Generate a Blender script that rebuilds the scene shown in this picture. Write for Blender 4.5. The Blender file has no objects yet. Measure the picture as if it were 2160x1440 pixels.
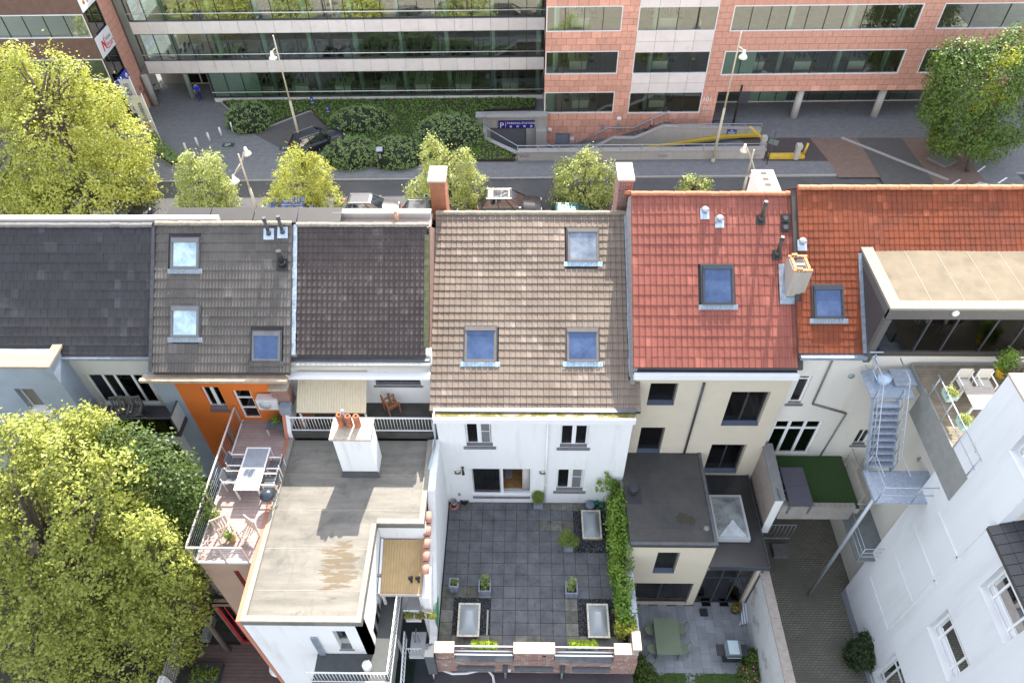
import bpy, math, random
import numpy as np
from mathutils import Vector, Matrix
random.seed(11)
RNG=np.random.default_rng(5)
S=bpy.context.scene
COL=S.collection
R=math.radians
F0=1519.09
TH, YA, RO=R(47.243), R(1.602), R(1.0005)
CAM_Z=28.581
_f=np.array([-math.sin(YA)*math.cos(TH), math.cos(YA)*math.cos(TH), -math.sin(TH)])
_r0=np.array([math.cos(YA), math.sin(YA), 0.0])
_d0=np.cross(_f, _r0)
_r=math.cos(RO)*_r0+math.sin(RO)*_d0
_d=-math.sin(RO)*_r0+math.cos(RO)*_d0
cam=bpy.data.cameras.new('camera')
cam.sensor_width=36.0
cam.lens=36.0*F0/2160.0
cam.clip_start=0.5
cam.clip_end=3000.0
cam_o=bpy.data.objects.new('camera', cam)
COL.objects.link(cam_o)
mw=Matrix.Identity(4)
for i in range(3):
 mw[i][0]=_r[i];mw[i][1]=-_d[i];mw[i][2]=-_f[i]
mw[2][3]=CAM_Z
cam_o.matrix_world=mw
S.camera=cam_o
SUN_AZ, SUN_EL=R(10.3), R(43.4)
wd=bpy.data.worlds.new('World');S.world=wd
wd.use_nodes=True
_n=wd.node_tree.nodes;_l=wd.node_tree.links
_sky=_n.new('ShaderNodeTexSky');_sky.sky_type='NISHITA';_sky.sun_disc=False
_sky.sun_elevation=SUN_EL;_sky.sun_rotation=SUN_AZ
_sky.air_density=1.0;_sky.dust_density=1.4;_sky.ozone_density=1.0
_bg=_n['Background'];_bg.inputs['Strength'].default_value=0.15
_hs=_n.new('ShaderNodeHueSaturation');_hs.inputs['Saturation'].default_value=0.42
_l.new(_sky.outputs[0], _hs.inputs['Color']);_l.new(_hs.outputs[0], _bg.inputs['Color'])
sl=bpy.data.lights.new('sun', 'SUN');sl.energy=3.3;sl.angle=R(0.5);sl.color=(1.0, 0.93, 0.82)
so=bpy.data.objects.new('sun', sl);COL.objects.link(so)
_sd=Vector((math.cos(SUN_EL)*math.sin(SUN_AZ), math.cos(SUN_EL)*math.cos(SUN_AZ), math.sin(SUN_EL)))
so.rotation_euler=_sd.to_track_quat('Z', 'Y').to_euler()
so.location=_sd*80
vs=S.view_settings
vs.view_transform='Standard';vs.look='None';vs.gamma=1.0;vs.exposure=1.95
vs.use_curve_mapping=False
S.render.engine='CYCLES'
S.cycles.max_bounces=8;S.cycles.diffuse_bounces=4;S.cycles.glossy_bounces=4
S.cycles.transparent_max_bounces=12;S.cycles.transmission_bounces=6
S.cycles.caustics_reflective=False;S.cycles.caustics_refractive=False
S.cycles.use_denoising=True
class Frame:
 def __init__(s, deg):
  s.a=R(deg);s.c, s.s=math.cos(s.a), math.sin(s.a)
 def ray(s, x, y):
  v=_f+_r*(x-1080)/F0+_d*(y-720)/F0
  return np.array([v[0]*s.c+v[1]*s.s, -v[0]*s.s+v[1]*s.c, v[2]])
 def gz(s, x, y, z):
  v=s.ray(x, y);t=(z-CAM_Z)/v[2];return(v[0]*t, v[1]*t, z)
 def gy(s, x, y, Y):
  v=s.ray(x, y);t=Y/v[1];return(v[0]*t, Y, CAM_Z+v[2]*t)
 def gx(s, x, y, X):
  v=s.ray(x, y);t=X/v[0];return(X, v[1]*t, CAM_Z+v[2]*t)
 def gn(s, x, y, p0, n):
  v=s.ray(x, y);C=np.array([0, 0, CAM_Z]);n=np.array(n, float)
  t=((np.array(p0, float)-C)@n)/(v@n);return tuple(C+v*t)
 def rect(s, x0, y0, x1, y1, Y):
  a=s.gy(x0, y0, Y);b=s.gy(x1, y1, Y);return a[0], b[0], b[2], a[2]
 def w(s, p):
  return Vector((p[0]*s.c-p[1]*s.s, p[0]*s.s+p[1]*s.c, p[2]))
W=Frame(0.0)
SF=Frame(0.8)
class MB:
 def __init__(s):
  s.v=[];s.f=[];s.m=[];s.sm=[]
 def add(s, vs_, fs_, mi=0, smooth=False):
  o=len(s.v);s.v.extend([tuple(p)for p in vs_])
  for f in fs_:
   s.f.append(tuple(i+o for i in f));s.m.append(mi);s.sm.append(smooth)
  return s
 def box(s, x0, x1, y0, y1, z0, z1, mi=0):
  if x0>x1:x0, x1=x1, x0
  if y0>y1:y0, y1=y1, y0
  if z0>z1:z0, z1=z1, z0
  return s.add([(x0, y0, z0), (x1, y0, z0), (x1, y1, z0), (x0, y1, z0), (x0, y0, z1), (x1, y0, z1), (x1, y1, z1), (x0, y1, z1)], [(0, 3, 2, 1), (4, 5, 6, 7), (0, 1, 5, 4), (1, 2, 6, 5), (2, 3, 7, 6), (3, 0, 4, 7)], mi)
 def quad(s, a, b, c, d, mi=0):
  return s.add([a, b, c, d], [(0, 1, 2, 3)], mi)
 def prism(s, pts, z0, z1, mi=0):
  n=len(pts)
  ar=sum(pts[i][0]*pts[(i+1)%n][1]-pts[(i+1)%n][0]*pts[i][1]for i in range(n))
  if ar<0:pts=pts[::-1]
  v=[(p[0], p[1], z0)for p in pts]+[(p[0], p[1], z1)for p in pts]
  f=[tuple(range(n-1, -1, -1)), tuple(range(n, 2*n))]
  f+=[(i, (i+1)%n, (i+1)%n+n, i+n)for i in range(n)]
  return s.add(v, f, mi)
 def hull2(s, A, B, mi=0, smooth=False, cap=True):
  n=len(A)
  f=[(i, (i+1)%n, (i+1)%n+n, i+n)for i in range(n)]
  if cap:f+=[tuple(range(n-1, -1, -1)), tuple(range(n, 2*n))]
  return s.add(list(A)+list(B), f, mi, smooth)
 def yprism(s, pts, y0, y1, mi=0):
  return s.hull2([(p[0], y0, p[1])for p in pts], [(p[0], y1, p[1])for p in pts], mi)
 def xprism(s, pts, x0, x1, mi=0):
  return s.hull2([(x0, p[0], p[1])for p in pts], [(x1, p[0], p[1])for p in pts], mi)
 def bar(s, p, q, w, h=None, mi=0):
  h=w if h is None else h
  p=Vector(p);q=Vector(q);d=(q-p).normalized()
  up=Vector((0, 0, 1))if abs(d.z)<0.95 else Vector((0, 1, 0))
  a=d.cross(up).normalized()*w/2;b=a.cross(d).normalized()*h/2
  v=[p-a-b, p+a-b, p+a+b, p-a+b, q-a-b, q+a-b, q+a+b, q-a+b]
  return s.add(v, [(0, 3, 2, 1), (4, 5, 6, 7), (0, 1, 5, 4), (1, 2, 6, 5), (2, 3, 7, 6), (3, 0, 4, 7)], mi)
 def cone(s, p, q, r0, r1, n=10, mi=0, smooth=True, cap=True):
  p=Vector(p);q=Vector(q);d=(q-p).normalized()
  up=Vector((0, 0, 1))if abs(d.z)<0.95 else Vector((0, 1, 0))
  a=d.cross(up).normalized();b=a.cross(d).normalized()
  A=[p+(a*math.cos(t)+b*math.sin(t))*r0 for t in[2*math.pi*i/n for i in range(n)]]
  B=[q+(a*math.cos(t)+b*math.sin(t))*r1 for t in[2*math.pi*i/n for i in range(n)]]
  o=len(s.v);s.v.extend([tuple(x)for x in A+B])
  for i in range(n):
   s.f.append((o+i, o+n+i, o+n+(i+1)%n, o+(i+1)%n));s.m.append(mi);s.sm.append(smooth)
  if cap:
   s.f.append(tuple(o+i for i in range(n)));s.m.append(mi);s.sm.append(False)
   s.f.append(tuple(o+n+i for i in range(n-1, -1, -1)));s.m.append(mi);s.sm.append(False)
  return s
 def tube(s, pts, r, n=6, mi=0):
  pts=[Vector(p)for p in pts];rings=[]
  for i, p in enumerate(pts):
   d=(pts[min(i+1, len(pts)-1)]-pts[max(i-1, 0)]).normalized()
   up=Vector((0, 0, 1))if abs(d.z)<0.95 else Vector((0, 1, 0))
   a=d.cross(up).normalized();b=a.cross(d).normalized()
   rr=r[i]if isinstance(r, (list, tuple))else r
   rings.append([p+(a*math.cos(2*math.pi*k/n)+b*math.sin(2*math.pi*k/n))*rr for k in range(n)])
  o=len(s.v)
  for g in rings:s.v.extend([tuple(x)for x in g])
  for i in range(len(rings)-1):
   for k in range(n):
    s.f.append((o+i*n+k, o+(i+1)*n+k, o+(i+1)*n+(k+1)%n, o+i*n+(k+1)%n));s.m.append(mi);s.sm.append(True)
  s.f.append(tuple(o+k for k in range(n)));s.m.append(mi);s.sm.append(False)
  e=o+(len(rings)-1)*n
  s.f.append(tuple(e+k for k in range(n-1, -1, -1)));s.m.append(mi);s.sm.append(False)
  return s
 def lathe(s, c, prof, n=16, mi=0, axis=(0, 0, 1)):
  ax=Vector(axis).normalized();up=Vector((0, 1, 0))if abs(ax.z)>0.9 else Vector((0, 0, 1))
  a=ax.cross(up).normalized();b=ax.cross(a).normalized();c=Vector(c);o=len(s.v)
  for r_, h in prof:
   for k in range(n):
    t=2*math.pi*k/n;s.v.append(tuple(c+ax*h+(a*math.cos(t)+b*math.sin(t))*max(r_, 1e-4)))
  for i in range(len(prof)-1):
   for k in range(n):
    s.f.append((o+i*n+k, o+i*n+(k+1)%n, o+(i+1)*n+(k+1)%n, o+(i+1)*n+k));s.m.append(mi);s.sm.append(True)
  return s
 def mesh(s, name, mats, org=(0, 0, 0)):
  me=bpy.data.meshes.new(name)
  v=np.array(s.v, dtype=np.float32).reshape(-1, 3)-np.array(org, dtype=np.float32)
  me.from_pydata(v.tolist(), [], s.f)
  for mt in mats:me.materials.append(mt)
  me.polygons.foreach_set('material_index', s.m)
  me.polygons.foreach_set('use_smooth', s.sm)
  me.update()
  return me
 def build(s, name, mats, parent=None, stuff=False, label=None):
  if not isinstance(mats, (list, tuple)):mats=[mats]
  org=parent['_o']if parent is not None else(0, 0, 0)
  o=bpy.data.objects.new(name, s.mesh(name, mats, org));COL.objects.link(o)
  if parent is not None:o.parent=parent;o['_o']=parent['_o']
  if stuff:o['kind']='stuff'
  if label:o['label']=label
  return o
def tag(o, label, cat, group=None, kind=None):
 if label:o['label']=label
 if cat:o['category']=cat
 if group:o['group']=group
 if kind:o['kind']=kind
 return o
def thing(name, label, cat, org, group=None, fr=W, rz=0.0):
 o=bpy.data.objects.new(name, None);COL.objects.link(o)
 o.location=fr.w(org);o.rotation_euler=(0, 0, fr.a+rz);o['_o']=tuple(float(x)for x in org)
 o.empty_display_size=0.2
 return tag(o, label, cat, group)
def solo(name, label, cat, mb, mats, org, group=None, fr=W, kind=None):
 if not isinstance(mats, (list, tuple)):mats=[mats]
 o=bpy.data.objects.new(name, mb.mesh(name, mats, org));COL.objects.link(o)
 o.location=fr.w(org);o.rotation_euler=(0, 0, fr.a);o['_o']=tuple(float(x)for x in org)
 return tag(o, label, cat, group, kind)
def structure(name, mb, mats, fr=W):
 return solo(name, None, None, mb, mats, (0, 0, 0), None, fr, 'structure')
def kids(o):return[c for c in o.children]
def dup(t, loc, rz, label=None, group=None, scale=None):
 r_=t.copy();COL.objects.link(r_);r_.location=loc;r_.rotation_euler=(0, 0, rz)
 if scale:r_.scale=(scale, scale, scale)
 if label:r_['label']=label
 if group:r_['group']=group
 for c in kids(t):
  k=c.copy();COL.objects.link(k);k.parent=r_
  for g in kids(c):
   q=g.copy();COL.objects.link(q);q.parent=k
 return r_
_cache={}
def piece(name, key, mb_fn, mats, parent, loc, rot=(0, 0, 0), scale=None):
 if key not in _cache:
  m=MB();mb_fn(m);_cache[key]=m.mesh(name, mats if isinstance(mats, (list, tuple))else[mats])
 o=bpy.data.objects.new(name, _cache[key]);COL.objects.link(o)
 g=parent['_o']
 o.parent=parent;o['_o']=g
 o.location=(loc[0]-g[0], loc[1]-g[1], loc[2]-g[2]);o.rotation_euler=rot
 if scale:o.scale=scale
 return o
MATS={}
def nt(name):
 m=bpy.data.materials.new(name);m.use_nodes=True
 return m, m.node_tree.nodes, m.node_tree.links, m.node_tree.nodes['Principled BSDF']
def mix_col(n, l, fac, a, b, blend='MIX'):
 x=n.new('ShaderNodeMix');x.data_type='RGBA';x.blend_type=blend
 def put(sock, v):
  if hasattr(v, 'is_output'):l.new(v, sock)
  elif isinstance(v, (int, float)):sock.default_value=v
  else:sock.default_value=(*v, 1.0)if len(v)==3 else v
 put(x.inputs['Factor'], fac);put(x.inputs['A'], a);put(x.inputs['B'], b)
 return x.outputs['Result']
def math_n(n, l, op, a, b=None, c=None):
 x=n.new('ShaderNodeMath');x.operation=op
 for i, v in enumerate((a, b, c)):
  if v is None:continue
  if hasattr(v, 'is_output'):l.new(v, x.inputs[i])
  else:x.inputs[i].default_value=v
 return x.outputs[0]
def noise_n(n, l, vec, scale, detail=4, rough=0.55, dist=0.0):
 x=n.new('ShaderNodeTexNoise');x.inputs['Scale'].default_value=scale
 x.inputs['Detail'].default_value=detail;x.inputs['Roughness'].default_value=rough
 x.inputs['Distortion'].default_value=dist
 if vec is not None:l.new(vec, x.inputs['Vector'])
 return x.outputs['Fac']
def ramp_n(n, l, fac, a, b):
 x=n.new('ShaderNodeMapRange');x.clamp=True
 l.new(fac, x.inputs['Value']);x.inputs['From Min'].default_value=a;x.inputs['From Max'].default_value=b
 return x.outputs['Result']
def bump_n(n, l, bsdf, h, strength, dist=0.01):
 b=n.new('ShaderNodeBump');b.inputs['Strength'].default_value=strength;b.inputs['Distance'].default_value=dist
 l.new(h, b.inputs['Height']);l.new(b.outputs[0], bsdf.inputs['Normal'])
def M(name, col, rough=0.8, var=0.12, vs_=3.0, bump=0.0, bs=30.0, metal=0.0, rnd=0.0, dirt=None, spec=None, streak=False, dirt_scale=1.2, dirt_lo=0.5, dirt_hi=0.75):
 if name in MATS:return MATS[name]
 m, n, l, b=nt(name)
 pos=n.new('ShaderNodeNewGeometry').outputs['Position']
 vec=pos
 if streak:
  mp=n.new('ShaderNodeMapping');mp.inputs['Scale'].default_value=(1, 1, 0.12);l.new(pos, mp.inputs[0]);vec=mp.outputs[0]
 f1=noise_n(n, l, vec, vs_, 5, 0.6)
 lo=[max(0, c*(1-var*1.6))for c in col];hi=[min(1, c*(1+var*1.6))for c in col]
 c=mix_col(n, l, ramp_n(n, l, f1, 0.25, 0.75), lo, hi)
 if dirt:
  f2=noise_n(n, l, vec, dirt_scale, 6, 0.65)
  c=mix_col(n, l, ramp_n(n, l, f2, dirt_lo, dirt_hi), c, dirt)
 if rnd:
  oi=n.new('ShaderNodeObjectInfo')
  k=math_n(n, l, 'MULTIPLY_ADD', oi.outputs['Random'], 2*rnd, 1-rnd)
  cc=n.new('ShaderNodeCombineColor')
  for i in range(3):l.new(k, cc.inputs[i])
  c=mix_col(n, l, 1.0, c, cc.outputs[0], 'MULTIPLY')
 l.new(c, b.inputs['Base Color'])
 b.inputs['Roughness'].default_value=rough;b.inputs['Metallic'].default_value=metal
 if spec is not None:b.inputs['Specular IOR Level'].default_value=spec
 if bump:
  bump_n(n, l, b, noise_n(n, l, pos, bs, 4, 0.6), bump)
 MATS[name]=m
 return m
def glass_mat(name, tint=(0.75, 0.85, 0.8), refl=0.12, rough=0.02):
 m, n, l, b=nt(name);n.remove(b)
 out=n['Material Output']
 tr=n.new('ShaderNodeBsdfTransparent');tr.inputs[0].default_value=(*tint, 1)
 gl=n.new('ShaderNodeBsdfGlossy');gl.inputs['Roughness'].default_value=rough;gl.inputs[0].default_value=(1, 1, 1, 1)
 fr_=n.new('ShaderNodeFresnel');fr_.inputs[0].default_value=1.52
 k=math_n(n, l, 'MULTIPLY_ADD', fr_.outputs[0], 1.0, refl)
 k=math_n(n, l, 'MINIMUM', k, 1.0)
 mx=n.new('ShaderNodeMixShader');l.new(k, mx.inputs[0]);l.new(tr.outputs[0], mx.inputs[1]);l.new(gl.outputs[0], mx.inputs[2])
 l.new(mx.outputs[0], out.inputs['Surface'])
 MATS[name]=m;return m
def leaf_mat(name, c1, c2, c3, scale=6.0, rough=0.5):
 m, n, l, b=nt(name)
 pos=n.new('ShaderNodeNewGeometry').outputs['Position']
 at=n.new('ShaderNodeAttribute');at.attribute_name='tint'
 f2=noise_n(n, l, pos, 0.5, 3)
 c=mix_col(n, l, at.outputs['Fac'], c1, c2)
 c=mix_col(n, l, ramp_n(n, l, f2, 0.42, 0.72), c, c3)
 l.new(c, b.inputs['Base Color']);b.inputs['Roughness'].default_value=rough
 b.inputs['Specular IOR Level'].default_value=0.4
 tl=n.new('ShaderNodeBsdfTranslucent')
 tc=mix_col(n, l, 1.0, c, (1.0, 1.0, 0.55), 'MULTIPLY')
 l.new(tc, tl.inputs[0])
 mx=n.new('ShaderNodeMixShader');mx.inputs[0].default_value=0.30
 l.new(b.outputs[0], mx.inputs[1]);l.new(tl.outputs[0], mx.inputs[2])
 l.new(mx.outputs[0], n['Material Output'].inputs['Surface'])
 MATS[name]=m;return m
def brick_mat(name, c1, c2, mortar, axis='x', bw=0.21, bh=0.065, off=0.5, rough=0.9, squash=1.0, mort=0.010, wash=None):
 m, n, l, b=nt(name)
 pos=n.new('ShaderNodeNewGeometry').outputs['Position']
 sx=n.new('ShaderNodeSeparateXYZ');l.new(pos, sx.inputs[0])
 cb=n.new('ShaderNodeCombineXYZ')
 if axis=='x':l.new(sx.outputs[0], cb.inputs[0]);l.new(sx.outputs[2], cb.inputs[1])
 elif axis=='y':l.new(sx.outputs[1], cb.inputs[0]);l.new(sx.outputs[2], cb.inputs[1])
 elif axis=='xy':l.new(math_n(n, l, 'ADD', sx.outputs[0], sx.outputs[1]), cb.inputs[0]);l.new(sx.outputs[2], cb.inputs[1])
 else:
  l.new(sx.outputs[0], cb.inputs[0]);l.new(sx.outputs[1], cb.inputs[1])
 t=n.new('ShaderNodeTexBrick');l.new(cb.outputs[0], t.inputs['Vector'])
 t.inputs['Color1'].default_value=(*c1, 1);t.inputs['Color2'].default_value=(*c2, 1);t.inputs['Mortar'].default_value=(*mortar, 1)
 t.inputs['Scale'].default_value=1.0;t.inputs['Brick Width'].default_value=bw;t.inputs['Row Height'].default_value=bh
 t.inputs['Mortar Size'].default_value=mort;t.inputs['Mortar Smooth'].default_value=0.2;t.offset=off
 c=t.outputs['Color']
 f=noise_n(n, l, pos, 2.5, 5, 0.6)
 c=mix_col(n, l, math_n(n, l, 'MULTIPLY', ramp_n(n, l, f, 0.35, 0.8), 0.45), c, [x*0.45 for x in c1])
 if wash:
  f3=noise_n(n, l, pos, 4.0, 6, 0.7)
  c=mix_col(n, l, ramp_n(n, l, f3, 0.52, 0.66), c, wash)
 l.new(c, b.inputs['Base Color']);b.inputs['Roughness'].default_value=rough
 bump_n(n, l, b, math_n(n, l, 'SUBTRACT', 1.0, t.outputs['Fac']), 0.6, 0.012)
 MATS[name]=m;return m
def tile_mat(name, base, var, gx_, gs_, x0, slope, y0, z0, dark=None, spots=None, rough=0.75, moss=None, spec=0.35):
 """roof tile: every tile its own tone (by its place on the slope), grain, lichen dots"""
 m, n, l, b=nt(name)
 pos=n.new('ShaderNodeNewGeometry').outputs['Position']
 sx=n.new('ShaderNodeSeparateXYZ');l.new(pos, sx.inputs[0])
 u=math_n(n, l, 'FLOOR', math_n(n, l, 'DIVIDE', math_n(n, l, 'SUBTRACT', sx.outputs[0], x0), gx_))
 sy=math_n(n, l, 'MULTIPLY', math_n(n, l, 'SUBTRACT', sx.outputs[1], y0), math.cos(slope))
 sz=math_n(n, l, 'MULTIPLY', math_n(n, l, 'SUBTRACT', sx.outputs[2], z0), math.sin(slope))
 sdist=math_n(n, l, 'ADD', sy, sz)
 v=math_n(n, l, 'FLOOR', math_n(n, l, 'DIVIDE', sdist, gs_))
 cb=n.new('ShaderNodeCombineXYZ');l.new(u, cb.inputs[0]);l.new(v, cb.inputs[1])
 wn=n.new('ShaderNodeTexWhiteNoise');wn.noise_dimensions='2D';l.new(cb.outputs[0], wn.inputs['Vector'])
 lo=[x*(1-var)for x in base];hi=[min(1, x*(1+var))for x in base]
 c=mix_col(n, l, wn.outputs['Value'], lo, hi)
 c=mix_col(n, l, math_n(n, l, 'MULTIPLY', math_n(n, l, 'GREATER_THAN', wn.outputs['Value'], 0.955), 0.45), c, [min(1, x*1.7+.02)for x in base])
 mps=n.new('ShaderNodeMapping');mps.inputs['Scale'].default_value=(3.2, .22, .22);l.new(pos, mps.inputs[0])
 c=mix_col(n, l, math_n(n, l, 'MULTIPLY', ramp_n(n, l, noise_n(n, l, mps.outputs[0], 1.0, 4, 0.6), 0.55, 0.72), 0.3), c, [x*0.6 for x in base])
 f=noise_n(n, l, pos, 0.8, 5, 0.6)
 if dark:c=mix_col(n, l, math_n(n, l, 'MULTIPLY', ramp_n(n, l, f, 0.4, 0.7), 0.75), c, dark)
 if moss:
  fm=noise_n(n, l, pos, 3.0, 6, 0.7);c=mix_col(n, l, ramp_n(n, l, fm, 0.6, 0.72), c, moss)
 g=noise_n(n, l, pos, 90, 3, 0.6)
 c=mix_col(n, l, math_n(n, l, 'MULTIPLY', ramp_n(n, l, g, 0.3, 0.7), 0.3), c, [x*0.55 for x in base])
 if spots:
  vo=n.new('ShaderNodeTexVoronoi');vo.inputs['Scale'].default_value=spots[1];l.new(pos, vo.inputs['Vector'])
  big=noise_n(n, l, pos, 1.1, 3)
  lim=math_n(n, l, 'MULTIPLY', ramp_n(n, l, big, 0.4, 0.75), spots[2])
  c=mix_col(n, l, math_n(n, l, 'LESS_THAN', vo.outputs['Distance'], lim), c, spots[0])
 l.new(c, b.inputs['Base Color']);b.inputs['Roughness'].default_value=rough
 b.inputs['Specular IOR Level'].default_value=spec
 bump_n(n, l, b, g, 0.35, 0.004)
 MATS[name]=m;return m
white_wall=M('white_render', (0.80, 0.80, 0.79), 0.85, 0.02, 1.2, 0.15, 60, dirt=(0.56, 0.55, 0.52), streak=True, dirt_scale=2.0, dirt_lo=0.55, dirt_hi=0.85)
white_paint=M('white_paint', (0.8, 0.8, 0.8), 0.5, 0.02, 2)
white_pvc=M('white_pvc_frame', (0.82, 0.82, 0.82), 0.35, 0.01, 2)
grey_alu=M('anthracite_frame', (0.045, 0.05, 0.06), 0.4, 0.05, 2)
blue_grey_sill=M('grey_blue_sill', (0.10, 0.12, 0.17), 0.45, 0.08, 3)
bluestone=M('bluestone', (0.17, 0.165, 0.17), 0.8, 0.15, 8, 0.2, 60)
zinc=M('zinc_sheet', (0.30, 0.34, 0.40), 0.45, 0.15, 5, metal=0.35, dirt=(0.42, 0.46, 0.52))
lead=M('lead_flashing', (0.27, 0.31, 0.37), 0.5, 0.2, 6, 0.3, 12, metal=0.2)
dark_zinc=M('dark_zinc', (0.10, 0.105, 0.115), 0.5, 0.15, 5, metal=0.3)
galv=M('galvanised_steel', (0.42, 0.45, 0.49), 0.45, 0.12, 12, metal=0.55)
steel_white=M('white_painted_steel', (0.78, 0.78, 0.77), 0.4, 0.03, 5)
black_plastic=M('black_plastic', (0.018, 0.018, 0.02), 0.45, 0.1, 9)
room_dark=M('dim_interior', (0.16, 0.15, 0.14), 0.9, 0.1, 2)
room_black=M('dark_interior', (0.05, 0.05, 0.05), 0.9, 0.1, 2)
glass=glass_mat('window_glass', (0.55, 0.62, 0.62), 0.03)
office_glass=glass_mat('green_office_glass', (0.86, 0.96, 0.91), 0.12)
clear_glass=glass_mat('clear_glass', (0.85, 0.9, 0.88), 0.03)
concrete=M('pale_concrete', (0.40, 0.385, 0.36), 0.85, 0.08, 3, 0.2, 40, dirt=(0.28, 0.27, 0.24), streak=True, dirt_scale=1.5, dirt_lo=0.55, dirt_hi=0.85)
cream=M('cream_render', (0.60, 0.53, 0.415), 0.9, 0.03, 1.5, 0.15, 60)
soil=M('dark_soil', (0.05, 0.04, 0.03), 0.95, 0.3, 12, 0.5, 40)
wood_brown=M('brown_wood', (0.22, 0.13, 0.08), 0.7, 0.25, 8, streak=True)
def wall_grid(mb, O, U, N, u0, u1, z0, z1, t, ops, mi=0, mi_rev=None):
 """wall face through O with unit vector U along, N pointing into the wall; ops = [(u0,u1,z0,z1)]"""
 O=Vector(O);U=Vector(U);N=Vector(N);mi_rev=mi if mi_rev is None else mi_rev
 P=lambda u, z, d:tuple(O+U*u+N*d+Vector((0, 0, z)))
 us=sorted({u0, u1, *[o[0]for o in ops], *[o[1]for o in ops]});us=[u for u in us if u0<=u<=u1]
 zs=sorted({z0, z1, *[o[2]for o in ops], *[o[3]for o in ops]});zs=[z for z in zs if z0<=z<=z1]
 for i in range(len(us)-1):
  for j in range(len(zs)-1):
   a, b, c, d=us[i], us[i+1], zs[j], zs[j+1];um, zm=(a+b)/2, (c+d)/2
   if any(o[0]<um<o[1]and o[2]<zm<o[3]for o in ops):continue
   mb.quad(P(a, c, 0), P(b, c, 0), P(b, d, 0), P(a, d, 0), mi)
   mb.quad(P(a, c, t), P(a, d, t), P(b, d, t), P(b, c, t), mi)
 for(a, b, c, d)in ops:
  mb.quad(P(a, c, 0), P(b, c, 0), P(b, c, t), P(a, c, t), mi_rev)
  mb.quad(P(a, d, 0), P(a, d, t), P(b, d, t), P(b, d, 0), mi_rev)
  mb.quad(P(a, c, 0), P(a, c, t), P(a, d, t), P(a, d, 0), mi_rev)
  mb.quad(P(b, c, 0), P(b, d, 0), P(b, d, t), P(b, c, t), mi_rev)
 mb.quad(P(u0, z1, 0), P(u1, z1, 0), P(u1, z1, t), P(u0, z1, t), mi)
 mb.quad(P(u0, z0, 0), P(u0, z0, t), P(u1, z0, t), P(u1, z0, 0), mi)
 mb.quad(P(u0, z0, 0), P(u0, z1, 0), P(u0, z1, t), P(u0, z0, t), mi)
 mb.quad(P(u1, z0, 0), P(u1, z0, t), P(u1, z1, t), P(u1, z1, 0), mi)
 return mb
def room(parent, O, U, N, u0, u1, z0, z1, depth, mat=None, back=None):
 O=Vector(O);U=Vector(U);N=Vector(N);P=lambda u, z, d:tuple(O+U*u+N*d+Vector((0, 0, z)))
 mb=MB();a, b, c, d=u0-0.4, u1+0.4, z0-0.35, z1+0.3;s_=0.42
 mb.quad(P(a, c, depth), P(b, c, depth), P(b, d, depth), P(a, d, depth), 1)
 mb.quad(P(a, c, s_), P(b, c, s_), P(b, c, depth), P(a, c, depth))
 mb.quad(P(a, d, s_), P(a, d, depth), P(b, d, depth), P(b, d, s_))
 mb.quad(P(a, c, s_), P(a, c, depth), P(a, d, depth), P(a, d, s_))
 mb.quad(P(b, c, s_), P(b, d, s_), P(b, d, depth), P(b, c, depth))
 return mb.build('room', [mat or room_dark, back or mat or room_dark], parent)
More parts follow.
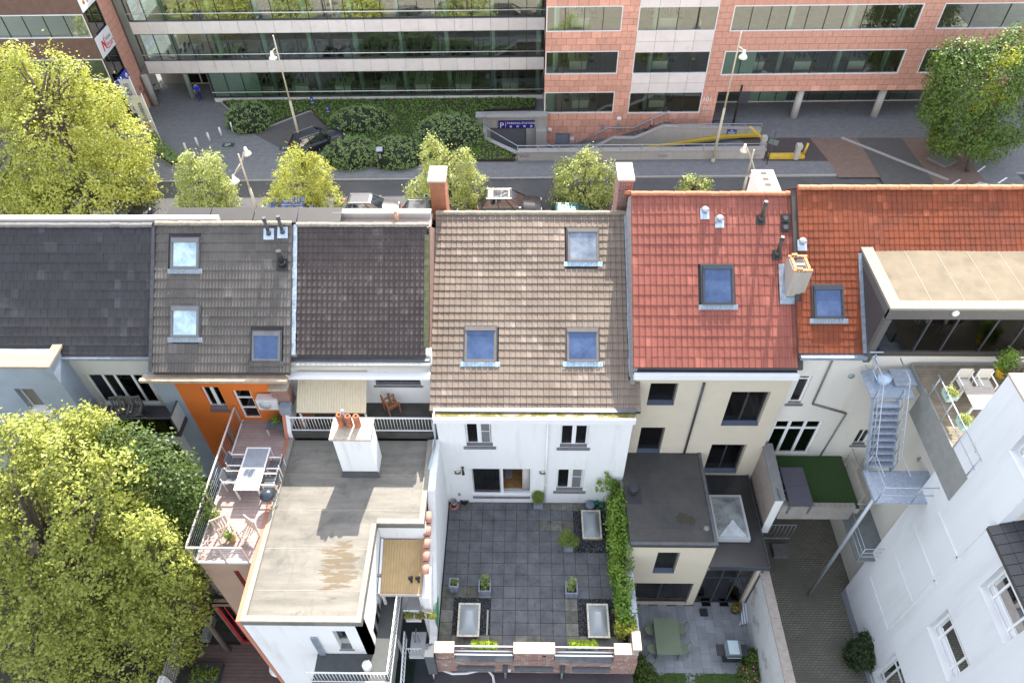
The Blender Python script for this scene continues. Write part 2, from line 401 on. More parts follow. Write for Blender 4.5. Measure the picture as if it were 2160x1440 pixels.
def window(parent, O, U, N, u0, u1, z0, z1, rec=0.12, fw=0.06, fmat=None, cols=(), rows=(), gmat=None, sill=None, sash=0.05, name='window', glass_mats=None, label=None, fd=0.06):
 """window > pane, sill. frame outside, sashes inside; cols and rows are fractions of the opening"""
 O=Vector(O);U=Vector(U);N=Vector(N);fmat=fmat or white_pvc;gmat=gmat or glass
 P=lambda u, z, d:O+U*u+N*d+Vector((0, 0, z))
 def bx(mb, a, b, c, d, e, f):
  q=[P(a, c, e), P(b, c, e), P(b, c, f), P(a, c, f), P(a, d, e), P(b, d, e), P(b, d, f), P(a, d, f)]
  mb.add(q, [(0, 3, 2, 1), (4, 5, 6, 7), (0, 1, 5, 4), (1, 2, 6, 5), (2, 3, 7, 6), (3, 0, 4, 7)])
 mb=MB();d0, d1=rec, rec+fd
 bx(mb, u0, u0+fw, z0, z1, d0, d1);bx(mb, u1-fw, u1, z0, z1, d0, d1)
 bx(mb, u0+fw, u1-fw, z0, z0+fw, d0, d1);bx(mb, u0+fw, u1-fw, z1-fw, z1, d0, d1)
 ucuts=[u0+fw]+[u0+(u1-u0)*c for c in cols]+[u1-fw]
 zcuts=[z0+fw]+[z0+(z1-z0)*c for c in rows]+[z1-fw]
 h=sash/2
 for c in ucuts[1:-1]:bx(mb, c-h, c+h, z0+fw, z1-fw, d0+0.005, d1-0.004)
 for c in zcuts[1:-1]:
  for i in range(len(ucuts)-1):
   a=ucuts[i]+(h if i else 0);b=ucuts[i+1]-(h if i<len(ucuts)-2 else 0)
   bx(mb, a, b, c-h, c+h, d0+0.008, d1-0.008)
 w=mb.build(name, [fmat], parent, label=label)
 k=0
 for i in range(len(ucuts)-1):
  for j in range(len(zcuts)-1):
   g=MB();a=ucuts[i]+(h if i else 0);b=ucuts[i+1]-(h if i<len(ucuts)-2 else 0)
   c=zcuts[j]+(h if j else 0);d=zcuts[j+1]-(h if j<len(zcuts)-2 else 0)
   bx(g, a, b, c, d, d0+0.025, d0+0.04)
   g.build('pane', [glass_mats[k]if glass_mats and glass_mats[k]else gmat], w);k+=1
 if sill:
  smat, ov, drop, out=sill
  g=MB()
  A=[P(u0-ov, z0-drop, -out), P(u0-ov, z0-0.02, -out), P(u0-ov, z0+0.0, rec+0.02), P(u0-ov, z0-drop, rec+0.02)]
  if ov>0:
   g.add([P(u0-ov, z0-drop, -out), P(u1+ov, z0-drop, -out), P(u1+ov, z0-drop, -0.003), P(u0-ov, z0-drop, -0.003), P(u0-ov, z0-0.03, -out), P(u1+ov, z0-0.03, -out), P(u1+ov, z0-0.012, -0.003), P(u0-ov, z0-0.012, -0.003)], [(0, 3, 2, 1), (4, 5, 6, 7), (0, 1, 5, 4), (1, 2, 6, 5), (2, 3, 7, 6), (3, 0, 4, 7)])
  e=0.003
  g.add([P(u0+e, z0+e, -out if ov<=0 else 0.0), P(u1-e, z0+e, -out if ov<=0 else 0.0), P(u1-e, z0+e, rec-e), P(u0+e, z0+e, rec-e), P(u0+e, z0+0.012, -out if ov<=0 else 0.0), P(u1-e, z0+0.012, -out if ov<=0 else 0.0), P(u1-e, z0+0.05, rec-e), P(u0+e, z0+0.05, rec-e)], [(0, 3, 2, 1), (4, 5, 6, 7), (0, 1, 5, 4), (1, 2, 6, 5), (2, 3, 7, 6), (3, 0, 4, 7)])
  g.build('sill', [smat], w)
 return w
def tile_mesh_fn(w, g, prof, lip, tp=1.0):
 def fn(m):
  n=len(prof);ov=0.02
  top0=[(p[0]*w, 0.0, p[1]+lip)for p in prof];top1=[(p[0]*w, g+ov, p[1]*tp)for p in prof]
  low0=[(p[0]*w, 0.0, p[1]-0.004)for p in prof]
  m.add(top0+top1, [(i, i+1, n+i+1, n+i)for i in range(n-1)])
  m.add(low0+top0, [(i, i+1, n+i+1, n+i)for i in range(n-1)])
  m.add([(0, 0, -0.02+prof[0][1]), (0, 0, prof[0][1]+lip), (0, g+ov, prof[0][1]), (0, g+ov, prof[0][1]-0.03)], [(0, 1, 2, 3)])
  m.add([(w, 0, -0.02+prof[-1][1]), (w, 0, prof[-1][1]+lip), (w, g+ov, prof[-1][1]), (w, g+ov, prof[-1][1]-0.03)], [(3, 2, 1, 0)])
 return fn
def tiled_roof(parent, x0, x1, ye, ze, slope, length, w, g, prof, lip, mat, base_mat, key, holes=(), limit=300, keep=None, stagger=0.0, jit=0.004, tp=1.0):
 ncol=int(round((x1-x0)/w));w=(x1-x0)/ncol
 nrow=int(round(length/g));g=length/nrow
 fn=tile_mesh_fn(w*0.985, g, prof, lip, tp)
 proto=MB();fn(proto)
 pv=np.array(proto.v);rest_v=[];rest_f=[];rest=MB()
 cs, sn=math.cos(slope), math.sin(slope)
 slab=MB();t=0.12
 a=(ye+0.02*cs, ze+0.02*sn-0.05);b=(ye+length*cs, ze+length*sn-0.05)
 slab.add([(x0, a[0], a[1]), (x1, a[0], a[1]), (x1, b[0], b[1]), (x0, b[0], b[1]), (x0, a[0], a[1]-t), (x1, a[0], a[1]-t), (x1, b[0], b[1]-t), (x0, b[0], b[1]-t)], [(0, 1, 2, 3), (7, 6, 5, 4), (0, 4, 5, 1), (1, 5, 6, 2), (2, 6, 7, 3), (3, 7, 4, 0)])
 rf=slab.build('roof', [base_mat], parent)
 cnt=0
 for r_ in range(nrow):
  sh=stagger*w*(r_%2)
  for c in range(ncol):
   xc, sc=x0+(c+0.5)*w+sh, (r_+0.5)*g
   if xc>x1:continue
   if keep and not keep(xc, sc):continue
   if any(h[0]<xc<h[1]and h[2]<sc<h[3]for h in holes):continue
   dj=random.uniform(0, jit)+0.012*math.sin(xc*1.1+r_*0.23+x0)+0.008*math.sin(sc*2.1+xc*0.4);rz=random.uniform(-0.010, 0.010);tl=random.uniform(-0.012, 0.012)+(0.03 if random.random()<0.015 else 0)
   s0=r_*g
   p=(x0+c*w+sh, ye+s0*cs-dj*sn, ze+s0*sn+dj*cs)
   if cnt<limit:
    o=piece('tile', key, fn, [mat], rf, p, (slope+tl, 0, rz));cnt+=1
   else:
    v=pv.copy()
    ct, st=math.cos(slope+tl), math.sin(slope+tl)
    X=v[:, 0]-v[:, 1]*rz;Yl=v[:, 1];Z=v[:, 2]
    q=np.stack([p[0]+X, p[1]+Yl*ct-Z*st, p[2]+Yl*st+Z*ct], -1)
    rest.add(q.tolist(), proto.f)
 if rest.v:rest.build('tiles', [mat], rf, stuff=True)
 return rf
def slope_pt(x, s_, ye, ze, slope, h=0.0):
 return(x, ye+s_*math.cos(slope)-h*math.sin(slope), ze+s_*math.sin(slope)+h*math.cos(slope))
def ridge_caps(parent, x0, x1, y, z, mat, key, step=0.36, r=0.11, lift=0.0):
 n=int(round((x1-x0)/step));st=(x1-x0)/n
 def fn(m):
  k=7
  A=[];B=[]
  for i in range(k):
   t=math.pi*(0.02+0.96*i/(k-1));A.append((0, math.cos(t)*r, math.sin(t)*r*0.85));B.append((st+0.02, math.cos(t)*r*0.9, math.sin(t)*r*0.75))
  m.add(A+B, [(i, i+1, k+i+1, k+i)for i in range(k-1)], 0, True)
  m.add(A+[(0, 0, -0.02)], [(i+1, i, k)for i in range(k-1)])
 for i in range(n):
  piece('ridge_tile', key, fn, [mat], parent, (x0+i*st, y+random.uniform(-0.006, 0.006), z+lift+random.uniform(0, 0.012)), (0, random.uniform(-0.02, 0.02), random.uniform(-0.015, 0.015)))
def roof_window(x0, x1, s0, s1, ye, ze, slope, label, group, frame_mat, pane_mat, apron_mat, apron_w=0.2, blind=None, box=True):
 """skylight set in a roof slope: frame, hood, pane, pleated apron below"""
 P=lambda x, s_, h:slope_pt(x, s_, ye, ze, slope, h)
 t=thing('roof_window', label, 'roof window', P((x0+x1)/2, s0, 0.0), group)
 def bx(mb, a, b, c, d, e, f, mi=0):
  q=[P(a, c, e), P(b, c, e), P(b, d, e), P(a, d, e), P(a, c, f), P(b, c, f), P(b, d, f), P(a, d, f)]
  mb.add(q, [(0, 3, 2, 1), (4, 5, 6, 7), (0, 1, 5, 4), (1, 2, 6, 5), (2, 3, 7, 6), (3, 0, 4, 7)], mi)
 f=0.055;mb=MB()
 bx(mb, x0, x0+f, s0, s1, -0.06, 0.14);bx(mb, x1-f, x1, s0, s1, -0.06, 0.14)
 bx(mb, x0+f, x1-f, s0, s0+f, -0.06, 0.135)
 bx(mb, x0+f, x1-f, s1-f, s1, -0.06, 0.14)
 mb.build('frame', [frame_mat], t)
 fl=MB();e=0.05
 bx(fl, x0-e, x0-0.004, s0-e, s1+e, -0.03, 0.075);bx(fl, x1+0.004, x1+e, s0-e, s1+e, -0.03, 0.075)
 bx(fl, x0-0.004, x1+0.004, s1+0.004, s1+e, -0.03, 0.08)
 fl.build('flashing', [dark_zinc], t)
 hd=MB();bx(hd, x0+0.02, x1-0.02, s1-0.17, s1-f-0.002, 0.11, 0.165);hd.build('hood', [frame_mat], t)
 sh=MB();b0, b1, c0, c1=x0+f, x1-f, s0+f, s1-0.17
 g=0.03
 bx(sh, b0, b0+g, c0, c1, 0.02, 0.125);bx(sh, b1-g, b1, c0, c1, 0.02, 0.125);bx(sh, b0+g, b1-g, c0, c0+g, 0.02, 0.125)
 sash=sh.build('sash', [frame_mat], t)
 pn=MB();bx(pn, b0+g, b1-g, c0+g, c1, 0.085, 0.105);pn.build('pane', [pane_mat], sash)
 if blind:
  bl=MB();bx(bl, b0+g, b1-g, c0+g+(c1-c0)*blind[1], c1, 0.02, 0.03);bl.build('blind', [blind[0]], t)
 bk=MB();bx(bk, b0+g, b1-g, c0+g, c1, -0.5, -0.45);bk.build('shaft', [room_dark], t)
 if apron_w:
  ap=MB();n=14;w0, w1=x0-apron_w, x1+apron_w;A=[];B=[];h0=0.05
  for i in range(n*2+1):
   x=w0+(w1-w0)*i/(n*2);hh=0.06+0.03*(i%2)
   A.append(P(x, s0-0.20, hh));B.append(P(x, s0-0.005, h0+hh*0.5))
  k=len(A);ap.add(A+B, [(i, i+1, k+i+1, k+i)for i in range(k-1)])
  ap.build('apron', [apron_mat], t)
 return t
def leaf_mesh(name, pts, nrm, size, mat, var=0.55, aspect=0.62):
 n=len(pts)
 nrm=nrm/np.maximum(np.linalg.norm(nrm, axis=1, keepdims=True), 1e-6)
 rv=RNG.normal(size=(n, 3));a=np.cross(nrm, rv);a/=np.maximum(np.linalg.norm(a, axis=1, keepdims=True), 1e-6)
 b=np.cross(nrm, a)
 s_=(size*(1+RNG.uniform(-var, var, n)))[:, None]
 a=a*s_*0.5;b=b*s_*0.5*aspect
 fold=nrm*s_*0.10
 q=np.stack([pts-a, pts+b*1.0-a*0.1-fold, pts+a, pts-b*1.0-a*0.1-fold], 1).reshape(-1, 3)
 me=bpy.data.meshes.new(name)
 me.vertices.add(n*4);me.vertices.foreach_set('co', q.astype(np.float32).ravel())
 me.loops.add(n*4);me.loops.foreach_set('vertex_index', np.arange(n*4, dtype=np.int32))
 me.polygons.add(n);me.polygons.foreach_set('loop_start', np.arange(0, n*4, 4, dtype=np.int32))
 me.polygons.foreach_set('loop_total', np.full(n, 4, dtype=np.int32))
 me.update(calc_edges=True)
 at=me.attributes.new('tint', 'FLOAT', 'POINT')
 at.data.foreach_set('value', np.repeat(RNG.uniform(0, 1, n), 4).astype(np.float32))
 me.materials.append(mat)
 return me
def scatter(blobs, n, cl=22, spread=0.28, shell=0.55, up=0.5, zmin=None):
 """leaf points gathered in sprigs over the skin of a set of ellipsoids (cx,cy,cz,rx,ry,rz)"""
 B=np.array(blobs, float);vol=(B[:, 3]*B[:, 4]+B[:, 4]*B[:, 5]+B[:, 3]*B[:, 5]);pr=vol/vol.sum()
 nc=max(1, n//cl)
 k=RNG.choice(len(B), nc, p=pr)
 d=RNG.normal(size=(nc, 3));d/=np.linalg.norm(d, axis=1, keepdims=True)
 rad=RNG.uniform(shell, 1.0, nc)**0.5
 c=B[k, :3]+d*B[k, 3:]*rad[:, None]
 keep=np.ones(nc, bool)
 for j in range(len(B)):
  e=(((c-B[j, :3])/B[j, 3:])**2).sum(1);keep&=~((e<0.3)&(k!=j))
 if zmin is not None:keep&=c[:, 2]>zmin
 c=c[keep];d=d[keep];nc=len(c)
 m=cl
 off=RNG.normal(size=(nc, m, 3))*spread*RNG.uniform(0.5, 1.3, (nc, 1, 1))
 pts=(c[:, None, :]+off+d[:, None, :]*RNG.uniform(-0.1, 0.5, (nc, m, 1))*spread).reshape(-1, 3)
 nr=(np.repeat(d, m, 0)*0.8+RNG.normal(size=(nc*m, 3))*0.55+np.array([0, 0, up]))
 return pts, nr
def crown(parent, blobs, n, size, mat, name='crown', **kw):
 pts, nr=scatter(blobs, n, **kw)
 o=bpy.data.objects.new(name, leaf_mesh(name, pts-np.array(parent['_o']), nr, size, mat));COL.objects.link(o)
 o.parent=parent;o['_o']=parent['_o']
 return o
def limbs(parent, base, top, r0, blobs, mat, nl=14, name='trunk'):
 mb=MB();base=Vector(base);top=Vector(top)
 mid=base.lerp(top, 0.5)+Vector((random.uniform(-0.1, 0.1), random.uniform(-0.1, 0.1), 0))
 mb.tube([base, mid, top], [r0, r0*0.8, r0*0.45], 8)
 for i in range(nl):
  b=random.choice(blobs);e=Vector((b[0], b[1], b[2]))+Vector((random.uniform(-.7, .7)*b[3], random.uniform(-.7, .7)*b[4], random.uniform(-.2, .85)*b[5]))
  s_=mid.lerp(top, random.random());m_=s_.lerp(e, 0.5)+Vector((0, 0, 0.2))
  mb.tube([s_, m_, e], [r0*0.32, r0*0.2, r0*0.05], 5)
 return mb.build(name, [mat], parent)
bark=M('grey_brown_bark', (0.13, 0.10, 0.08), 0.95, 0.3, 12, 0.6, 30)
g=MB()
RX0, RX1, RY0, RY1=-3.4, 18.9, 50.0, 55.9
for(a, b, c, d)in((-300, RX0, -60, 300), (RX1, 300, -60, 300), (RX0, RX1, -60, RY0), (RX0, RX1, RY1, 300)):
 g.box(a, b, c, d, -4.6, -4.13)
asphalt=M('asphalt', (0.085, 0.085, 0.09), 0.9, 0.10, 0.5, 0.4, 70, dirt=(0.11, 0.105, 0.10), dirt_scale=0.4)
structure('ground', g, asphalt, SF)
YD=16.62
DE_Y=16.80;DE_Z=W.gy(1115, 867, DE_Y)[2];D_SL=R(29.5)
DX0=W.gy(906, 867, DE_Y)[0];DX1=W.gy(1334, 867, DE_Y)[0]
def on_slope(px, py, ye, ze, sl):
 p=W.gn(px, py, (0, ye, ze), (0, -math.sin(sl), math.cos(sl)));return p[0], (p[1]-ye)/math.cos(sl)
D_LEN=on_slope(1115, 450, DE_Y, DE_Z, D_SL)[1]
D=thing('terraced_house', 'white rendered terraced house with a brown tiled roof above the paved terrace', 'house', (0.3, YD, 0.0))
Ux, Ny=(1, 0, 0), (0, 1, 0)
O_D=(0, YD, 0)
XL, XR=-3.47, 4.16
ops={}
ops['w1']=W.rect(979.5, 893, 1040, 940.5, YD)
ops['w2']=W.rect(1183.5, 897, 1238, 943, YD)
ops['door']=W.rect(990, 988, 1120.5, 1045.5, YD)
ops['w3']=W.rect(1175.5, 989.5, 1229, 1034.5, YD)
brickwhite=M('white_painted_brick', (0.78, 0.78, 0.77), 0.8, 0.03, 1.2, 0.3, 25, dirt=(0.58, 0.57, 0.54), streak=True, dirt_scale=1.8, dirt_lo=0.54, dirt_hi=0.86)
m=MB();wall_grid(m, O_D, Ux, Ny, XL, XR, -0.05, 6.24, 0.38, list(ops.values()))
D_wall=m.build('wall', [brickwhite], D)
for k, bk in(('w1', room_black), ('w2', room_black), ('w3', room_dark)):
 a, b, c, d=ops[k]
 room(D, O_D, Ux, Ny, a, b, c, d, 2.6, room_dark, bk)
pane_dim=glass_mat('dim_window_glass', (0.35, 0.38, 0.38), 0.05)
a, b, c, d=ops['w1'];window(D, O_D, Ux, Ny, a, b, c, d, 0.14, 0.07, white_pvc, (0.5, ), (), pane_dim, (bluestone, 0.12, 0.14, 0.07), 0.16)
a, b, c, d=ops['w2'];window(D, O_D, Ux, Ny, a, b, c, d, 0.14, 0.07, white_pvc, (0.5, ), (), pane_dim, (bluestone, 0.12, 0.14, 0.07), 0.16)
a, b, c, d=ops['w3'];window(D, O_D, Ux, Ny, a, b, c, d, 0.14, 0.07, white_pvc, (0.5, ), (), glass, (bluestone, 0.12, 0.14, 0.07), 0.16)
scr=M('insect_screen', (0.16, 0.16, 0.16), 0.9, 0.05)
for k in('w1', 'w3'):
 a, b, c, d=ops[k];m=MB();y=YD+0.12
 x0_, x1_=a+(b-a)*0.56, b-0.09
 m.box(x0_, x1_, y, y+0.008, c+0.12, d-0.09, 0)
 for q in(x0_, x1_-0.025):m.box(q, q+0.025, y-0.012, y, c+0.12, d-0.09, 1)
 m.box(x0_, x1_, y-0.012, y, c+(d-c)*0.56, c+(d-c)*0.56+0.025, 1)
 m.build('insect_screen', [scr, white_pvc], D)
a, b, c, d=ops['door']
m=MB();y0_, y1_=YD+0.10, YD+0.22;f=0.07
m.box(a, a+f, y0_, y1_, c, d);m.box(b-f, b, y0_, y1_, c, d);m.box(a+f, b-f, y0_, y1_, d-f, d);m.box(a+f, b-f, y0_, y1_, c, c+0.06)
mid_=a+(b-a)*0.515
m.box(mid_-0.05, mid_+0.05, y0_+0.03, y1_-0.02, c+0.06, d-f)
dr=m.build('sliding_door', [white_pvc], D)
m=MB();m.box(a+f, mid_-0.05, y0_+0.05, y0_+0.075, c+0.06, d-f)
m.build('pane', [pane_dim], dr)
m=MB()
for q in(a+f+0.004, mid_-0.10):m.box(q, q+0.045, y0_+0.035, y0_+0.09, c+0.065, d-f-0.004)
m.build('leaf_frame', [M('pale_grey_frame', (0.45, 0.46, 0.47), 0.5, 0.03)], dr)
parquet=M('oak_parquet', (0.34, 0.18, 0.07), 0.5, 0.2, 5, rnd=0.0)
m=MB();m.box(a-0.6, b+0.6, YD+0.39, YD+4.5, c-0.1, c+0.02, 0)
m.quad((a-0.6, YD+4.5, c), (b+0.6, YD+4.5, c), (b+0.6, YD+4.5, d+0.5), (a-0.6, YD+4.5, d+0.5), 1)
m.quad((a-0.6, YD+0.4, c), (a-0.6, YD+4.5, c), (a-0.6, YD+4.5, d+0.5), (a-0.6, YD+0.4, d+0.5), 1)
m.quad((b+0.6, YD+0.4, c), (b+0.6, YD+4.5, c), (b+0.6, YD+4.5, d+0.5), (b+0.6, YD+0.4, d+0.5), 1)
m.quad((a-0.6, YD+0.4, d+0.5), (b+0.6, YD+0.4, d+0.5), (b+0.6, YD+4.5, d+0.5), (a-0.6, YD+4.5, d+0.5), 1)
m.build('room', [parquet, M('pale_room_wall', (0.5, 0.48, 0.45), 0.9, 0.03)], D)
m=MB()
for i in range(9):
 x=b-f-0.30+i*0.032;m.tube([(x, YD+0.30+0.02*(i%2), c+0.1), (x+0.01*math.sin(i), YD+0.30-0.02*(i%2), d-0.1)], 0.02, 5)
m.build('curtain', [M('pale_curtain', (0.62, 0.58, 0.55), 0.9, 0.05)], D)
m=MB();m.box(mid_+0.10, mid_+0.42, YD+0.9, YD+1.6, c+0.024, c+0.036)
m.build('rug', [M('grey_rug', (0.30, 0.29, 0.30), 0.95, 0.3, 20)], D)
m=MB();m.box(b-0.40, b-0.08, YD+0.75, YD+1.15, c+0.025, c+0.9)
m.build('cabinet', [black_plastic], D)
m=MB();m.add([(a+0.05, YD-0.08, c-0.12), (b-0.05, YD-0.08, c-0.12), (b-0.05, YD-0.08, c-0.05), (a+0.05, YD-0.08, c-0.05), (a+0.05, YD+0.1, c-0.01), (b-0.05, YD+0.1, c-0.01), (b-0.05, YD+0.1, c-0.12), (a+0.05, YD+0.1, c-0.12)], [(0, 1, 2, 3), (3, 2, 5, 4), (4, 5, 6, 7), (0, 3, 4, 7), (1, 6, 5, 2)])
m.build('door_sill', [bluestone], D)
m=MB();pt=W.gy(1156, 888, YD-0.07);pb=W.gy(1151.5, 1057, YD-0.07)
m.tube([(pt[0], YD-0.07, 6.15), (pt[0], YD-0.07, pb[2]+0.02)], 0.045, 8)
for z in(5.2, 3.6, 3.35, 1.6):m.cone((pt[0], YD-0.07, z), (pt[0], YD-0.07, z+0.06), 0.056, 0.056, 8)
m.build('rain_pipe', [white_paint], D)
for(px, py)in((966, 995), (1144.5, 995)):
 p=W.gy(px, py, YD);m=MB()
 m.lathe((p[0], YD-0.005, p[2]), [(0.0, 0), (0.13, 0.0), (0.13, -0.05), (0.09, -0.10), (0, -0.11)], 12, 0, (0, 1, 0))
 m.box(p[0]-0.13, p[0]+0.13, YD-0.12, YD-0.004, p[2]+0.02, p[2]+0.09, 1)
 m.build('wall_lamp', [M('milky_lamp_glass', (0.6, 0.58, 0.52), 0.4, 0.03), M('bronze_lamp_hood', (0.10, 0.08, 0.06), 0.5, 0.1)], D)
p=W.gy(976, 985, YD);m=MB()
m.box(p[0]-0.05, p[0]+0.05, YD-0.06, YD-0.004, p[2]-0.02, p[2]+0.06);m.cone((p[0], YD-0.10, p[2]), (p[0]+0.03, YD-0.24, p[2]-0.20), 0.035, 0.07, 10)
m.build('spot_lamp', [black_plastic], D)
p=W.gy(969, 1042, YD);m=MB();m.box(p[0]-0.06, p[0]+0.06, YD-0.02, YD-0.003, p[2]-0.1, p[2]+0.12);m.build('vent', [M('grey_plastic', (0.3, 0.31, 0.33), 0.6, 0.05)], D)
zt=W.gy(1115, 884, YD-0.28)[2]
m=MB();m.box(XL-0.06, XR+0.02, YD-0.30, YD-0.20, zt-0.28, zt);m.box(XL-0.06, XR+0.02, YD-0.20, YD+0.14, zt-0.28, zt-0.16)
m.box(XL-0.06, XL+0.0, YD-0.2, YD+0.25, zt-0.16, zt-0.01)
gut=m.build('gutter', [white_paint], D)
m=MB();m.box(XL, XR, YD-0.198, YD+0.05, zt-0.159, zt-0.05)
moss_m, n, l, b_=nt('moss_and_lime_in_gutter')
pos=n.new('ShaderNodeNewGeometry').outputs['Position']
f1=noise_n(n, l, pos, 1.3, 6, 0.75);f2=noise_n(n, l, pos, 9, 4, 0.7)
c_=mix_col(n, l, ramp_n(n, l, f2, 0.35, 0.65), (0.11, 0.095, 0.02), (0.19, 0.17, 0.035))
c_=mix_col(n, l, ramp_n(n, l, f1, 0.48, 0.56), c_, (0.36, 0.29, 0.21))
l.new(c_, b_.inputs['Base Color']);b_.inputs['Roughness'].default_value=0.95;bump_n(n, l, b_, f2, 0.8, 0.03)
m.build('gutter_bed', [moss_m], gut)
m=MB();m.box(XL, XR+0.05, YD+0.052, YD+0.24, zt-0.15, zt+0.03);m.build('gutter_lining', [dark_zinc], gut)
redbrick_y=brick_mat('red_brick_side', (0.30, 0.12, 0.08), (0.24, 0.10, 0.07), (0.36, 0.33, 0.29), 'y')
redbrick_x=brick_mat('red_brick_front', (0.31, 0.12, 0.08), (0.24, 0.09, 0.06), (0.36, 0.33, 0.29), 'x')
D_RY=DE_Y+D_LEN*math.cos(D_SL);D_RZ=DE_Z+D_LEN*math.sin(D_SL)
FRONT_Y=28.6
def side_gable(parent, x, t, ye, ze, yr, zr, yf, zf, mat, name='side_wall', zb=-4.1):
 m=MB();m.xprism([(ye, zb), (yf, zb), (yf, zf-0.05), (yr, zr-0.05), (ye, ze-0.05)], x, x+t);return m.build(name, [mat], parent)
side_gable(D, DX0+0.02, 0.2, YD+0.39, DE_Z-0.05, D_RY, D_RZ, FRONT_Y-0.01, 6.4, redbrick_y)
side_gable(D, DX1-0.22, 0.2, YD+0.39, DE_Z-0.05, D_RY, D_RZ, FRONT_Y-0.01, 6.4, redbrick_y)
def front_of(parent, x0, x1, ztop, mat, nwin=2, frame=None, yf=FRONT_Y):
 ops_=[]
 wd_=(x1-x0)/nwin
 for fl_ in range(3):
  zb=-3.0+3.1*fl_
  for i in range(nwin):
   xc=x0+wd_*(i+0.5);ops_.append((xc-0.6, xc+0.6, zb, zb+1.9))
 ops_=[o for o in ops_ if o[3]<ztop-0.2]
 m=MB();O_=(0, yf+0.35, 0);N_=(0, -1, 0)
 wall_grid(m, O_, Ux, N_, x0, x1, -4.12, ztop, 0.35, ops_);fw_=m.build('front_wall', [mat], parent)
 for(a, b, c, d)in ops_:window(parent, O_, Ux, N_, a, b, c, d, 0.15, 0.07, white_pvc, (0.5, ), (), glass)
front_of(D, DX0+0.01, DX1-0.01, 6.3, redbrick_x, 3)
D_tile=tile_mat('brown_concrete_tile', (0.265, 0.212, 0.172), 0.10, 0.218, 0.30, DX0, D_SL, DE_Y, DE_Z, dark=(0.19, 0.15, 0.122), spots=((0.55, 0.52, 0.45), 2.2, 0.045), rough=0.92, spec=0.15)
under=M('roof_underlay', (0.07, 0.06, 0.055), 0.9, 0.1)
rw=[]
for(a, b, c, d)in((1198, 484, 1262, 553), (980, 690, 1046, 763), (1196, 693, 1262, 763)):
 rw.append((on_slope(a, d, DE_Y, DE_Z, D_SL), on_slope(c, d, DE_Y, DE_Z, D_SL), on_slope(a, b, DE_Y, DE_Z, D_SL)))
sky_rects=[(q[0][0], q[1][0], q[0][1], q[2][1])for q in rw]
D_EXT=0.33
prof_D=[(0.0, 0.0), (0.05, 0.034), (0.22, 0.036), (0.29, 0.004), (0.38, 0.0), (0.94, 0.0), (1.0, 0.0)]
D_roof=tiled_roof(D, DX0, DX1+D_EXT, DE_Y, DE_Z, D_SL, D_LEN, 0.218, 0.298, prof_D, 0.042, D_tile, under, 'tileD', holes=[(x0-0.08, x1+0.08, s0-0.24, s1+0.08)for x0, x1, s0, s1 in sky_rects], keep=lambda x, s:x<DX1-0.0 or s<1.35)
ridge_m=M('weathered_ridge_tile', (0.27, 0.225, 0.175), 0.9, 0.25, 14, 0.4, 50, dirt=(0.50, 0.30, 0.06), dirt_scale=3.2, dirt_lo=0.68, dirt_hi=0.78)
ridge_caps(D_roof, DX0, DX1, D_RY, D_RZ+0.0, ridge_m, 'ridgeD', 0.40, 0.13)
m=MB();m.add([(DX0, D_RY, D_RZ), (DX1, D_RY, D_RZ), (DX1, FRONT_Y+0.2, 6.3), (DX0, FRONT_Y+0.2, 6.3)], [(0, 1, 2, 3)])
m.add([(DX0, D_RY, D_RZ-0.15), (DX1, D_RY, D_RZ-0.15), (DX1, FRONT_Y+0.2, 6.15), (DX0, FRONT_Y+0.2, 6.15)], [(3, 2, 1, 0)])
m.build('front_roof', [M('front_roof_tile', (0.20, 0.13, 0.10), 0.9, 0.15, 8)], D)
fr_d=M('brown_grey_window_frame', (0.16, 0.14, 0.125), 0.45, 0.05, 4)
def sky_glass(name, col, top):
 m, n, l, b=nt(name);b.inputs['Base Color'].default_value=(*col, 1);b.inputs['Roughness'].default_value=0.04;ps_=n.new('ShaderNodeNewGeometry').outputs['Position'];l.new(mix_col(n, l, ramp_n(n, l, noise_n(n, l, ps_, 1.7, 5, .65), .35, .75), [x*.6 for x in col], [min(1, x*1.5+.02)for x in col]), b.inputs['Base Color']);l.new(math_n(n, l, 'MULTIPLY', ramp_n(n, l, noise_n(n, l, ps_, 4, 5, .7), .45, .8), .35), b.inputs['Roughness']);b.inputs['Specular Tint'].default_value=(.45, .62, 1, 1)if name.startswith('roof_window_glass')else(1, 1, 1, 1)  # roof panes get the sky's blue reflection as a specular tint
 b.inputs['Specular IOR Level'].default_value=0.9;b.inputs['IOR'].default_value=1.9;MATS[name]=m;return m
pane_sky_tint=sky_glass('roof_window_glass', (0.04, 0.065, 0.13), 0)  # blue of the mirrored sky is put into this pane colour
pane_pale=sky_glass('roof_window_glass_over_blind', (0.52, 0.66, 0.66), 0)
pane_grey=sky_glass('roof_window_glass_dusty', (0.20, 0.22, 0.23), 0)
blue_apron=M('bluish_lead_apron', (0.34, 0.47, 0.58), 0.55, 0.2, 8, 0.2, 30, dirt=(0.62, 0.62, 0.58), dirt_scale=3)
lab_d=['brown framed roof window with grey dusty pane near the ridge of the brown roof', 'brown framed roof window with dark blue pane low on the left of the brown roof', 'brown framed roof window with streaked blue pane beside the red house']
for(x0, x1, s0, s1), lb, pm in zip(sky_rects, lab_d, (pane_grey, pane_sky_tint, pane_sky_tint)):
 roof_window(x0, x1, s0, s1, DE_Y, DE_Z, D_SL, lb, 'roof windows of the brown roof', fr_d, pm, blue_apron, 0.17)
cap_m=M('lichened_concrete_cap', (0.44, 0.38, 0.30), 0.9, 0.15, 10, 0.3, 40, dirt=(0.45, 0.28, 0.10), dirt_scale=5, dirt_lo=0.6, dirt_hi=0.75)
orange_brick=brick_mat('orange_red_chimney_brick', (0.42, 0.14, 0.06), (0.34, 0.11, 0.05), (0.30, 0.20, 0.14), 'xy')
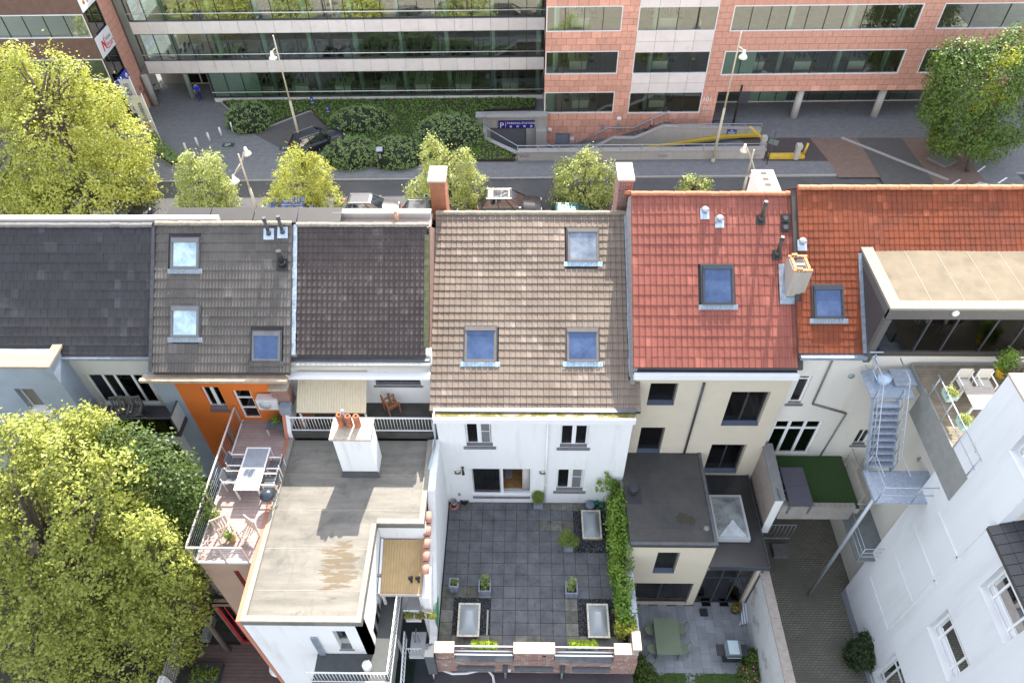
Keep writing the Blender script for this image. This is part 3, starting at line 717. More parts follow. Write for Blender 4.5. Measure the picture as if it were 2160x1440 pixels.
dark_brick=brick_mat('dark_red_chimney_brick', (0.26, 0.085, 0.06), (0.20, 0.07, 0.055), (0.46, 0.42, 0.38), 'xy')
def chimney(px0, px1, pyt0, pyt1, Yc, mat, dep, ov=0.06):
 zc=W.gy((px0+px1)/2, pyt1, Yc)[2]
 x0=W.gy(px0, pyt1, Yc)[0];x1=W.gy(px1, pyt1, Yc)[0]
 yb=W.gz((px0+px1)/2, pyt0, zc)[1]
 m=MB();m.box(x0+ov, x1-ov, Yc+ov, yb-ov, zc-3.2, zc-0.07);ch=m.build('chimney', [mat], D)
 m=MB();m.box(x0, x1, Yc, yb, zc-0.07, zc);m.build('chimney_cap', [cap_m], ch)
chimney(901, 939.5, 350, 382.5, D_RY+0.35, orange_brick, 1)
chimney(1304, 1340, 342.5, 380, D_RY+0.35, dark_brick, 1)
p=W.gy(903, 447, D_RY+0.1);q=W.gy(900.5, 413, D_RY+0.1)
m=MB();m.cone((p[0], p[1], p[2]-0.3), (p[0], p[1], q[2]), 0.065, 0.065, 10);m.cone((p[0], p[1], q[2]-0.12), (p[0], p[1], q[2]), 0.085, 0.085, 10)
m.build('vent_pipe', [M('dark_grey_pipe', (0.10, 0.11, 0.125), 0.6, 0.1)], D)
m=MB()
L0=on_slope(1322, 457, DE_Y, DE_Z, D_SL);L1=on_slope(1332, 795, DE_Y, DE_Z, D_SL)
N_=9
for i in range(N_):
 s0=L1[1]+(L0[1]-L1[1])*i/N_;s1=L1[1]+(L0[1]-L1[1])*(i+1)/N_
 a=slope_pt(DX1-0.10+random.uniform(-.015, .015), s0, DE_Y, DE_Z, D_SL, 0.075+0.01*(i%2));b=slope_pt(DX1-0.10+random.uniform(-.015, .015), s1+0.03, DE_Y, DE_Z, D_SL, 0.07+0.01*(i%2))
 m.add([a, (DX1+0.05, a[1], a[2]+0.03), (DX1+0.05, b[1], b[2]+0.03), b], [(0, 1, 2, 3)])
m.build('lead_flashing', [lead], D)
T0x, T0y=-3.378, 16.2185
TY_END=10.30
m=MB();m.box(-3.43, 4.45, TY_END-0.25, YD, -0.35, -0.045)
terr=structure('terrace_floor', m, M('terrace_bed', (0.022, 0.024, 0.028), 0.95, 0.2, 10))
paver_m=M('anthracite_concrete_paver', (0.125, 0.127, 0.134), 0.85, 0.20, 1.8, 0.25, 90, rnd=0.09, dirt=(0.07, 0.072, 0.078), dirt_scale=6, dirt_lo=0.56, dirt_hi=0.68)
paver_old=M('mossy_old_paver', (0.14, 0.135, 0.115), 0.9, 0.3, 4, 0.3, 60, rnd=0.3, dirt=(0.22, 0.20, 0.16), dirt_scale=3)
paver_lt=M('pale_old_paver', (0.30, 0.28, 0.24), 0.9, 0.2, 4, 0.3, 60, dirt=(0.2, 0.19, 0.16), dirt_scale=3)
grav=[W.gz(1207, 1072, 0)[:2]+W.gz(1300, 1158, 0)[:2], W.gz(950, 1256, 0)[:2]+W.gz(1033, 1357, 0)[:2], W.gz(1222, 1258, 0)[:2]+W.gz(1298, 1357, 0)[:2]]
grav=[(min(a, c), max(a, c), min(b, d), max(b, d))for a, b, c, d in grav]
g1=(T0x+0.5*10+1.05, 3.9, T0y-2.0, T0y+0.06)
grav=[(T0x+0.5*11+0.0, 3.9, T0y-0.5*4, T0y+0.0), (T0x+0.28, T0x+2.0, T0y-0.5*11-0.05, T0y-0.5*7-0.42), (T0x+0.5*11+0.0, 3.95, T0y-0.5*11-0.1, T0y-0.5*7-0.42)]
def in_g(x, y):return any(a<x<b and c<y<d for a, b, c, d in grav)
xs_=[-3.43, T0x]+[T0x+0.5*i for i in range(1, 15)]+[3.85];ys_=[YD-0.01]+[T0y-0.5*j for j in range(0, 12)]+[TY_END+0.02]
def paver(m):m.box(-0.2425, 0.2425, -0.2425, 0.2425, -0.04, 0.0)
light_set={(4, 7)}
for i in range(len(xs_)-1):
 for j in range(len(ys_)-1):
  x0, x1, y1, y0=xs_[i], xs_[i+1], ys_[j], ys_[j+1];xc, yc=(x0+x1)/2, (y0+y1)/2
  if in_g(xc, yc)or x1-x0<0.1:continue
  lp=(i-1, j-1)
  mat_k='p'
  if lp==(3, 7):mat_k='l'
  elif(lp[0]in(0, 1, 2, 4, -1)and lp[1]>=7 and xc<-1.2)or(lp[0]==10 and lp[1]>=8):mat_k='o'
  elif lp[1]>=11 or(lp[1]==-1 and random.random()<.4)or(lp[0]in(8, 9, 10)and lp[1]<2):mat_k='o' if random.random()<0.6 else 'p'
  mt_={'p':paver_m, 'l':paver_lt, 'o':paver_old}[mat_k]
  o=piece('paver', 'paver'+mat_k, paver, [mt_], terr, (xc, yc, random.uniform(-0.004, 0.004)), (random.uniform(-.004, .004), random.uniform(-.004, .004), random.uniform(-.004, .004)), ((x1-x0)/0.5, (y1-y0)/0.5, 1))
def chips(name, rects, n, size, mat, z=0.0, parent=None):
 pts=[]
 A=[(r[1]-r[0])*(r[3]-r[2])for r in rects]
 for r, a_ in zip(rects, A):
  k=int(n*a_/sum(A));pts.append(np.stack([RNG.uniform(r[0], r[1], k), RNG.uniform(r[2], r[3], k), z+RNG.uniform(-0.01, 0.02, k)], -1))
 pts=np.concatenate(pts);n=len(pts)
 base=np.array([(1, 0, 0), (-.5, .8, 0), (-.6, -.7, .1), (0, 0, .55)])
 ang=RNG.uniform(0, 6.28, n);ca, sa=np.cos(ang), np.sin(ang);sz=size*RNG.uniform(0.5, 1.3, n)
 v=np.stack([(base[:, 0][None]*ca[:, None]-base[:, 1][None]*sa[:, None])*sz[:, None]+pts[:, :1], (base[:, 0][None]*sa[:, None]+base[:, 1][None]*ca[:, None])*sz[:, None]*0.8+pts[:, 1:2], base[:, 2][None]*sz[:, None]+pts[:, 2:3]], -1).reshape(-1, 3)
 f=[]
 for i in range(n):
  o=i*4;f+=[(o, o+1, o+3), (o+1, o+2, o+3), (o+2, o, o+3)]
 me=bpy.data.meshes.new(name);me.from_pydata(v.tolist(), [], f);me.materials.append(mat);me.update()
 at=me.attributes.new('tint', 'FLOAT', 'POINT');at.data.foreach_set('value', np.repeat(RNG.uniform(0, 1, n), 4).astype(np.float32))
 ob=bpy.data.objects.new(name, me);COL.objects.link(ob)
 if parent:ob.parent=parent
 ob['kind']='stuff'
 return ob
def tint_mat(name, c1, c2, rough=0.9):
 m, n, l, b=nt(name);at=n.new('ShaderNodeAttribute');at.attribute_name='tint'
 l.new(mix_col(n, l, at.outputs['Fac'], c1, c2), b.inputs['Base Color']);b.inputs['Roughness'].default_value=rough;MATS[name]=m;return m
slate_chip=tint_mat('slate_gravel', (0.05, 0.05, 0.055), (0.20, 0.20, 0.215))
gv=chips('gravel', grav, 5200, 0.032, slate_chip, -0.03);gv['label']='dark slate gravel round the skylights of the terrace'
m=MB();m.box(T0x+1.86, T0x+1.92, T0y-5.5, T0y-4.5, -0.03, 0.02);m.build('edging', [concrete], terr)
cream_frame=M('cream_skylight_frame', (0.66, 0.60, 0.48), 0.6, 0.06, 6)
dome_m, n, l, b_=nt('milky_skylight_dome');b_.inputs['Base Color'].default_value=(0.50, 0.54, 0.56, 1);b_.inputs['Roughness'].default_value=0.12;b_.inputs['Transmission Weight'].default_value=0.35;b_.inputs['Specular IOR Level'].default_value=0.7
def dome(px, label):
 (ax, ay), (bx_, by)=px
 z=0.22
 p=W.gz(ax, ay, z);q=W.gz(bx_, by, z);x0, x1, y0, y1=p[0], q[0], q[1], p[1]
 t=thing('skylight', label, 'skylight', ((x0+x1)/2, (y0+y1)/2, 0), 'domed skylights on the terrace')
 m=MB();m.box(x0+0.03, x1-0.03, y0+0.03, y1-0.03, -0.04, z-0.05);m.build('upstand', [M('brown_upstand', (0.24, 0.15, 0.12), 0.8, 0.1)], t)
 f=0.07;m=MB()
 m.box(x0, x0+f, y0, y1, z-0.05, z);m.box(x1-f, x1, y0, y1, z-0.05, z);m.box(x0+f, x1-f, y0, y0+f, z-0.05, z);m.box(x0+f, x1-f, y1-f, y1, z-0.05, z)
 fr_=m.build('frame', [cream_frame], t)
 m=MB()
 for i in range(3):
  for x in(x0+f/2, x1-f/2):m.cone((x, y0+(y1-y0)*(0.2+0.3*i), z), (x, y0+(y1-y0)*(0.2+0.3*i), z+0.015), 0.018, 0.015, 6)
 for i in range(2):
  for y in(y0+f/2, y1-f/2):m.cone((x0+(x1-x0)*(0.27+0.46*i), y, z), (x0+(x1-x0)*(0.27+0.46*i), y, z+0.015), 0.018, 0.015, 6)
 m.build('bolts', [M('steel_bolt', (0.12, 0.13, 0.15), 0.5, 0.05, metal=0.6)], fr_)
 m=MB();K=10;vv=[];ff=[]
 for i in range(K+1):
  for j in range(K+1):
   u, w=i/K, j/K;hgt=0.20*min(1, min(u, 1-u)/0.33)**0.8*min(1, min(w, 1-w)/0.24)**0.8
   vv.append((x0+f+(x1-x0-2*f)*u, y0+f+(y1-y0-2*f)*w, z-0.01+hgt))
 for i in range(K):
  for j in range(K):ff.append((i*(K+1)+j, (i+1)*(K+1)+j, (i+1)*(K+1)+j+1, i*(K+1)+j+1))
 m.add(vv, ff, 0, True);m.build('dome', [dome_m], t)
dome(((1225.5, 1075), (1270.5, 1135.5)), 'milky domed skylight beside the ivy near the house wall')
dome(((968, 1270.5), (1010.5, 1342)), 'milky domed skylight in gravel beside the tall zinc planters')
dome(((1237, 1272), (1287.5, 1344.5)), 'milky domed skylight in gravel below the ivy at the parapet')
zinc_pl=M('zinc_planter', (0.24, 0.27, 0.34), 0.55, 0.2, 7, 0.1, 30, dirt=(0.36, 0.37, 0.40), streak=True, dirt_scale=4)
box_leaf=leaf_mat('box_leaf', (0.13, 0.20, 0.025), (0.26, 0.33, 0.05), (0.20, 0.26, 0.04))
lime_leaf=leaf_mat('lime_box_leaf', (0.30, 0.42, 0.02), (0.50, 0.60, 0.05), (0.20, 0.34, 0.02))
grey_leaf=leaf_mat('lavender_leaf', (0.30, 0.36, 0.15), (0.42, 0.46, 0.20), (0.22, 0.30, 0.09))
def planter(x, y, w, h, taper=0.0):
 pass
def zinc_planter(px, label, h, plant, taper=0.85):
 (tlx, tly), (trx, _), (blx, bly)=px
 p=W.gz(tlx, tly, h);q=W.gz(trx, tly, h);w=q[0]-p[0];xc=(p[0]+q[0])/2;yc=p[1]-w/2
 t=thing('planter', label, 'planter', (xc, yc, 0), 'zinc planters on the terrace');a=w/2;b=a*taper;e=0.05
 m=MB();B=[(xc-b, yc-b, 0.002), (xc+b, yc-b, 0.002), (xc+b, yc+b, 0.002), (xc-b, yc+b, 0.002)]
 A=[(xc-a, yc-a, h), (xc+a, yc-a, h), (xc+a, yc+a, h), (xc-a, yc+a, h)]
 I=[(xc-a+e, yc-a+e, h), (xc+a-e, yc-a+e, h), (xc+a-e, yc+a-e, h), (xc-a+e, yc+a-e, h)]
 J=[(v[0], v[1], h-0.12)for v in I]
 m.hull2(B, A, cap=False);m.hull2(A, I, cap=False);m.hull2(I, J, cap=False);m.add(B, [(3, 2, 1, 0)])
 m.build('pot', [zinc_pl], t)
 m=MB();m.add([(v[0], v[1], h-0.09)for v in I], [(0, 1, 2, 3)]);m.build('soil', [soil], t)
 if plant=='lav':
  m=MB();tips=[]
  for i in range(26):
   x, y=xc+random.uniform(-a*.6, a*.6), yc+random.uniform(-a*.6, a*.6);hh=random.uniform(0.15, 0.6)
   if random.random()<0.3:hh*=1.5
   e_=(x+random.uniform(-.08, .08), y+random.uniform(-.02, .1), h-0.1+hh);m.tube([(x, y, h-0.1), e_], 0.006, 4);tips.append(e_)
  m.build('stems', [M('green_stem', (0.12, 0.17, 0.05), 0.8, 0.2)], t)
  crown(t, [(e_[0], e_[1], e_[2]-0.03, 0.05, 0.05, 0.11)for e_ in tips], 1100, 0.05, grey_leaf, 'leaves', cl=9, spread=0.025)
  crown(t, [(xc, yc, h-0.05, a*.7, a*.7, 0.1)], 300, 0.05, box_leaf, 'leaves', cl=9, spread=0.03)
 else:
  crown(t, [(xc+0.03, yc+0.05, h-0.04, a*.7, a*.6, 0.12)], 320, 0.06, box_leaf, 'leaves', cl=8, spread=0.035)
 return t
zinc_planter(((948, 1218), (968, 1218), (0, 0)), 'tall tapered zinc planter with low greenery by the white wall', 0.62, 'low', 0.78)
zinc_planter(((1010, 1221.5), (1036, 1221.5), (0, 0)), 'square zinc planter of lavender between old pavers and gravel', 0.42, 'lav', 0.97)
zinc_planter(((1192, 1226), (1218, 1226), (0, 0)), 'square zinc planter of lavender above the right gravel bed', 0.46, 'lav', 0.97)
def box_pot(px, py, w, h, label, blobs, nleaf, size):
 p=W.gz(px, py, 0.0);xc, yc=p[0], p[1]+w/2
 t=thing('potted_shrub', label, 'potted shrub', (xc, yc, 0), 'potted shrubs on the terrace')
 a=w/2;m=MB();m.box(xc-a, xc+a, yc-a, yc+a, 0.0, h);m.build('pot', [zinc_pl], t)
 m=MB();m.tube([(xc, yc, h), (xc, yc+.03, h+0.35)], 0.02, 5);m.build('trunk', [bark], t)
 crown(t, [(xc+b[0], yc+b[1], h+b[2], b[3], b[4], b[5])for b in blobs], nleaf, size, box_leaf, 'crown', cl=14, spread=0.055, shell=0.2)
box_pot(1135, 1073.5, 0.40, 0.30, 'round box shrub in grey pot beside the sliding door', [(0, 0.0, 0.38, 0.25, 0.24, 0.34), (-.02, .02, .6, .14, .14, .2)], 2600, 0.045)
box_pot(1198.5, 1164, 0.40, 0.26, 'loose feathery shrub in pale square pot in the middle of the pavers', [(-.08, .06, 0.45, 0.34, 0.3, 0.40), (.22, 0, .3, .24, .2, .26), (-.2, .02, .35, .22, .2, .28), (-.1, .1, .75, .16, .16, .25)], 3600, 0.045)
def box_row(pxa, pxb, py, label, k):
 h=0.36;A=W.gz(pxa, py, h);Bp=W.gz(pxb, py, h)
 xc=(A[0]+Bp[0])/2;t=thing('planter_row', label, 'planter', (xc, A[1], 0), 'long planters of box balls at the parapet')
 m=MB();m.box(A[0]-0.04, Bp[0]+0.04, A[1]-0.17, A[1]+0.17, 0.0, 0.32);m.build('pot', [zinc_pl], t)
 for i in range(k):
  x=A[0]+(Bp[0]-A[0])*(i+0.5)/k;rr=(Bp[0]-A[0])/k*0.55
  crown(t, [(x, A[1]+random.uniform(-.02, .02), h+0.18, rr, rr, rr*1.15+random.uniform(-.03, .04))], 1100, 0.042, lime_leaf, 'bush', cl=12, spread=0.03, shell=0.6)
box_row(995, 1049, 1362, 'long planter of four lime green box balls left of the brick pier', 4)
box_row(1201, 1258, 1362, 'long planter of four lime green box balls right of the brick pier', 4)
p=W.gz(958, 1068, 0);t=thing('garden_hose', 'coiled terracotta garden hose in the corner below the wall lamp', 'hose', (p[0], p[1], 0))
m=MB();pts=[]
for i in range(90):
 a=i*0.42;r_=0.20+0.05*math.sin(i*0.9)*0.4-0.0006*i;pts.append((p[0]+math.cos(a)*r_, p[1]+math.sin(a)*r_, 0.02+0.0012*i))
m.tube(pts, 0.016, 5);m.build('hose', [M('terracotta_hose', (0.42, 0.17, 0.12), 0.6, 0.1)], t)
m=MB();m.lathe((p[0]-0.0, p[1]+0.08, 0.01), [(0, 0), (0.10, 0), (0.135, 0.32), (0.12, 0.32), (0.10, 0.2), (0, 0.2)], 14)
solo('flower_pot', 'empty grey flower pot standing in the coiled hose', 'flower pot', m, M('grey_pot', (0.26, 0.26, 0.27), 0.8, 0.1), (p[0], p[1]+0.08, 0))
p=W.gz(980, 1056, 0.1);m=MB();m.lathe((p[0], p[1], 0.0), [(0, 0.0), (0.16, 0.0), (0.19, 0.16), (0.175, 0.165), (0.14, 0.05), (0, 0.05)], 18);m.bar((p[0]-.17, p[1], .14), (p[0]+.17, p[1], .14), .015)
m.bar((p[0]-.20, p[1]-.03, .12), (p[0]-.13, p[1]-.03, .16), .05)
solo('bucket', 'low black round bucket beside the coiled hose', 'bucket', m, black_plastic, (p[0], p[1], 0))
p=W.gz(1245, 1064, 0.25);t=thing('water_butt', 'round grey blue lidded water tub against the house wall', 'water tub', (p[0], p[1], 0));tub=M('blue_grey_plastic', (0.17, 0.20, 0.25), 0.5, 0.08)
m=MB();m.lathe((p[0], p[1], 0.0), [(0, 0), (0.17, 0), (0.19, 0.24), (0, 0.24)], 20);m.build('tub', [tub], t)
m=MB();m.lathe((p[0], p[1], 0.245), [(0.205, 0), (0.205, 0.02), (0.17, 0.04), (0.05, 0.05), (0, 0.05)], 20);m.bar((p[0], p[1]-.06, .31), (p[0], p[1]+.06, .31), .022, .03);m.build('lid', [tub], t)
def can(px, py, col, label, rz):
 p=W.gz(px, py, 0.15);t=thing('watering_can', label, 'watering can', (p[0], p[1], 0), 'green watering cans by the ivy', rz=0);mt_=M(label.split()[0]+'_green_plastic', col, 0.4, 0.08)
 m=MB();m.lathe((p[0], p[1], 0.0), [(0, 0), (0.10, 0), (0.115, 0.16), (0.08, 0.24), (0.05, 0.25), (0.05, 0.2), (0, .2)], 14);m.build('body', [mt_], t)
 c, s_=math.cos(rz), math.sin(rz);m=MB();m.tube([(p[0]+c*.09, p[1]+s_*.09, .05), (p[0]+c*.2, p[1]+s_*.2, .2), (p[0]+c*.27, p[1]+s_*.27, .30)], [.025, .02, .015], 7)
 m.cone((p[0]+c*.27, p[1]+s_*.27, .30), (p[0]+c*.31, p[1]+s_*.31, .32), .02, .05, 8);m.build('spout', [mt_], t)
 m=MB();m.tube([(p[0]-c*.05, p[1]-s_*.05, .24), (p[0]-c*.04, p[1]-s_*.04, .36), (p[0]+c*.04, p[1]+s_*.04, .37), (p[0]-c*.0, p[1]-s_*.0, .25)], .012, 6);m.tube([(p[0]-c*.05, p[1]-s_*.05, .30), (p[0]-c*.16, p[1]-s_*.16, .26), (p[0]-c*.10, p[1]-s_*.10, .06)], .012, 6);m.build('handle', [mt_], t)
can(1258.5, 1060, (0.0, 0.22, 0.13), 'teal watering can between tub and ivy', 1.4)
can(1269, 1066, (0.03, 0.16, 0.06), 'dark green watering can in front of the teal one', 1.1)
par_brick=brick_mat('washed_red_brick', (0.33, 0.15, 0.11), (0.27, 0.12, 0.09), (0.42, 0.38, 0.34), 'x', 0.21, 0.07, wash=(0.50, 0.44, 0.40))
cop=M('lichened_stone_coping', (0.44, 0.37, 0.29), 0.9, 0.12, 10, 0.3, 40, dirt=(0.45, 0.36, 0.26), dirt_scale=4)
PZ=0.95
pa=W.gz(921, 1376.5, PZ);PY=pa[1]+0.02
def pxX(px, py, Y):return W.gy(px, py, Y)[0]
PT=thing('parapet_wall', 'red brick parapet with stone capped piers and white rails closing the terrace', 'wall', (0.3, PY, -1.0))
xl=pxX(913, 1380, PY);xr=pxX(1350, 1380, PY)
piers=[(xl+0.06, pxX(957, 1376, PY)), (pxX(1083, 1378, PY), pxX(1171, 1378, PY)), (pxX(1297, 1379, PY), xr-0.05)]
for a, b in piers:
 m=MB();m.box(a+0.02, b-0.02, PY+0.02, PY+0.40, 0.2, PZ-0.06);pr_=m.build('pier', [par_brick], PT)
 m=MB();m.box(a, b, PY, PY+0.42, PZ-0.06, PZ);m.build('coping', [cop], pr_)
m=MB();m.box(xl, xr, PY+0.0, PY+0.45, -1.15, 0.2);m.build('brick_wall', [par_brick], PT)
for(a, b)in((piers[0][1], piers[1][0]), (piers[1][1], piers[2][0])):
 m=MB();m.add([(a+.01, PY-0.06, 0.21), (b-.01, PY-0.06, 0.21), (b-.01, PY+0.32, 0.40), (a+.01, PY+0.32, 0.40), (a+.01, PY-0.06, 0.18), (b-.01, PY-0.06, 0.18), (b-.01, PY+0.40, 0.205), (a+.01, PY+0.40, 0.205)], [(0, 1, 2, 3), (0, 4, 5, 1), (3, 2, 6, 7), (0, 3, 7, 4), (1, 5, 6, 2)]);m.build('sloping_sill', [dark_zinc], PT)
 m=MB()
 for dy, z in((0.06, 0.60), (0.14, 0.76), (0.26, 0.90)):m.tube([(a, PY+dy, z), (b, PY+dy, z)], 0.03, 8)
 n_=0
 m.build('railing', [steel_white], PT)
for(p0, p1)in((965, 1045), (1085, 1167), (1205, 1287)):
 a, b=pxX(p0, 1412, PY), pxX(p1, 1412, PY)
 m=MB();m.box(a, b, PY-0.10, PY-0.002, -0.55, -0.50);m.box(a+.02, b-.02, PY-0.16, PY-0.002, -0.60, -0.55);m.build('window_sill', [bluestone], PT)
 m=MB();m.box(a+0.03, b-.03, PY-0.012, PY-0.003, -0.495, -0.36);m.build('window_head', [dark_zinc], PT)
for px in(1065, 1187.5):
 x=pxX(px, 1402, PY-0.15);m=MB();m.box(x-0.10, x+0.10, PY-0.24, PY-0.003, -0.42, -0.25);hp=m.build('hopper', [dark_zinc], PT)
 m=MB();m.tube([(x, PY-0.13, -0.42), (x, PY-0.13, -0.8), (x, PY-0.2, -1.13)], 0.045, 8);m.build('rain_pipe', [galv], hp)
p=W.gy(1074, 1411, PY);m=MB();m.lathe((p[0], PY, p[2]), [(0.07, 0), (0.07, -0.06), (0.05, -.09), (0, -.1)], 12, 0, (0, 1, 0));m.build('wall_lamp', [white_paint], PT)
p=W.gy(1148, 1384, PY);m=MB();m.box(p[0]-.06, p[0]+.06, PY-.0, PY+.019, p[2]-.05, p[2]+.05);m.build('vent', [black_plastic], PT)
m=MB();m.box(xl-0.1, xr-0.05, 5.5, PY-0.001, -1.6, -1.15)
bitumen=M('dark_bitumen', (0.055, 0.055, 0.06), 0.75, 0.12, 1.5, 0.25, 50, dirt=(0.085, 0.08, 0.075), dirt_scale=1.2)
bitumen_purple=M('plum_grey_bitumen', (0.06, 0.05, 0.058), 0.6, 0.12, 1.5, 0.2, 50, dirt=(0.08, 0.075, 0.075))
LR=thing('lower_extension', 'low flat roofed extension with plum grey bitumen below the brick parapet', 'extension', (0.3, 8, -3.5))
m.build('flat_roof', [bitumen_purple], LR)
m=MB();m.box(xl+0.0, xr-0.1, 5.6, PY-0.02, -3.6, -1.6);m.build('wall', [redbrick_x], LR)
m=MB();pts=[(-3.1, 9.55, -1.1)]
for px, py in((935, 1413), (955, 1420), (985, 1419), (1010, 1413), (1030, 1413), (1040, 1425), (1042, 1440), (1042, 1450)):
 pts.append(W.gz(px, py, -1.1))
m.tube(pts[1:], 0.05, 8)
solo('drain_hose', 'white corrugated hose lying on the plum grey roof under the parapet', 'hose', m, steel_white, pts[4])
IV=thing('party_wall', 'grey party wall with zinc capping between terrace and cream house', 'wall', (4.2, 13.2, -3.5))
ivx0=4.05
m=MB();m.box(ivx0, ivx0+0.22, PY+0.1, 13.35, -3.5, 1.05);m.box(ivx0, ivx0+0.22, 13.35, 16.6, -3.5, 1.9);m.build('wall', [M('grey_render', (0.33, 0.32, 0.30), 0.9, 0.1, 3)], IV)
m=MB()
for i in range(4):
 y0_=PY+0.8+i*0.72;m.box(ivx0-0.04, ivx0+0.28, y0_, y0_+0.69, 1.05, 1.10)
m.build('capping', [zinc], IV)
m=MB();m.box(ivx0-0.02, ivx0+0.30, PY+0.1, PY+0.79, 1.05, 1.16);m.build('coping', [cop], IV)
ivy_leaf=leaf_mat('ivy_leaf', (0.09, 0.19, 0.02), (0.20, 0.33, 0.05), (0.26, 0.36, 0.05))
IVY=thing('ivy', 'dense green ivy climbing over the party wall beside the terrace', 'ivy', (3.9, 13, 0))
bl=[]
y=10.9
while y<16.4:
 for z in np.arange(0.15, (1.15 if y<13.4 else 2.0)+0.01, 0.33):
  w_=0.22+0.10*random.random()+(0.10 if 13<y<15.6 else 0)
  bl.append((ivx0-0.06-w_*0.25, y, z, w_, 0.24, 0.24))
 if 13.2<y<16.3:bl.append((ivx0+0.06, y, 1.95, 0.2, 0.24, 0.16))
 y+=0.30
crown(IVY, bl, 21000, 0.11, ivy_leaf, 'leaves', cl=14, spread=0.10, shell=0.5, up=0.3)
m=MB()
for i in range(10):
 y0_=random.uniform(11, 16);m.tube([(ivx0-0.03, y0_, 0), (ivx0-0.05, y0_+random.uniform(-.5, .5), 0.9), (ivx0-0.04, y0_+random.uniform(-.6, .6), 1.4)], 0.015, 5)
for(dx, dy, dz)in((-0.8, 0.15, 0.35), (-0.55, 0.2, 0.9), (-.95, 0.0, 0.05), (-.5, .1, .6)):
 m.tube([(ivx0-.1, 16.2, 1.6), (ivx0-.1+dx*.5, 16.3+dy, 1.7+dz*.6), (ivx0-.1+dx, 16.35+dy*.5, 1.7+dz)], [0.012, .008, .004], 4)
m.build('stems', [bark], IVY)
crown(IVY, [(ivx0-.1+dx*k, 16.3+dy*.7, 1.68+dz*k, .07, .07, .07)for(dx, dy, dz)in((-0.8, 0.15, 0.35), (-0.55, 0.2, 0.9), (-.95, 0.0, 0.05), (-.5, .1, .6))for k in(.3, .5, .7, .9, 1)], 500, 0.09, ivy_leaf, 'leaves', cl=8, spread=0.05)
yellow_leaf=leaf_mat('golden_leaf', (0.30, 0.30, 0.03), (0.42, 0.40, 0.06), (0.35, 0.36, 0.05))
GS=thing('golden_shrub', 'yellow variegated creeper at the parapet end of the ivy', 'shrub', (3.9, 10.7, 0))
crown(GS, [(3.75, 10.75, 0.7, .22, .25, .35), (4.0, 10.75, 1.15, .18, .3, .12), (3.72, 11.5, 0.55, .12, .12, .35)], 1500, 0.08, yellow_leaf, 'leaves', cl=12, spread=0.07)
m=MB();PX=-3.43
m.xprism([(16.7, -3.6), (16.7, 4.72), (14.4, 4.66), (13.8, 3.82), (12.7, 2.36), (11.5, 1.08), (10.6, 0.15), (PY+.1, 0.15), (PY+.1, -3.6)], PX-0.28, PX)
LW=thing('party_wall', 'white party wall stepping down along the left of the terrace', 'wall', (PX, 13, -3.5))
m.build('wall', [white_wall], LW)
m=MB();m.box(PX-0.32, PX+0.02, PY-0.15, PY+0.35, -1.0, 0.9);m.build('pillar', [M('dark_slate_cladding', (0.10, 0.11, 0.12), 0.7, 0.1)], LW)
m=MB();m.xprism([(10.9, 0.2), (10.9, 1.15), (11.7, 1.12), (11.9, 0.9), (11.4, 0.3)], PX-0.02, PX+0.02)
solo('privacy_mat', 'green artificial hedge mat fixed to the end of the white party wall', 'screen', m, M('green_plastic_hedge', (0.05, 0.25, 0.09), 0.8, 0.35, 40, 0.8, 60), (PX, 11.3, 0.6))
C_SL=R(40.5)
CY=18.25;CZ=W.gy(760, 748, CY)[2];CX0=W.gy(622, 748, CY)[0];CX1=W.gy(903, 748, CY)[0]
C_LEN=on_slope(760, 476, CY, CZ, C_SL)[1]
HC=thing('terraced_house', 'terraced house with the darkest tiled roof and a corrugated awning over its terrace', 'house', (-6.5, 19.3, 0))
C_tile=tile_mat('black_brown_tile', (0.108, 0.086, 0.080), 0.12, 0.197, 0.255, CX0, C_SL, CY, CZ, dark=(0.062, 0.05, 0.05), spots=((0.30, 0.31, 0.28), 3.0, 0.10), rough=0.9, spec=0.2)
prof_C=[(0.0, 0.0), (0.08, 0.05), (0.20, 0.056), (0.42, 0.022), (0.62, 0.0), (1.0, 0.0)]
C_roof=tiled_roof(HC, CX0+0.06, CX1-0.10, CY, CZ, C_SL, C_LEN, 0.197, 0.255, prof_C, 0.022, C_tile, under, 'tileC', tp=.25)
C_RY=CY+C_LEN*math.cos(C_SL);C_RZ=CZ+C_LEN*math.sin(C_SL)
ridge_grey=M('grey_ridge_tile', (0.26, 0.225, 0.19), 0.9, 0.25, 10, 0.4, 50, dirt=(0.16, 0.15, 0.12), dirt_scale=6, dirt_lo=0.55, dirt_hi=0.7)
ridge_caps(C_roof, CX0, CX1, C_RY, C_RZ+0.02, ridge_grey, 'ridgeC', 0.42, 0.13)
moss_tile=M('mossy_verge_tile', (0.12, 0.125, 0.06), 0.9, 0.25, 6, 0.3, 40)
m=MB()
for i in range(18):
 s0=0.3+i*0.24;a=slope_pt(CX1-0.17, s0, CY, CZ, C_SL, 0.05+0.012*(i%2));b=slope_pt(CX1+0.02, s0+0.235, CY, CZ, C_SL, 0.05+0.012*(i%2))
 m.add([(a[0], a[1], a[2]), (b[0], a[1], a[2]), (b[0], b[1], b[2]), (a[0], b[1], b[2])], [(0, 1, 2, 3)])
m.build('verge_gutter', [moss_tile], C_roof)
m=MB();N_=12
for i in range(N_):
 s0=C_LEN*i/N_;s1=C_LEN*(i+1)/N_;h0=0.09+0.012*(i%2)
 a=slope_pt(CX0-0.02, s0, CY, CZ, C_SL, h0);b=slope_pt(CX0-0.02, s1+0.02, CY, CZ, C_SL, h0)
 m.bar(a, b, 0.15+random.uniform(-.02, .02), 0.06)
m.build('lead_flashing', [M('bright_lead_paint', (0.50, 0.58, 0.68), 0.5, 0.25, 9, 0.2, 20)], HC)
YC=CY+0.08
ctop=W.gy(760, 768, YC-0.25)[2]
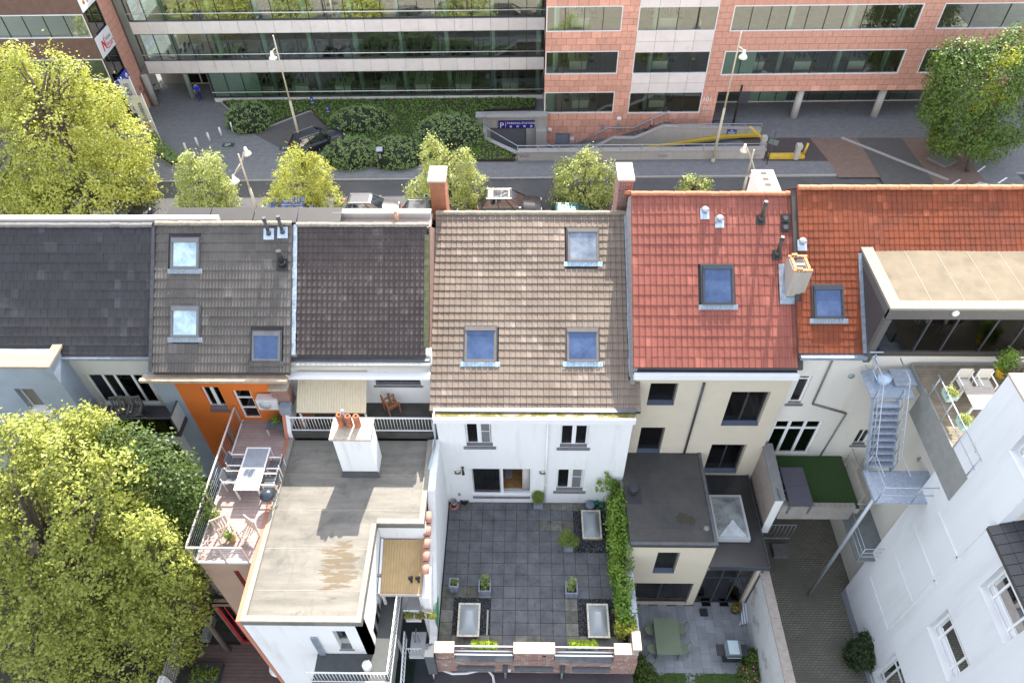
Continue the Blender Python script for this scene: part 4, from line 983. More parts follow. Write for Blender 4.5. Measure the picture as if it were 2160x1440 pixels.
m=MB();ww=W.rect(787, 787, 888, 812, YC);wall_grid(m, (0, YC, 0), Ux, Ny, -9.6, CX1+0.08, 3.4, CZ-0.05, 0.35, [ww]);m.build('wall', [white_wall], HC)
room(HC, (0, YC, 0), Ux, Ny, *ww, 2.0, room_dark, room_dark)
window(HC, (0, YC, 0), Ux, Ny, *ww, 0.15, 0.06, grey_alu, (0.55, ), (), glass, (bluestone, 0.08, 0.10, 0.05))
m=MB();m.box(-9.45, CX1+0.05, CY-0.33, CY-0.18, CZ-0.36, CZ-0.22);m.box(-9.45, CX1+0.05, CY-0.18, CY+0.02, CZ-0.36, CZ-0.30);gC=m.build('gutter', [concrete], HC)
m=MB();m.box(-9.45, CX1+.05, CY-0.17, CY-0.02, CZ-0.29, CZ-0.16);m.build('gutter_lining', [dark_zinc], gC)
m=MB();m.box(-9.5, CX1+0.05, CY-0.62, CY-0.34, CZ-0.75, CZ-0.62);m.build('lintel', [white_paint], HC)
side_gable(HC, CX1-.02, .05, YC+.3, CZ, C_RY, C_RZ, 26.5, 7.5, redbrick_y)
side_gable(HC, CX0-0.12, 0.24, YC+0.3, CZ, C_RY, C_RZ, 26.5, 7.5, redbrick_y)
front_of(HC, CX0+0.13, CX1-0.16, 7.5, M('grey_render_front', (0.5, 0.48, 0.45), 0.9, 0.05), 2, None, 26.6)
gran=M('pink_grey_granules', (0.46, 0.36, 0.30), 0.9, 0.15, 20, 0.3, 60)
m=MB();fz=C_RZ-0.12;m.box(CX0, CX1, C_RY+0.05, 22.62, fz-0.3, fz);m.build('flat_roof', [gran], HC)
m=MB();yq=22.62;m.box(W.gy(705, 455, yq)[0], CX1, yq, yq+0.2, fz-0.3, W.gy(800, 449, yq)[2]-0.03);pw=m.build('parapet', [concrete], HC)
m=MB();m.box(W.gy(703, 455, yq)[0], CX1+.02, yq-0.03, yq+0.23, W.gy(800, 449, yq)[2]-0.03, W.gy(800, 449, yq)[2]+0.03);m.build('coping', [M('white_grey_coping', (0.62, 0.58, 0.52), 0.8, 0.05)], pw)
p=W.gy(835, 455, yq-0.3);m=MB();m.box(p[0]-0.06, p[0]+0.06, yq-0.3, yq-0.18, fz, fz+0.55);m.build('post', [M('rusty_white_post', (0.50, 0.30, 0.2), 0.8, 0.4, 6)], HC)
m=MB();q0=22.85;m.add([(-26, q0, C_RZ-.3), (CX1, q0, C_RZ-.3), (CX1, 26.8, 7.4), (-26, 26.8, 7.4), (-26, q0, C_RZ-.5), (CX1, q0, C_RZ-.5), (CX1, 26.8, 7.2), (-26, 26.8, 7.2)], [(0, 1, 2, 3), (7, 6, 5, 4), (0, 4, 5, 1)]);m.build('front_roof', [MATS['front_roof_tile']], HC)
TZ=4.98;TYF=W.gz(760, 912, 4.98)[1]
m=MB();m.box(-9.62, -3.72, TYF, YC, TZ-0.4, TZ);m.build('terrace_slab', [M('dark_terrace_floor', (0.07, 0.068, 0.06), 0.9, 0.2, 2)], HC)
RL=thing('railing', 'white barred railing along the front of the awning terrace', 'railing', (-6.6, TYF+0.06, TZ))
def bars(m, p, q, step, r, z0, z1, n=5):
 p=Vector(p);q=Vector(q);L=(q-p).length;k=int(L/step)
 for i in range(k+1):
  a=p.lerp(q, i/k);m.tube([(a.x, a.y, z0), (a.x, a.y, z1)], r, n)
ya=TYF+0.05
m=MB();m.box(-9.35, -3.62, ya-0.025, ya+0.025, TZ+0.88, TZ+0.93);m.box(-9.35, -3.62, ya-0.02, ya+0.02, TZ+0.07, TZ+0.11);m.build('rail', [steel_white], RL)
def bar_parts(parent, p, q, step, r, z0, z1, mat, key):
 p=Vector(p);q=Vector(q);L=(q-p).length;k=max(1, int(round(L/step)))
 for i in range(k+1):
  a=p.lerp(q, i/k);piece('bar', key, lambda m:m.tube([(0, 0, 0), (0, 0, z1-z0)], r, 5), [mat], parent, (a.x, a.y, z0))
bar_parts(RL, (-9.3, ya, 0), (-3.7, ya, 0), 0.125, 0.011, TZ+0.11, TZ+0.88, steel_white, 'rlC')
def corrugated(parent, x0, x1, y0, z0, y1, z1, mat, pitch=0.076, amp=0.016, name='corrugated_sheet'):
 n=int((x1-x0)/pitch*4);A=[];B=[]
 for i in range(n+1):
  x=x0+(x1-x0)*i/n;h=amp*math.sin(2*math.pi*(x-x0)/pitch);A.append((x, y0, z0+h));B.append((x, y1, z1+h))
 m=MB();k=n+1;m.add(A+B, [(i, i+1, k+i+1, k+i)for i in range(n)]);m.add([(a[0], a[1], a[2]-.012)for a in A]+[(b[0], b[1], b[2]-.012)for b in B], [(k+i, k+i+1, i+1, i)for i in range(n)])
 return m.build(name, [mat], parent)
corr_m=M('yellowed_corrugated_plastic', (0.56, 0.48, 0.34), 0.6, 0.08, 3, dirt=(0.42, 0.36, 0.25), streak=True, dirt_scale=3)
az1=W.gy(640, 782, YC-0.04)[2];ax0=W.gy(632, 783, YC)[0];ax1=W.gy(775, 783, YC)[0]
AWY=17.0;az0=W.gy(690, 870, AWY)[2]
AW=thing('awning', 'corrugated yellowed plastic awning over the left half of the small terrace', 'awning', ((ax0+ax1)/2, 18.4, TZ))
corrugated(AW, ax0-0.05, ax1, AWY, az0, YC-0.02, az1, corr_m, 0.105, 0.009)
m=MB()
for x in(ax0+0.1, (ax0+ax1)/2, ax1-0.06):m.bar((x, AWY+.05, az0-.06), (x, YC-.05, az1-.06), 0.05)
m.bar((ax0, AWY+.08, az0-.1), (ax1, AWY+.08, az0-.1), .06);m.build('rafters', [wood_brown], AW)
for x in(ax0+.05, ax1-.06):
 m=MB();m.bar((x, AWY+.08, TZ), (x, AWY+.08, az0-.13), .07);m.build('post', [steel_white], AW)
salmon=M('salmon_render', (0.50, 0.20, 0.13), 0.85, 0.06, 2)
LX=-9.53
PW2=thing('party_wall', 'salmon edged white party wall between the orange house and the awning terrace', 'wall', (LX, 18, 0))
m=MB();m.xprism([(9.35, -3.6), (9.35, 4.63), (16.72, 4.63), (16.78, 4.90), (17.3, 5.95), (17.9, 6.9), (YC+0.3, 7.35), (YC+.3, -3.6)], LX-0.16, LX-0.02);m.build('wall', [salmon], PW2)
m=MB();m.xprism([(16.74, 4.44), (16.80, 4.94), (17.32, 5.99), (17.92, 6.94), (YC+.3, 7.38), (YC+.3, 4.44)], LX-0.018, LX+0.14);m.build('white_face', [white_wall], PW2)
p=W.gz(603, 822, 6.9)
m=MB();m.box(LX-0.35, LX+0.30, 17.35, 17.85, 5.9, 7.0);st=m.build('stack', [redbrick_x], PW2);m=MB();m.box(LX-0.40, LX+0.34, 17.3, 17.9, 7.0, 7.08);m.build('stack_cap', [cap_m], st)
m=MB();m.box(LX-0.1, LX+0.35, 16.98, 17.32, 5.9, 6.3);m.build('grey_box', [M('blue_grey_box', (0.22, 0.25, 0.29), 0.6, 0.1)], PW2)
teak=M('orange_teak', (0.36, 0.15, 0.07), 0.6, 0.2, 10)
def wooden_chair(x, y, z, rz, label, mat=teak, group='wooden chairs of the awning terrace', cush=None):
 t=thing('garden_chair', label, 'chair', (x, y, z), group, rz=rz)
 g_=t['_o']
 def part(nm, f):
  m=MB();f(m);m.v=[(a+x, b+y, c+z)for a, b, c in m.v];m.build(nm, [mat], t)
 for sx in(-1, 1):
  part('leg', lambda m:m.bar((sx*.24, -.22, 0), (sx*.24, -.22, .62), .045));part('leg', lambda m:m.bar((sx*.24, .24, 0), (sx*.24, .30, 1.0), .045))
  part('armrest', lambda m:m.box(sx*.24-.03, sx*.24+.03, -.25, .27, .625, .65))
 for i in range(6):part('slat', lambda m:m.box(-.215, .215, -.24+i*.08, -.18+i*.08, .42, .44))
 for i in range(5):part('back_slat', lambda m:m.bar((-.2+i*.1, .235, .46), (-.2+i*.1, .30, .98), .06, .018))
 part('back_rail', lambda m:m.box(-.26, .26, .28, .32, .95, 1.03))
 return t
px_=W.gz(818, 858, TZ)
wooden_chair(px_[0], px_[1]+0.5, TZ, -0.6, 'orange wooden chair leaning against the white wall below the dark window')
wooden_chair(px_[0]+0.25, px_[1]-0.2, TZ, 2.2, 'orange wooden chair turned away beside the white railing of the terrace')
px_=W.gz(660, 880, TZ)
wooden_chair(px_[0]-0.1, px_[1]-0.25, TZ, 0.3, 'orange wooden chair half hidden below the corrugated awning')
FZ=4.6
EX=thing('rear_extension', 'long white rear extension with a pale stained flat roof and square chimney', 'extension', (-7, 13, -3.5))
roof_m, n, l, b_=nt('pale_bitumen_roof')
pos=n.new('ShaderNodeNewGeometry').outputs['Position']
mp=n.new('ShaderNodeMapping');mp.inputs['Scale'].default_value=(0.25, 1.6, 1);l.new(pos, mp.inputs[0])
f1=noise_n(n, l, mp.outputs[0], 1.6, 6, 0.65);f2=noise_n(n, l, pos, 0.9, 6, 0.7, 0.6);f3=noise_n(n, l, pos, 7, 5, 0.7)
c_=mix_col(n, l, ramp_n(n, l, f1, 0.3, 0.72), (0.125, 0.118, 0.102), (0.25, 0.23, 0.198))
c_=mix_col(n, l, math_n(n, l, 'MULTIPLY', ramp_n(n, l, f3, 0.45, 0.75), 0.6), c_, (0.17, 0.16, 0.14))
c_=mix_col(n, l, math_n(n, l, 'MULTIPLY', ramp_n(n, l, f2, 0.52, 0.68), 0.7), c_, (0.10, 0.097, 0.088))
def blob_mask(cx, cy, rx, ry, scale, lo):
 sx=n.new('ShaderNodeSeparateXYZ');l.new(pos, sx.inputs[0])
 dx=math_n(n, l, 'DIVIDE', math_n(n, l, 'SUBTRACT', sx.outputs[0], cx), rx);dy=math_n(n, l, 'DIVIDE', math_n(n, l, 'SUBTRACT', sx.outputs[1], cy), ry)
 rr=math_n(n, l, 'ADD', math_n(n, l, 'MULTIPLY', dx, dx), math_n(n, l, 'MULTIPLY', dy, dy))
 nz=noise_n(n, l, mp.outputs[0], scale, 4, 0.6)
 v=math_n(n, l, 'SUBTRACT', nz, math_n(n, l, 'MULTIPLY', rr, 0.30));return ramp_n(n, l, v, lo, lo+0.03)
pc=W.gz(712, 1195, FZ)
c_=mix_col(n, l, math_n(n, l, 'MULTIPLY', blob_mask(pc[0], pc[1], 1.0, 1.25, 4.5, 0.385), 0.75), c_, (0.12, 0.085, 0.045))
l.new(c_, b_.inputs['Base Color']);b_.inputs['Roughness'].default_value=0.9;bump_n(n, l, b_, f3, 0.25, 0.01)
P=lambda px, py, z=FZ:W.gz(px, py, z)
xl_=LX-0.0;xr_=P(762, 1314)[0];yf_=P(640, 1313)[1];yn_=P(840, 1106)[1];xr2=PX-0.285
m=MB()
plan=[(xl_, yf_), (xr_, yf_), (xr_, yn_), (xr2, yn_), (xr2, 16.7), (xl_, 16.7)]
m.prism(plan, FZ-0.25, FZ);m.build('flat_roof', [roof_m], EX)
edge_m=M('pale_roof_edge', (0.27, 0.245, 0.205), 0.85, 0.12, 5, 0.2, 40)
m=MB();hgt=0.10
def edge(x0, y0, x1, y1, w=0.16):
 m.box(min(x0, x1), max(x0, x1), min(y0, y1), max(y0, y1), FZ+0.002, FZ+hgt)
m.box(xl_+.0, xl_+.18, yf_+.0, 16.7, FZ+.002, FZ+hgt);m.box(xl_+.18, xr_-.18, yf_, yf_+.2, FZ+.002, FZ+hgt)
m.box(xr_-.18, xr_, yf_, yn_-.0, FZ+.002, FZ+hgt);m.box(xr_, xr2, yn_, yn_+.2, FZ+.002, FZ+hgt);m.box(xr2-.2, xr2, yn_+.2, 16.7, FZ+.002, FZ+hgt)
m.build('roof_edge', [edge_m], EX)
for k in range(4):
 y=yf_+1.1+k*1.55;m=MB();m.box(xl_+.2, (xr_-.2 if y<yn_ else xr2-.22), y, y+0.025, FZ+0.001, FZ+0.006);m.build('seam', [edge_m], EX)
zb=-3.6
wf=W.rect(700, 1330, 745, 1368, yf_+0.02)
yb_=yf_-0.0
bal=(W.gy(690, 1375, yf_)[0], W.gy(790, 1375, yf_)[0])
m=MB();opw=(wf[0], wf[1], wf[2], wf[3]);ops_=[opw]
wall_grid(m, (0, yf_+0.02, 0), Ux, Ny, xl_+0.0, xr_-0.02, zb, FZ-0.26, 0.3, ops_);m.build('wall', [white_wall], EX)
room(EX, (0, yf_+.02, 0), Ux, Ny, *opw, 1.8, room_dark, room_dark)
window(EX, (0, yf_+.02, 0), Ux, Ny, *opw, 0.2, 0.06, grey_alu, (), (), glass, (bluestone, 0.05, 0.08, 0.04))
m=MB();wall_grid(m, (xr_-0.02, 0, 0), (0, 1, 0), (-1, 0, 0), yf_+0.02, yn_+.2, zb, FZ-0.26, 0.25, [(yf_+0.6, yf_+1.9, 0.2, 2.4)]);m.build('side_wall', [white_wall], EX)
room(EX, (xr_-.02, 0, 0), (0, 1, 0), (-1, 0, 0), yf_+0.6, yf_+1.9, 0.2, 2.4, 1.3, M('pale_interior', (.4, .4, .38), .9))
window(EX, (xr_-.02, 0, 0), (0, 1, 0), (-1, 0, 0), yf_+0.6, yf_+1.9, 0.2, 2.4, 0.12, 0.07, grey_alu, (), (), glass)
m=MB();wall_grid(m, (0, yn_+0.02, 0), Ux, Ny, xr_, xr2, zb, FZ-0.26, 0.3, []);m.build('rear_wall', [white_wall], EX)
m=MB();m.box(W.gy(655, 1343, yf_)[0], W.gy(668, 1343, yf_)[0], yf_-0.06, yf_+0.016, W.gy(660, 1398, yf_)[2], W.gy(660, 1343, yf_)[2]);m.build('grille', [zinc], EX)
bz=wf[2]-0.45;bx0, bx1=W.gy(683, 1400, yf_)[0], xr_+0.75;by0=yf_-1.0
BL=thing('balcony', 'dark floored balcony with white bars wrapping the corner of the white extension', 'balcony', (bx0, by0, bz))
m=MB();m.box(bx0, bx1, by0, yf_+0.0, bz-0.2, bz);m.box(xr_, bx1, yf_, yf_+3.3, bz-0.2, bz);m.build('slab', [M('dark_balcony_floor', (0.075, 0.08, 0.08), 0.8, 0.1)], BL)
m=MB();m.box(bx0, bx1, by0, by0+.05, bz+.95, bz+1.0);m.box(bx1-.05, bx1, by0+.05, yf_+3.3, bz+.95, bz+1.0);m.box(bx0, bx1, by0+.01, by0+.04, bz+.06, bz+.1);m.box(bx1-.04, bx1-.01, by0+.05, yf_+3.3, bz+.06, bz+.1);m.build('rail', [steel_white], BL)
bar_parts(BL, (bx0+.03, by0+.025, 0), (bx1-.03, by0+.025, 0), 0.12, 0.012, bz+.1, bz+.95, steel_white, 'rlB');bar_parts(BL, (bx1-.025, by0+.15, 0), (bx1-.025, yf_+3.25, 0), 0.12, 0.012, bz+.1, bz+.95, steel_white, 'rlB')
p=(xr_-.15, yf_-.5, bz);m=MB();m.lathe((p[0], p[1], bz), [(0, 0), (.16, 0), (.16, .42), (.13, .44), (0, .43)], 14)
solo('round_stool', 'white round pouf on the dark balcony floor', 'stool', m, steel_white, p)
x0p, x1p=xr_+0.12, W.gz(897, 1250, 2.6)[0]
zc1, zc0=3.55, 2.75
yc0=W.gz(840, 1252, zc0)[1]
CN=thing('canopy', 'tan corrugated canopy in the notch of the long flat roof', 'canopy', ((x0p+x1p)/2, 11.8, zb))
amber=M('tan_corrugated_plastic', (0.44, 0.30, 0.14), 0.5, 0.08, 3, dirt=(0.36, 0.25, 0.12), dirt_scale=2)
corrugated(CN, x0p, x1p-.12, yc0, zc0, yn_-.05, zc1, amber, 0.105, 0.010)
m=MB();m.box(x0p-.02, x1p-.1, yc0-.06, yc0-.005, zc0-.1, zc0+.03);m.build('gutter', [M('pale_pink_gutter', (0.5, 0.42, 0.38), 0.6, 0.05)], CN)
m=MB();m.bar((x0p-.05, yc0, zc0+.0), (x0p-.05, yn_-.05, zc1+.05), .08, .1);m.build('side_beam', [white_paint], CN)
for x in(x0p+.05, x1p-.2):m=MB();m.bar((x, yc0+.05, zb), (x, yc0+.05, zc0-.05), .09);m.build('post', [white_paint], CN)
pinkt=M('pink_ridge_tile', (0.50, 0.25, 0.19), 0.85, 0.12, 5, 0.3, 30)
for i in range(5):
 y0_=yc0+.55+i*0.42;z_=zc0+.2+(y0_-yc0)*(zc1-zc0)/(yn_-yc0)
 piece('coping_tile', 'pinktile', lambda m:m.tube([(0, 0, 0), (0, .40, .12)], [.15, .13], 10), [pinkt], LW, (x1p+.02, y0_, z_+.05))
m=MB();m.box(x1p-.12, x1p+.15, yc0-.1, yn_+.2, -3.5, zc0-.1);m.build('pier', [white_wall], LW)
for k, (px, py)in enumerate(((867, 1222), (882, 1222))):
 p=W.gz(px, py, zc0+.35);m=MB();m.tube([(p[0], p[1], zc0+.1), (p[0], p[1], zc0+.5)], .05, 8);m.cone((p[0], p[1], zc0+.5), (p[0], p[1], zc0+.62), .10, .02, 8);m.build('vent_cowl', [black_plastic], CN)
for k, (zz, yy)in enumerate(((0.9, yc0-.25), (-0.9, yc0-1.0))):
 GA=thing('gallery', ['upper narrow white gallery with flower boxes below the tan canopy', 'lower white gallery with garden table below the tan canopy'][k], 'balcony', (x0p+.4, yy, zz))
 m=MB();m.box(x0p+.75, x1p-.3, yy, yy+1.0, zz-.15, zz);m.build('slab', [white_paint], GA)
 m=MB();m.box(x0p+.75, x1p-.3, yy, yy+.04, zz+.86, zz+.9);m.box(x0p+.75, x1p-.3, yy, yy+.04, zz+.05, zz+.09);m.build('rail', [steel_white], GA)
 bar_parts(GA, (x0p+.8, yy+.02, 0), (x1p-.35, yy+.02, 0), 0.13, 0.012, zz+.09, zz+.86, steel_white, 'rlG')
 if k:
  m=MB();m.box(x0p+1.0, x1p-.6, yy+.3, yy+.85, zz+.7, zz+.74);m.bar((x0p+1.1, yy+.6, zz), (x0p+1.1, yy+.6, zz+.7), .05);m.bar((x1p-.7, yy+.6, zz), (x1p-.7, yy+.6, zz+.7), .05)
  solo('side_table', 'grey table standing on the lower white gallery', 'table', m, zinc, (x0p+1.4, yy+.5, zz))
 else:
  for i in range(3):
   xx=x0p+.95+i*.42;t=thing('flower_box', ['flower box with a red geranium on the upper gallery', 'flower box with pale green leaves on the upper gallery', 'flower box with orange blooms on the upper gallery'][i], 'flower box', (xx, yy-.1, zz+.6), 'flower boxes on the gallery rail')
   m=MB();m.box(xx-.16, xx+.16, yy-.16, yy-.01, zz+.55, zz+.7);m.build('box', [M('terracotta', (0.35, 0.15, 0.09), 0.85, 0.12)], t)
   crown(t, [(xx, yy-.08, zz+.75, .17, .1, .1)], 240, .06, box_leaf, 'leaves', cl=8, spread=.04)
WS=thing('stair_railing', 'white railing running down beside the narrow yard left of the brick parapet', 'railing', (x0p+.9, yc0-2, -1.5))
m=MB();a_, b2_=(x0p+.62, yc0-.4, 0.2), (x0p+.62, yc0-4.2, -1.0)
m.bar(a_, b2_, .05);m.bar((a_[0], a_[1], a_[2]-.8), (b2_[0], b2_[1], b2_[2]-.8), .04);m.build('rail', [steel_white], WS)
for i in range(26):
 k=i/25;q=Vector(a_).lerp(Vector(b2_), k);piece('bar', 'rlS', lambda m:m.tube([(0, 0, -.8), (0, 0, 0)], .012, 5), [steel_white], WS, tuple(q))
cz=FZ+2.22;cyf=15.12
cx0, cx1=W.gz(725, 987, FZ)[0]+.02, W.gz(795, 987, FZ)[0]
ctx0, ctx1=W.gy(693, 927, cyf-.08)[0], W.gy(781, 927, cyf-.08)[0]
cyb=W.gz(740, 880, W.gy(740, 927, cyf-.08)[2])[1];cz=W.gy(740, 927, cyf-.08)[2]
m=MB();m.box(ctx0+.1, ctx1-.06, cyf, cyb-.08, FZ-.1, cz-.09);ch=m.build('chimney', [white_wall], EX)
m=MB();m.box(ctx0, ctx1, cyf-.08, cyb, cz-.09, cz);m.build('chimney_cap', [cap_m], ch)
m=MB();m.add([(ctx0+.02, cyf-.16, FZ+.01), (ctx1+.02, cyf-.16, FZ+.01), (ctx1-.04, cyf-.004, FZ+.22), (ctx0+.08, cyf-.004, FZ+.22)], [(0, 1, 2, 3)]);m.build('flashing', [bitumen], ch)
pot_m=M('terracotta_pot', (0.42, 0.15, 0.08), 0.8, 0.2, 6, 0.2, 30)
for i in range(3):
 x=ctx0+.38+i*.30;y=cyf+.55
 piece('chimney_pot', 'cpot', lambda m:m.lathe((0, 0, 0), [(.12, 0), (.115, .45), (.13, .46), (.13, .52), (.10, .60), (.07, .60), (.07, .3), (0, .3)], 12), [pot_m], ch, (x, y, cz+.0), (0, 0, i), (1, 1, 1.0+.12*(i==0)))
m=MB();m.cone((ctx0+.53, cyf+.62, cz), (ctx0+.53, cyf+.62, cz+.85), .05, .05, 8);m.build('flue', [zinc], ch)
p=W.gz(905, 990, FZ+.1);q=W.gy(912, 915, 16.85);m=MB();m.tube([(p[0], p[1], FZ+.12), (p[0]+.12, 16.4, FZ+.15), (p[0]+.15, 16.62, FZ+.4), (p[0]+.15, 16.64, TZ+.9)], .05, 8)
m.build('rain_pipe', [M('pale_blue_grey_pipe', (0.45, 0.52, 0.55), 0.5, 0.05)], EX)
p=W.gz(800, 1214, FZ);m=MB();m.box(p[0]-.07, p[0]+.07, p[1]-.05, p[1]+.05, FZ, FZ+.08);m.build('roof_outlet', [black_plastic], EX)
m=MB();m.box(xr_-.2, PX-.3, 5, yn_, -3.62, -3.55);structure('courtyard', m, M('dark_wet_paving', (0.05, 0.06, 0.065), 0.7, 0.2, 1.5))
p=W.gz(845, 1420, -3.54);m=MB();m.box(p[0]-.6, p[0]+.55, p[1]-1.5, p[1]+.5, -3.545, -3.47)
solo('artificial_turf_mat', 'dark green mat lying in the narrow courtyard', 'mat', m, M('dark_turf', (0.01, 0.03, 0.018), 0.95, 0.2, 30), p)
B_SL=R(40.5);BY=17.55;BZ=W.gy(460, 785, BY)[2]
BX0=W.gy(318, 785, BY)[0]+0.08;BX1=CX0-0.10
B_LEN=on_slope(460, 473, BY, BZ, B_SL)[1];B_RY=BY+B_LEN*math.cos(B_SL);B_RZ=BZ+B_LEN*math.sin(B_SL)
HB=thing('terraced_house', 'orange rendered terraced house with a grey ribbed tile roof and roof deck', 'house', (-12, 18.5, 0))
B_tile=tile_mat('grey_ribbed_tile', (0.150, 0.134, 0.122), 0.10, 0.30, 0.36, BX0, B_SL, BY, BZ, dark=(0.10, 0.09, 0.083), spots=((0.5, 0.5, 0.46), 2.2, 0.07), rough=0.9, spec=0.2)
prof_B=[(0, 0), (.04, .030), (.14, .034), (.26, .004), (.48, 0), (.53, .030), (.63, .034), (.76, .004), (1, 0)]
bsk=[]
for(a, b, c, d)in((363, 503, 421, 567), (363, 646, 421, 711), (534, 699, 592, 761)):
 q0=on_slope(a, d, BY, BZ, B_SL);q1=on_slope(c, d, BY, BZ, B_SL);q2=on_slope(a, b, BY, BZ, B_SL);bsk.append((q0[0], q1[0], q0[1], q2[1]))
B_roof=tiled_roof(HB, BX0, BX1, BY, BZ, B_SL, B_LEN, 0.245, 0.36, prof_B, 0.022, B_tile, under, 'tileB', tp=.3, holes=[(x0-.07, x1+.07, s0-.2, s1+.07)for x0, x1, s0, s1 in bsk])
ridge_caps(B_roof, BX0, BX1, B_RY, B_RZ+.02, ridge_m, 'ridgeB', .42, .13)
lab_b=['grey roof window with a drawn pale blind near the ridge of the grey roof', 'grey roof window with a drawn pale blind halfway down the grey roof', 'grey roof window with clear blue pane low beside the white lead strip']
fr_b=M('grey_window_cover', (0.15, 0.15, 0.155), 0.45, 0.05, 4)
apr_b=M('grey_lead_apron', (0.26, 0.30, 0.34), 0.55, 0.15, 8, 0.2, 30)
for k, ((x0, x1, s0, s1), lb)in enumerate(zip(bsk, lab_b)):
 roof_window(x0, x1, s0, s1, BY, BZ, B_SL, lb, 'roof windows of the grey roof', fr_b, pane_sky_tint if k==2 else pane_pale, apr_b if k<2 else B_tile, .14)
def roof_pipe(px, py, ye, ze, sl, label, plate, pipe, h, r=.07, plate_r=.2, cowl=True, group='vent pipes on the roofs', lean=0.0):
 x, s_=on_slope(px, py, ye, ze, sl);b=slope_pt(x, s_, ye, ze, sl, .03)
 t=thing('vent_pipe', label, 'vent pipe', b, group);m=MB()
 A=[slope_pt(x+u*plate_r, s_+w*plate_r*1.1, ye, ze, sl, .035+(.012 if(u+w)else 0))for u, w in((-1, -1), (1, -1), (1, 1), (-1, 1))];Bq=[slope_pt(x+u*plate_r, s_+w*plate_r*1.1, ye, ze, sl, .06)for u, w in((-1, -1), (1, -1), (1, 1), (-1, 1))]
 m.hull2(A, Bq);m.build('base_plate', [plate], t)
 m=MB();e=(b[0]+lean*h, b[1], b[2]+h);m.cone((b[0], b[1], b[2]-.05), e, r, r, 12);m.cone((b[0], b[1], b[2]), (b[0]+lean*.2, b[1], b[2]+.16), r*1.6, r*1.05, 12);m.build('pipe', [pipe], t)
 if cowl:
  m=MB();m.cone((e[0], e[1], e[2]-.12), (e[0], e[1], e[2]-.06), r*1.35, r*1.35, 12);m.cone((e[0], e[1], e[2]-.02), (e[0], e[1], e[2]+.03), r*1.35, r*1.1, 12);m.build('cowl', [pipe], t)
 return t
dgp=M('dark_grey_vent', (0.075, 0.075, 0.08), 0.6, 0.1);pale_lead=M('pale_blue_lead', (0.46, 0.55, 0.68), 0.5, 0.15, 8, .2, 20)
roof_pipe(568, 494, BY, BZ, B_SL, 'dark vent pipe on pale lead, left one at the grey ridge', pale_lead, dgp, .75, .065)
roof_pipe(597, 491, BY, BZ, B_SL, 'dark vent pipe on a pale lead plate beside the bright lead strip', pale_lead, dgp, .75, .065)
roof_pipe(597, 559, BY, BZ, B_SL, 'black open flue with tan mouth beside the pale lead strip', black_plastic, black_plastic, .7, .10, .21, False)
m=MB()
for i in range(14):
 s0=B_LEN*i/14;a=slope_pt(BX0-.06, s0, BY, BZ, B_SL, .05);b=slope_pt(BX0-.06, s0+B_LEN/14, BY, BZ, B_SL, .05);m.bar(a, b, .12, .09+.02*(i%2))
m.build('verge', [M('dark_verge_slate', (0.07, 0.07, 0.075), 0.8, 0.2)], HB)
YB=BY+0.12
bo={}
bo['w']=W.rect(421, 816, 481, 860, YB);bo['d']=W.rect(488, 823, 553, 884, YB);bo['w2']=W.rect(470, 902, 505, 945, YB)
orange=M('orange_render', (0.70, 0.17, 0.025), 0.85, 0.05, 1.2, 0.12, 60, dirt=(0.60, 0.18, 0.04), dirt_scale=.8)
bxl=W.gy(362, 800, YB)[0]
m=MB();wall_grid(m, (0, YB, 0), Ux, Ny, bxl, LX-.17, -3.6, BZ-.12, .35, list(bo.values()));m.build('wall', [orange], HB)
m=MB();m.box(W.gy(318, 800, YB)[0]-.02, bxl, YB, YB+.35, -3.6, BZ-.13)
bluegrey=M('blue_grey_render', (0.33, 0.38, 0.46), 0.9, 0.05, 1.0, 0.12, 50, dirt=(0.26, 0.30, 0.38), dirt_scale=.7)
m.build('grey_wall_strip', [bluegrey], HB)
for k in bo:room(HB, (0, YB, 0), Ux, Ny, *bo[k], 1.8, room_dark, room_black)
red_sill=M('grey_brown_sill', (0.14, 0.13, 0.15), 0.7, 0.1)
window(HB, (0, YB, 0), Ux, Ny, *bo['w'], .12, .07, white_pvc, (.5, ), (), glass, (red_sill, 0.02, .22, .05), .14)
window(HB, (0, YB, 0), Ux, Ny, *bo['d'], .10, .08, white_pvc, (), (.36, .70), glass, None, .09, name='terrace_door')
window(HB, (0, YB, 0), Ux, Ny, *bo['w2'], .16, .07, white_pvc, (.5, ), (), glass, (red_sill, .03, .1, .04))
m=MB();m.box(BX0-.5, BX1-.1, BY-.30, BY-.16, BZ-.30, BZ-.16);m.box(BX0-.5, BX1-.1, BY-.16, BY+.1, BZ-.30, BZ-.24);m.build('gutter', [M('tan_wooden_gutter', (0.42, 0.33, 0.24), 0.8, .15, 4)], HB)
side_gable(HB, BX0-.16, .24, YB+.3, BZ, B_RY, B_RZ, 26.5, 7.5, redbrick_y)
front_of(HB, BX0+.09, BX1-.02, 7.5, M('cream_brick_front', (0.50, 0.42, 0.32), .9, .08), 2, None, 26.6)
p=W.gy(563, 840, YB-.2);t=thing('air_conditioner', 'white air conditioner hung on the orange wall beside the glazed door', 'air conditioner', (p[0], YB-.2, p[2]))
ax, az_=p[0]+.05, p[2]-.15
m=MB();m.box(ax-.42, ax+.42, YB-.42, YB-.08, az_-.3, az_+.3);m.build('case', [M('off_white_case', (.62, .62, .60), .5, .04)], t)
m=MB();m.lathe((ax-.1, YB-.425, az_), [(.24, 0), (.24, -.015), (.03, -.03), (0, -.03)], 16, 0, (0, 1, 0));m.build('fan_grille', [M('light_grey_plastic', (.45, .46, .46), .5, .05)], t)
m=MB();m.box(ax-.35, ax-.3, YB-.4, YB, az_-.36, az_-.31);m.box(ax+.3, ax+.35, YB-.4, YB, az_-.36, az_-.31);m.build('bracket', [galv], t)
